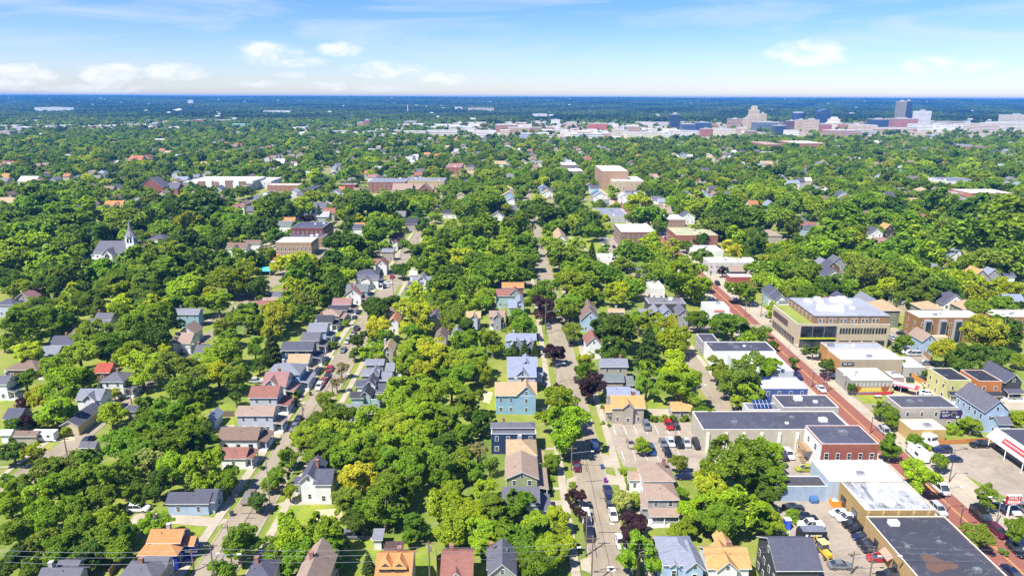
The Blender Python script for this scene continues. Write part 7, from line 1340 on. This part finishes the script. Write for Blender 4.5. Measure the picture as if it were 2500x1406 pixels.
ok&=~((y>1480)&(x>-170)&(NR.rand(n)>.1)); ok&=~((y>1640)&(y<2050)&(x<-400)&(NR.rand(n)>.3)); ok&=~((y<330)&(abs(x)>.75*y))
clump=np.sin(x/31+np.sin(y/47)*2)+np.sin(y/38+np.sin(x/53)*1.7)+.7*NR.normal(size=n)
ok&=~((y<520)&(NR.rand(n)<.3)); ok&=~((clump<-1.15)&(NR.rand(n)<.75)&(y>380))
x,y,R,clump=x[ok],y[ok],R[ok],clump[ok]
fp=np.array([(a,b_,c_) for a,b_,c_,_ in FARPTS]); FX=np.concatenate([x,fp[:,0]]); FY=np.concatenate([y,fp[:,1]]); FR=np.concatenate([R*np.where(clump>1,1.15,1.),fp[:,2]])
codes=list('dmmmbbbyodmmb'); ci=NR.randint(0,len(codes),len(x)); FC=[COLS[codes[i]] for i in ci]+[COLS[c_] for *_,c_ in FARPTS]
FC=np.array(FC)*NR.uniform(.8,1.2,(len(FC),1))*NR.uniform(.93,1.07,(len(FC),3))
def points_object(name,X,Y,Z,S,C,protos,label):
    me=bpy.data.meshes.new(name); n=len(X); me.vertices.add(n); me.vertices.foreach_set('co',np.stack([X,Y,Z],1).astype(np.float32).ravel())
    a=me.attributes.new('scl','FLOAT_VECTOR','POINT'); a.data.foreach_set('vector',S.astype(np.float32).ravel())
    a=me.attributes.new('col','FLOAT_COLOR','POINT'); a.data.foreach_set('color',np.concatenate([C,np.ones((n,1))],1).astype(np.float32).ravel())
    a=me.attributes.new('rz','FLOAT','POINT'); a.data.foreach_set('value',NR.uniform(0,6.28,n).astype(np.float32))
    a=me.attributes.new('pick','INT','POINT'); a.data.foreach_set('value',NR.randint(0,len(protos),n).astype(np.int32))
    o=put(name,me); g=bpy.data.node_groups.new(name,'GeometryNodeTree'); g.interface.new_socket('Geometry',in_out='INPUT',socket_type='NodeSocketGeometry'); g.interface.new_socket('Geometry',in_out='OUTPUT',socket_type='NodeSocketGeometry')
    N=g.nodes.new; gi=N('NodeGroupInput'); go=N('NodeGroupOutput'); mp=N('GeometryNodeMeshToPoints'); io=N('GeometryNodeInstanceOnPoints'); gt=N('GeometryNodeGeometryToInstance')
    g.links.new(gi.outputs[0],mp.inputs[0]); g.links.new(mp.outputs[0],io.inputs['Points'])
    for pr in protos[::-1]:
        oi=N('GeometryNodeObjectInfo'); oi.inputs['Object'].default_value=pr; g.links.new(oi.outputs['Geometry'],gt.inputs[0])
    g.links.new(gt.outputs[0],io.inputs['Instance']); io.inputs['Pick Instance'].default_value=True
    def at(nm,ty):
        q=N('GeometryNodeInputNamedAttribute'); q.data_type=ty; q.inputs['Name'].default_value=nm; return [s for s in q.outputs if s.enabled][0]
    g.links.new(at('scl','FLOAT_VECTOR'),io.inputs['Scale']); g.links.new(at('pick','INT'),io.inputs['Instance Index'])
    cx=N('ShaderNodeCombineXYZ'); g.links.new(at('rz','FLOAT'),cx.inputs[2]); er=N('FunctionNodeEulerToRotation'); g.links.new(cx.outputs[0],er.inputs[0]); g.links.new(er.outputs[0],io.inputs['Rotation'])
    g.links.new(io.outputs[0],go.inputs[0]); md=o.modifiers.new('scatter','NODES'); md.node_group=g
    tag(o,label,'trees',kind='stuff'); return o
def proto(me): return bpy.data.objects.new('crown',me)     # only a shape for the mass above: it stands nowhere itself
PR=[proto(crown_mesh('far_crown',300+i,24,1600,.11,(.95,1.1,.8,1.2,1.)[i],'leaf_far',big=6)) for i in range(5)]
PW=[proto(crown_mesh('far_crown',320+i,12,420,.2,.8,'leaf_far',big=5)) for i in range(4)]
k=FR; points_object('distant_trees',FX,FY,k*1.05+.3,np.stack([k*1.1,k*1.1,k*.92],1),FC,PR,'unbroken mass of green trees filling the farther blocks')
pw=scatter(2480,11800,lambda y:13+y/330,.86); x,y=pw[:,0],pw[:,1]; n=len(x); m=NR.rand(n)>(.1+.15*(np.sin(x/350+y/500)>.6)); 
for x0,x1,ya,yb,h in FT:
    if yb>2450: m&=~((x>x0-20)&(x<x1+20)&(y>ya-220)&(y<yb+10))
m&=~((y<2750)&(x>-150)&(NR.rand(n)>.5)); x,y=x[m],y[m]; n=len(x); k=(13+y/330)*NR.uniform(.5,.78,n)
patch=np.sin(x/240+y/310)+np.sin(x/90-y/170)+.8*NR.normal(size=n); C=np.where(patch[:,None]>.8,np.array(COLS['b'])*.6,np.where(patch[:,None]<-.8,np.array(COLS['d'])*.5,np.array(COLS['m'])*.55))*NR.uniform(.75,1.25,(n,1))
points_object('far_woods',x,y,ground_z(x,y)+k*.35,np.stack([k,k,np.minimum(k*.7,9+k*.1)],1),C,PW,'blue-green wooded hills stretching to the horizon')
# tiny pale houses in the far woods, past counting
b=MB(); q=random.Random(17)
for i in range(70):
    y=2480+6500*q.random()**1.5; x=q.uniform(-.8,.8)*y; z=float(ground_z(x,y)); w=q.uniform(4,8)*(1+y/9000); d=q.uniform(8,14); h=z+q.uniform(8,11)+y/1100
    b.box(x-w,x+w,y,y+d,z,h); b.poly([(x-w,y-.4,h),(x+w,y-.4,h),(x+w,y+d/2,h+4),(x-w,y+d/2,h+4)]); b.poly([(x+w,y+d+.4,h),(x-w,y+d+.4,h),(x-w,y+d/2,h+4),(x+w,y+d/2,h+4)])
tag(b.build('far_houses',M['tint'],None,(.42,.42,.42)),'tiny pale houses scattered through the far wooded hills','houses',kind='stuff')
# ---------------------------------------------------------------- labels that tell each one from its like
NK={}
for m_ in MARKS: NK[m_[0]]=NK.get(m_[0],0)+1
MARKS=[(m_[0] if NK[m_[0]]==1 else m_[0]+' '+m_[3],m_[1],m_[2]) for m_ in MARKS]
MX=np.array([(a,b_) for _,a,b_ in MARKS])
def rel(x,y):
    dx=MX[:,0]-x; dy=MX[:,1]-y; i=int(np.argmin(dx*dx+dy*dy*.8)); ex,ey=x-MX[i,0],y-MX[i,1]
    r='behind' if ey>abs(ex)*1.1 else 'in front of' if -ey>abs(ex)*1.1 else 'right of' if ex>0 else 'left of'
    return r,MARKS[i][0],math.hypot(ex,ey)
ORD=['nearest','second','third','fourth','fifth','sixth','seventh','eighth','ninth','tenth','eleventh','twelfth','thirteenth','fourteenth']
def assign(rows,cat,group):
    """rows: (object, x, y, what it looks like, joining words)"""
    by={}
    for o,x,y,what,join in rows:
        r,nk,d=rel(x,y); by.setdefault((what,join,r,nk),[]).append((d,o))
    for (what,join,r,nk),v in by.items():
        v.sort(key=lambda q:q[0])
        for i,(d,o) in enumerate(v):
            s=f'{what} {join} {r} the {nk}'.replace('  ',' ')
            if len(v)>1: s=ORD[min(i,13)]+' '+s
            w=s.split()
            tag(o,' '.join(w[:16]),cat,group)
rows=[];srows=[]
for o,x,y,R,c,kind in TREES:
    sz='small' if R<2.7 else 'mid-sized' if R<4.2 else 'large' if R<5.6 else 'huge'
    if kind=='shrub': srows.append((o,x,y,f'{CNAME[c]} shrub',''))
    elif kind=='conifer': rows.append((o,x,y,f'{sz} {CNAME[c]}',''))
    else: rows.append((o,x,y,f'{sz} {CNAME[c]} tree',''))
assign(rows,'tree','trees among the houses'); assign(srows,'shrub','garden shrubs and hedges')
assign([(o,x,y,f'{c}','parked') for o,x,y,c,_ in CARS],'car','parked cars')
for o,x,y,c,_ in CARS: o['category']=' '.join(c.split()[1:])
assign([(o,x,y,{'utility_pole':'wooden utility pole','street_lamp':'grey street lamp','black_street_lamp':'black street lamp','lot_lamp':'tall twin lamp pole'}[k],'') for o,x,y,k in POLES],'pole','poles and lamps along the streets')
assign([(o,x,y,f'{rn}-roofed '+('flat building' if t=='f' else 'house'),'among trees') for o,x,y,w_,rn,t,_,_ in FARH],'house','small houses among the far trees')
assign([(o,x,y,('wide ' if w_>95 else '')+'low '+ADJ[k]+' building','') for o,k,x,y,w_ in PLAIN],'building','low buildings of the far city')
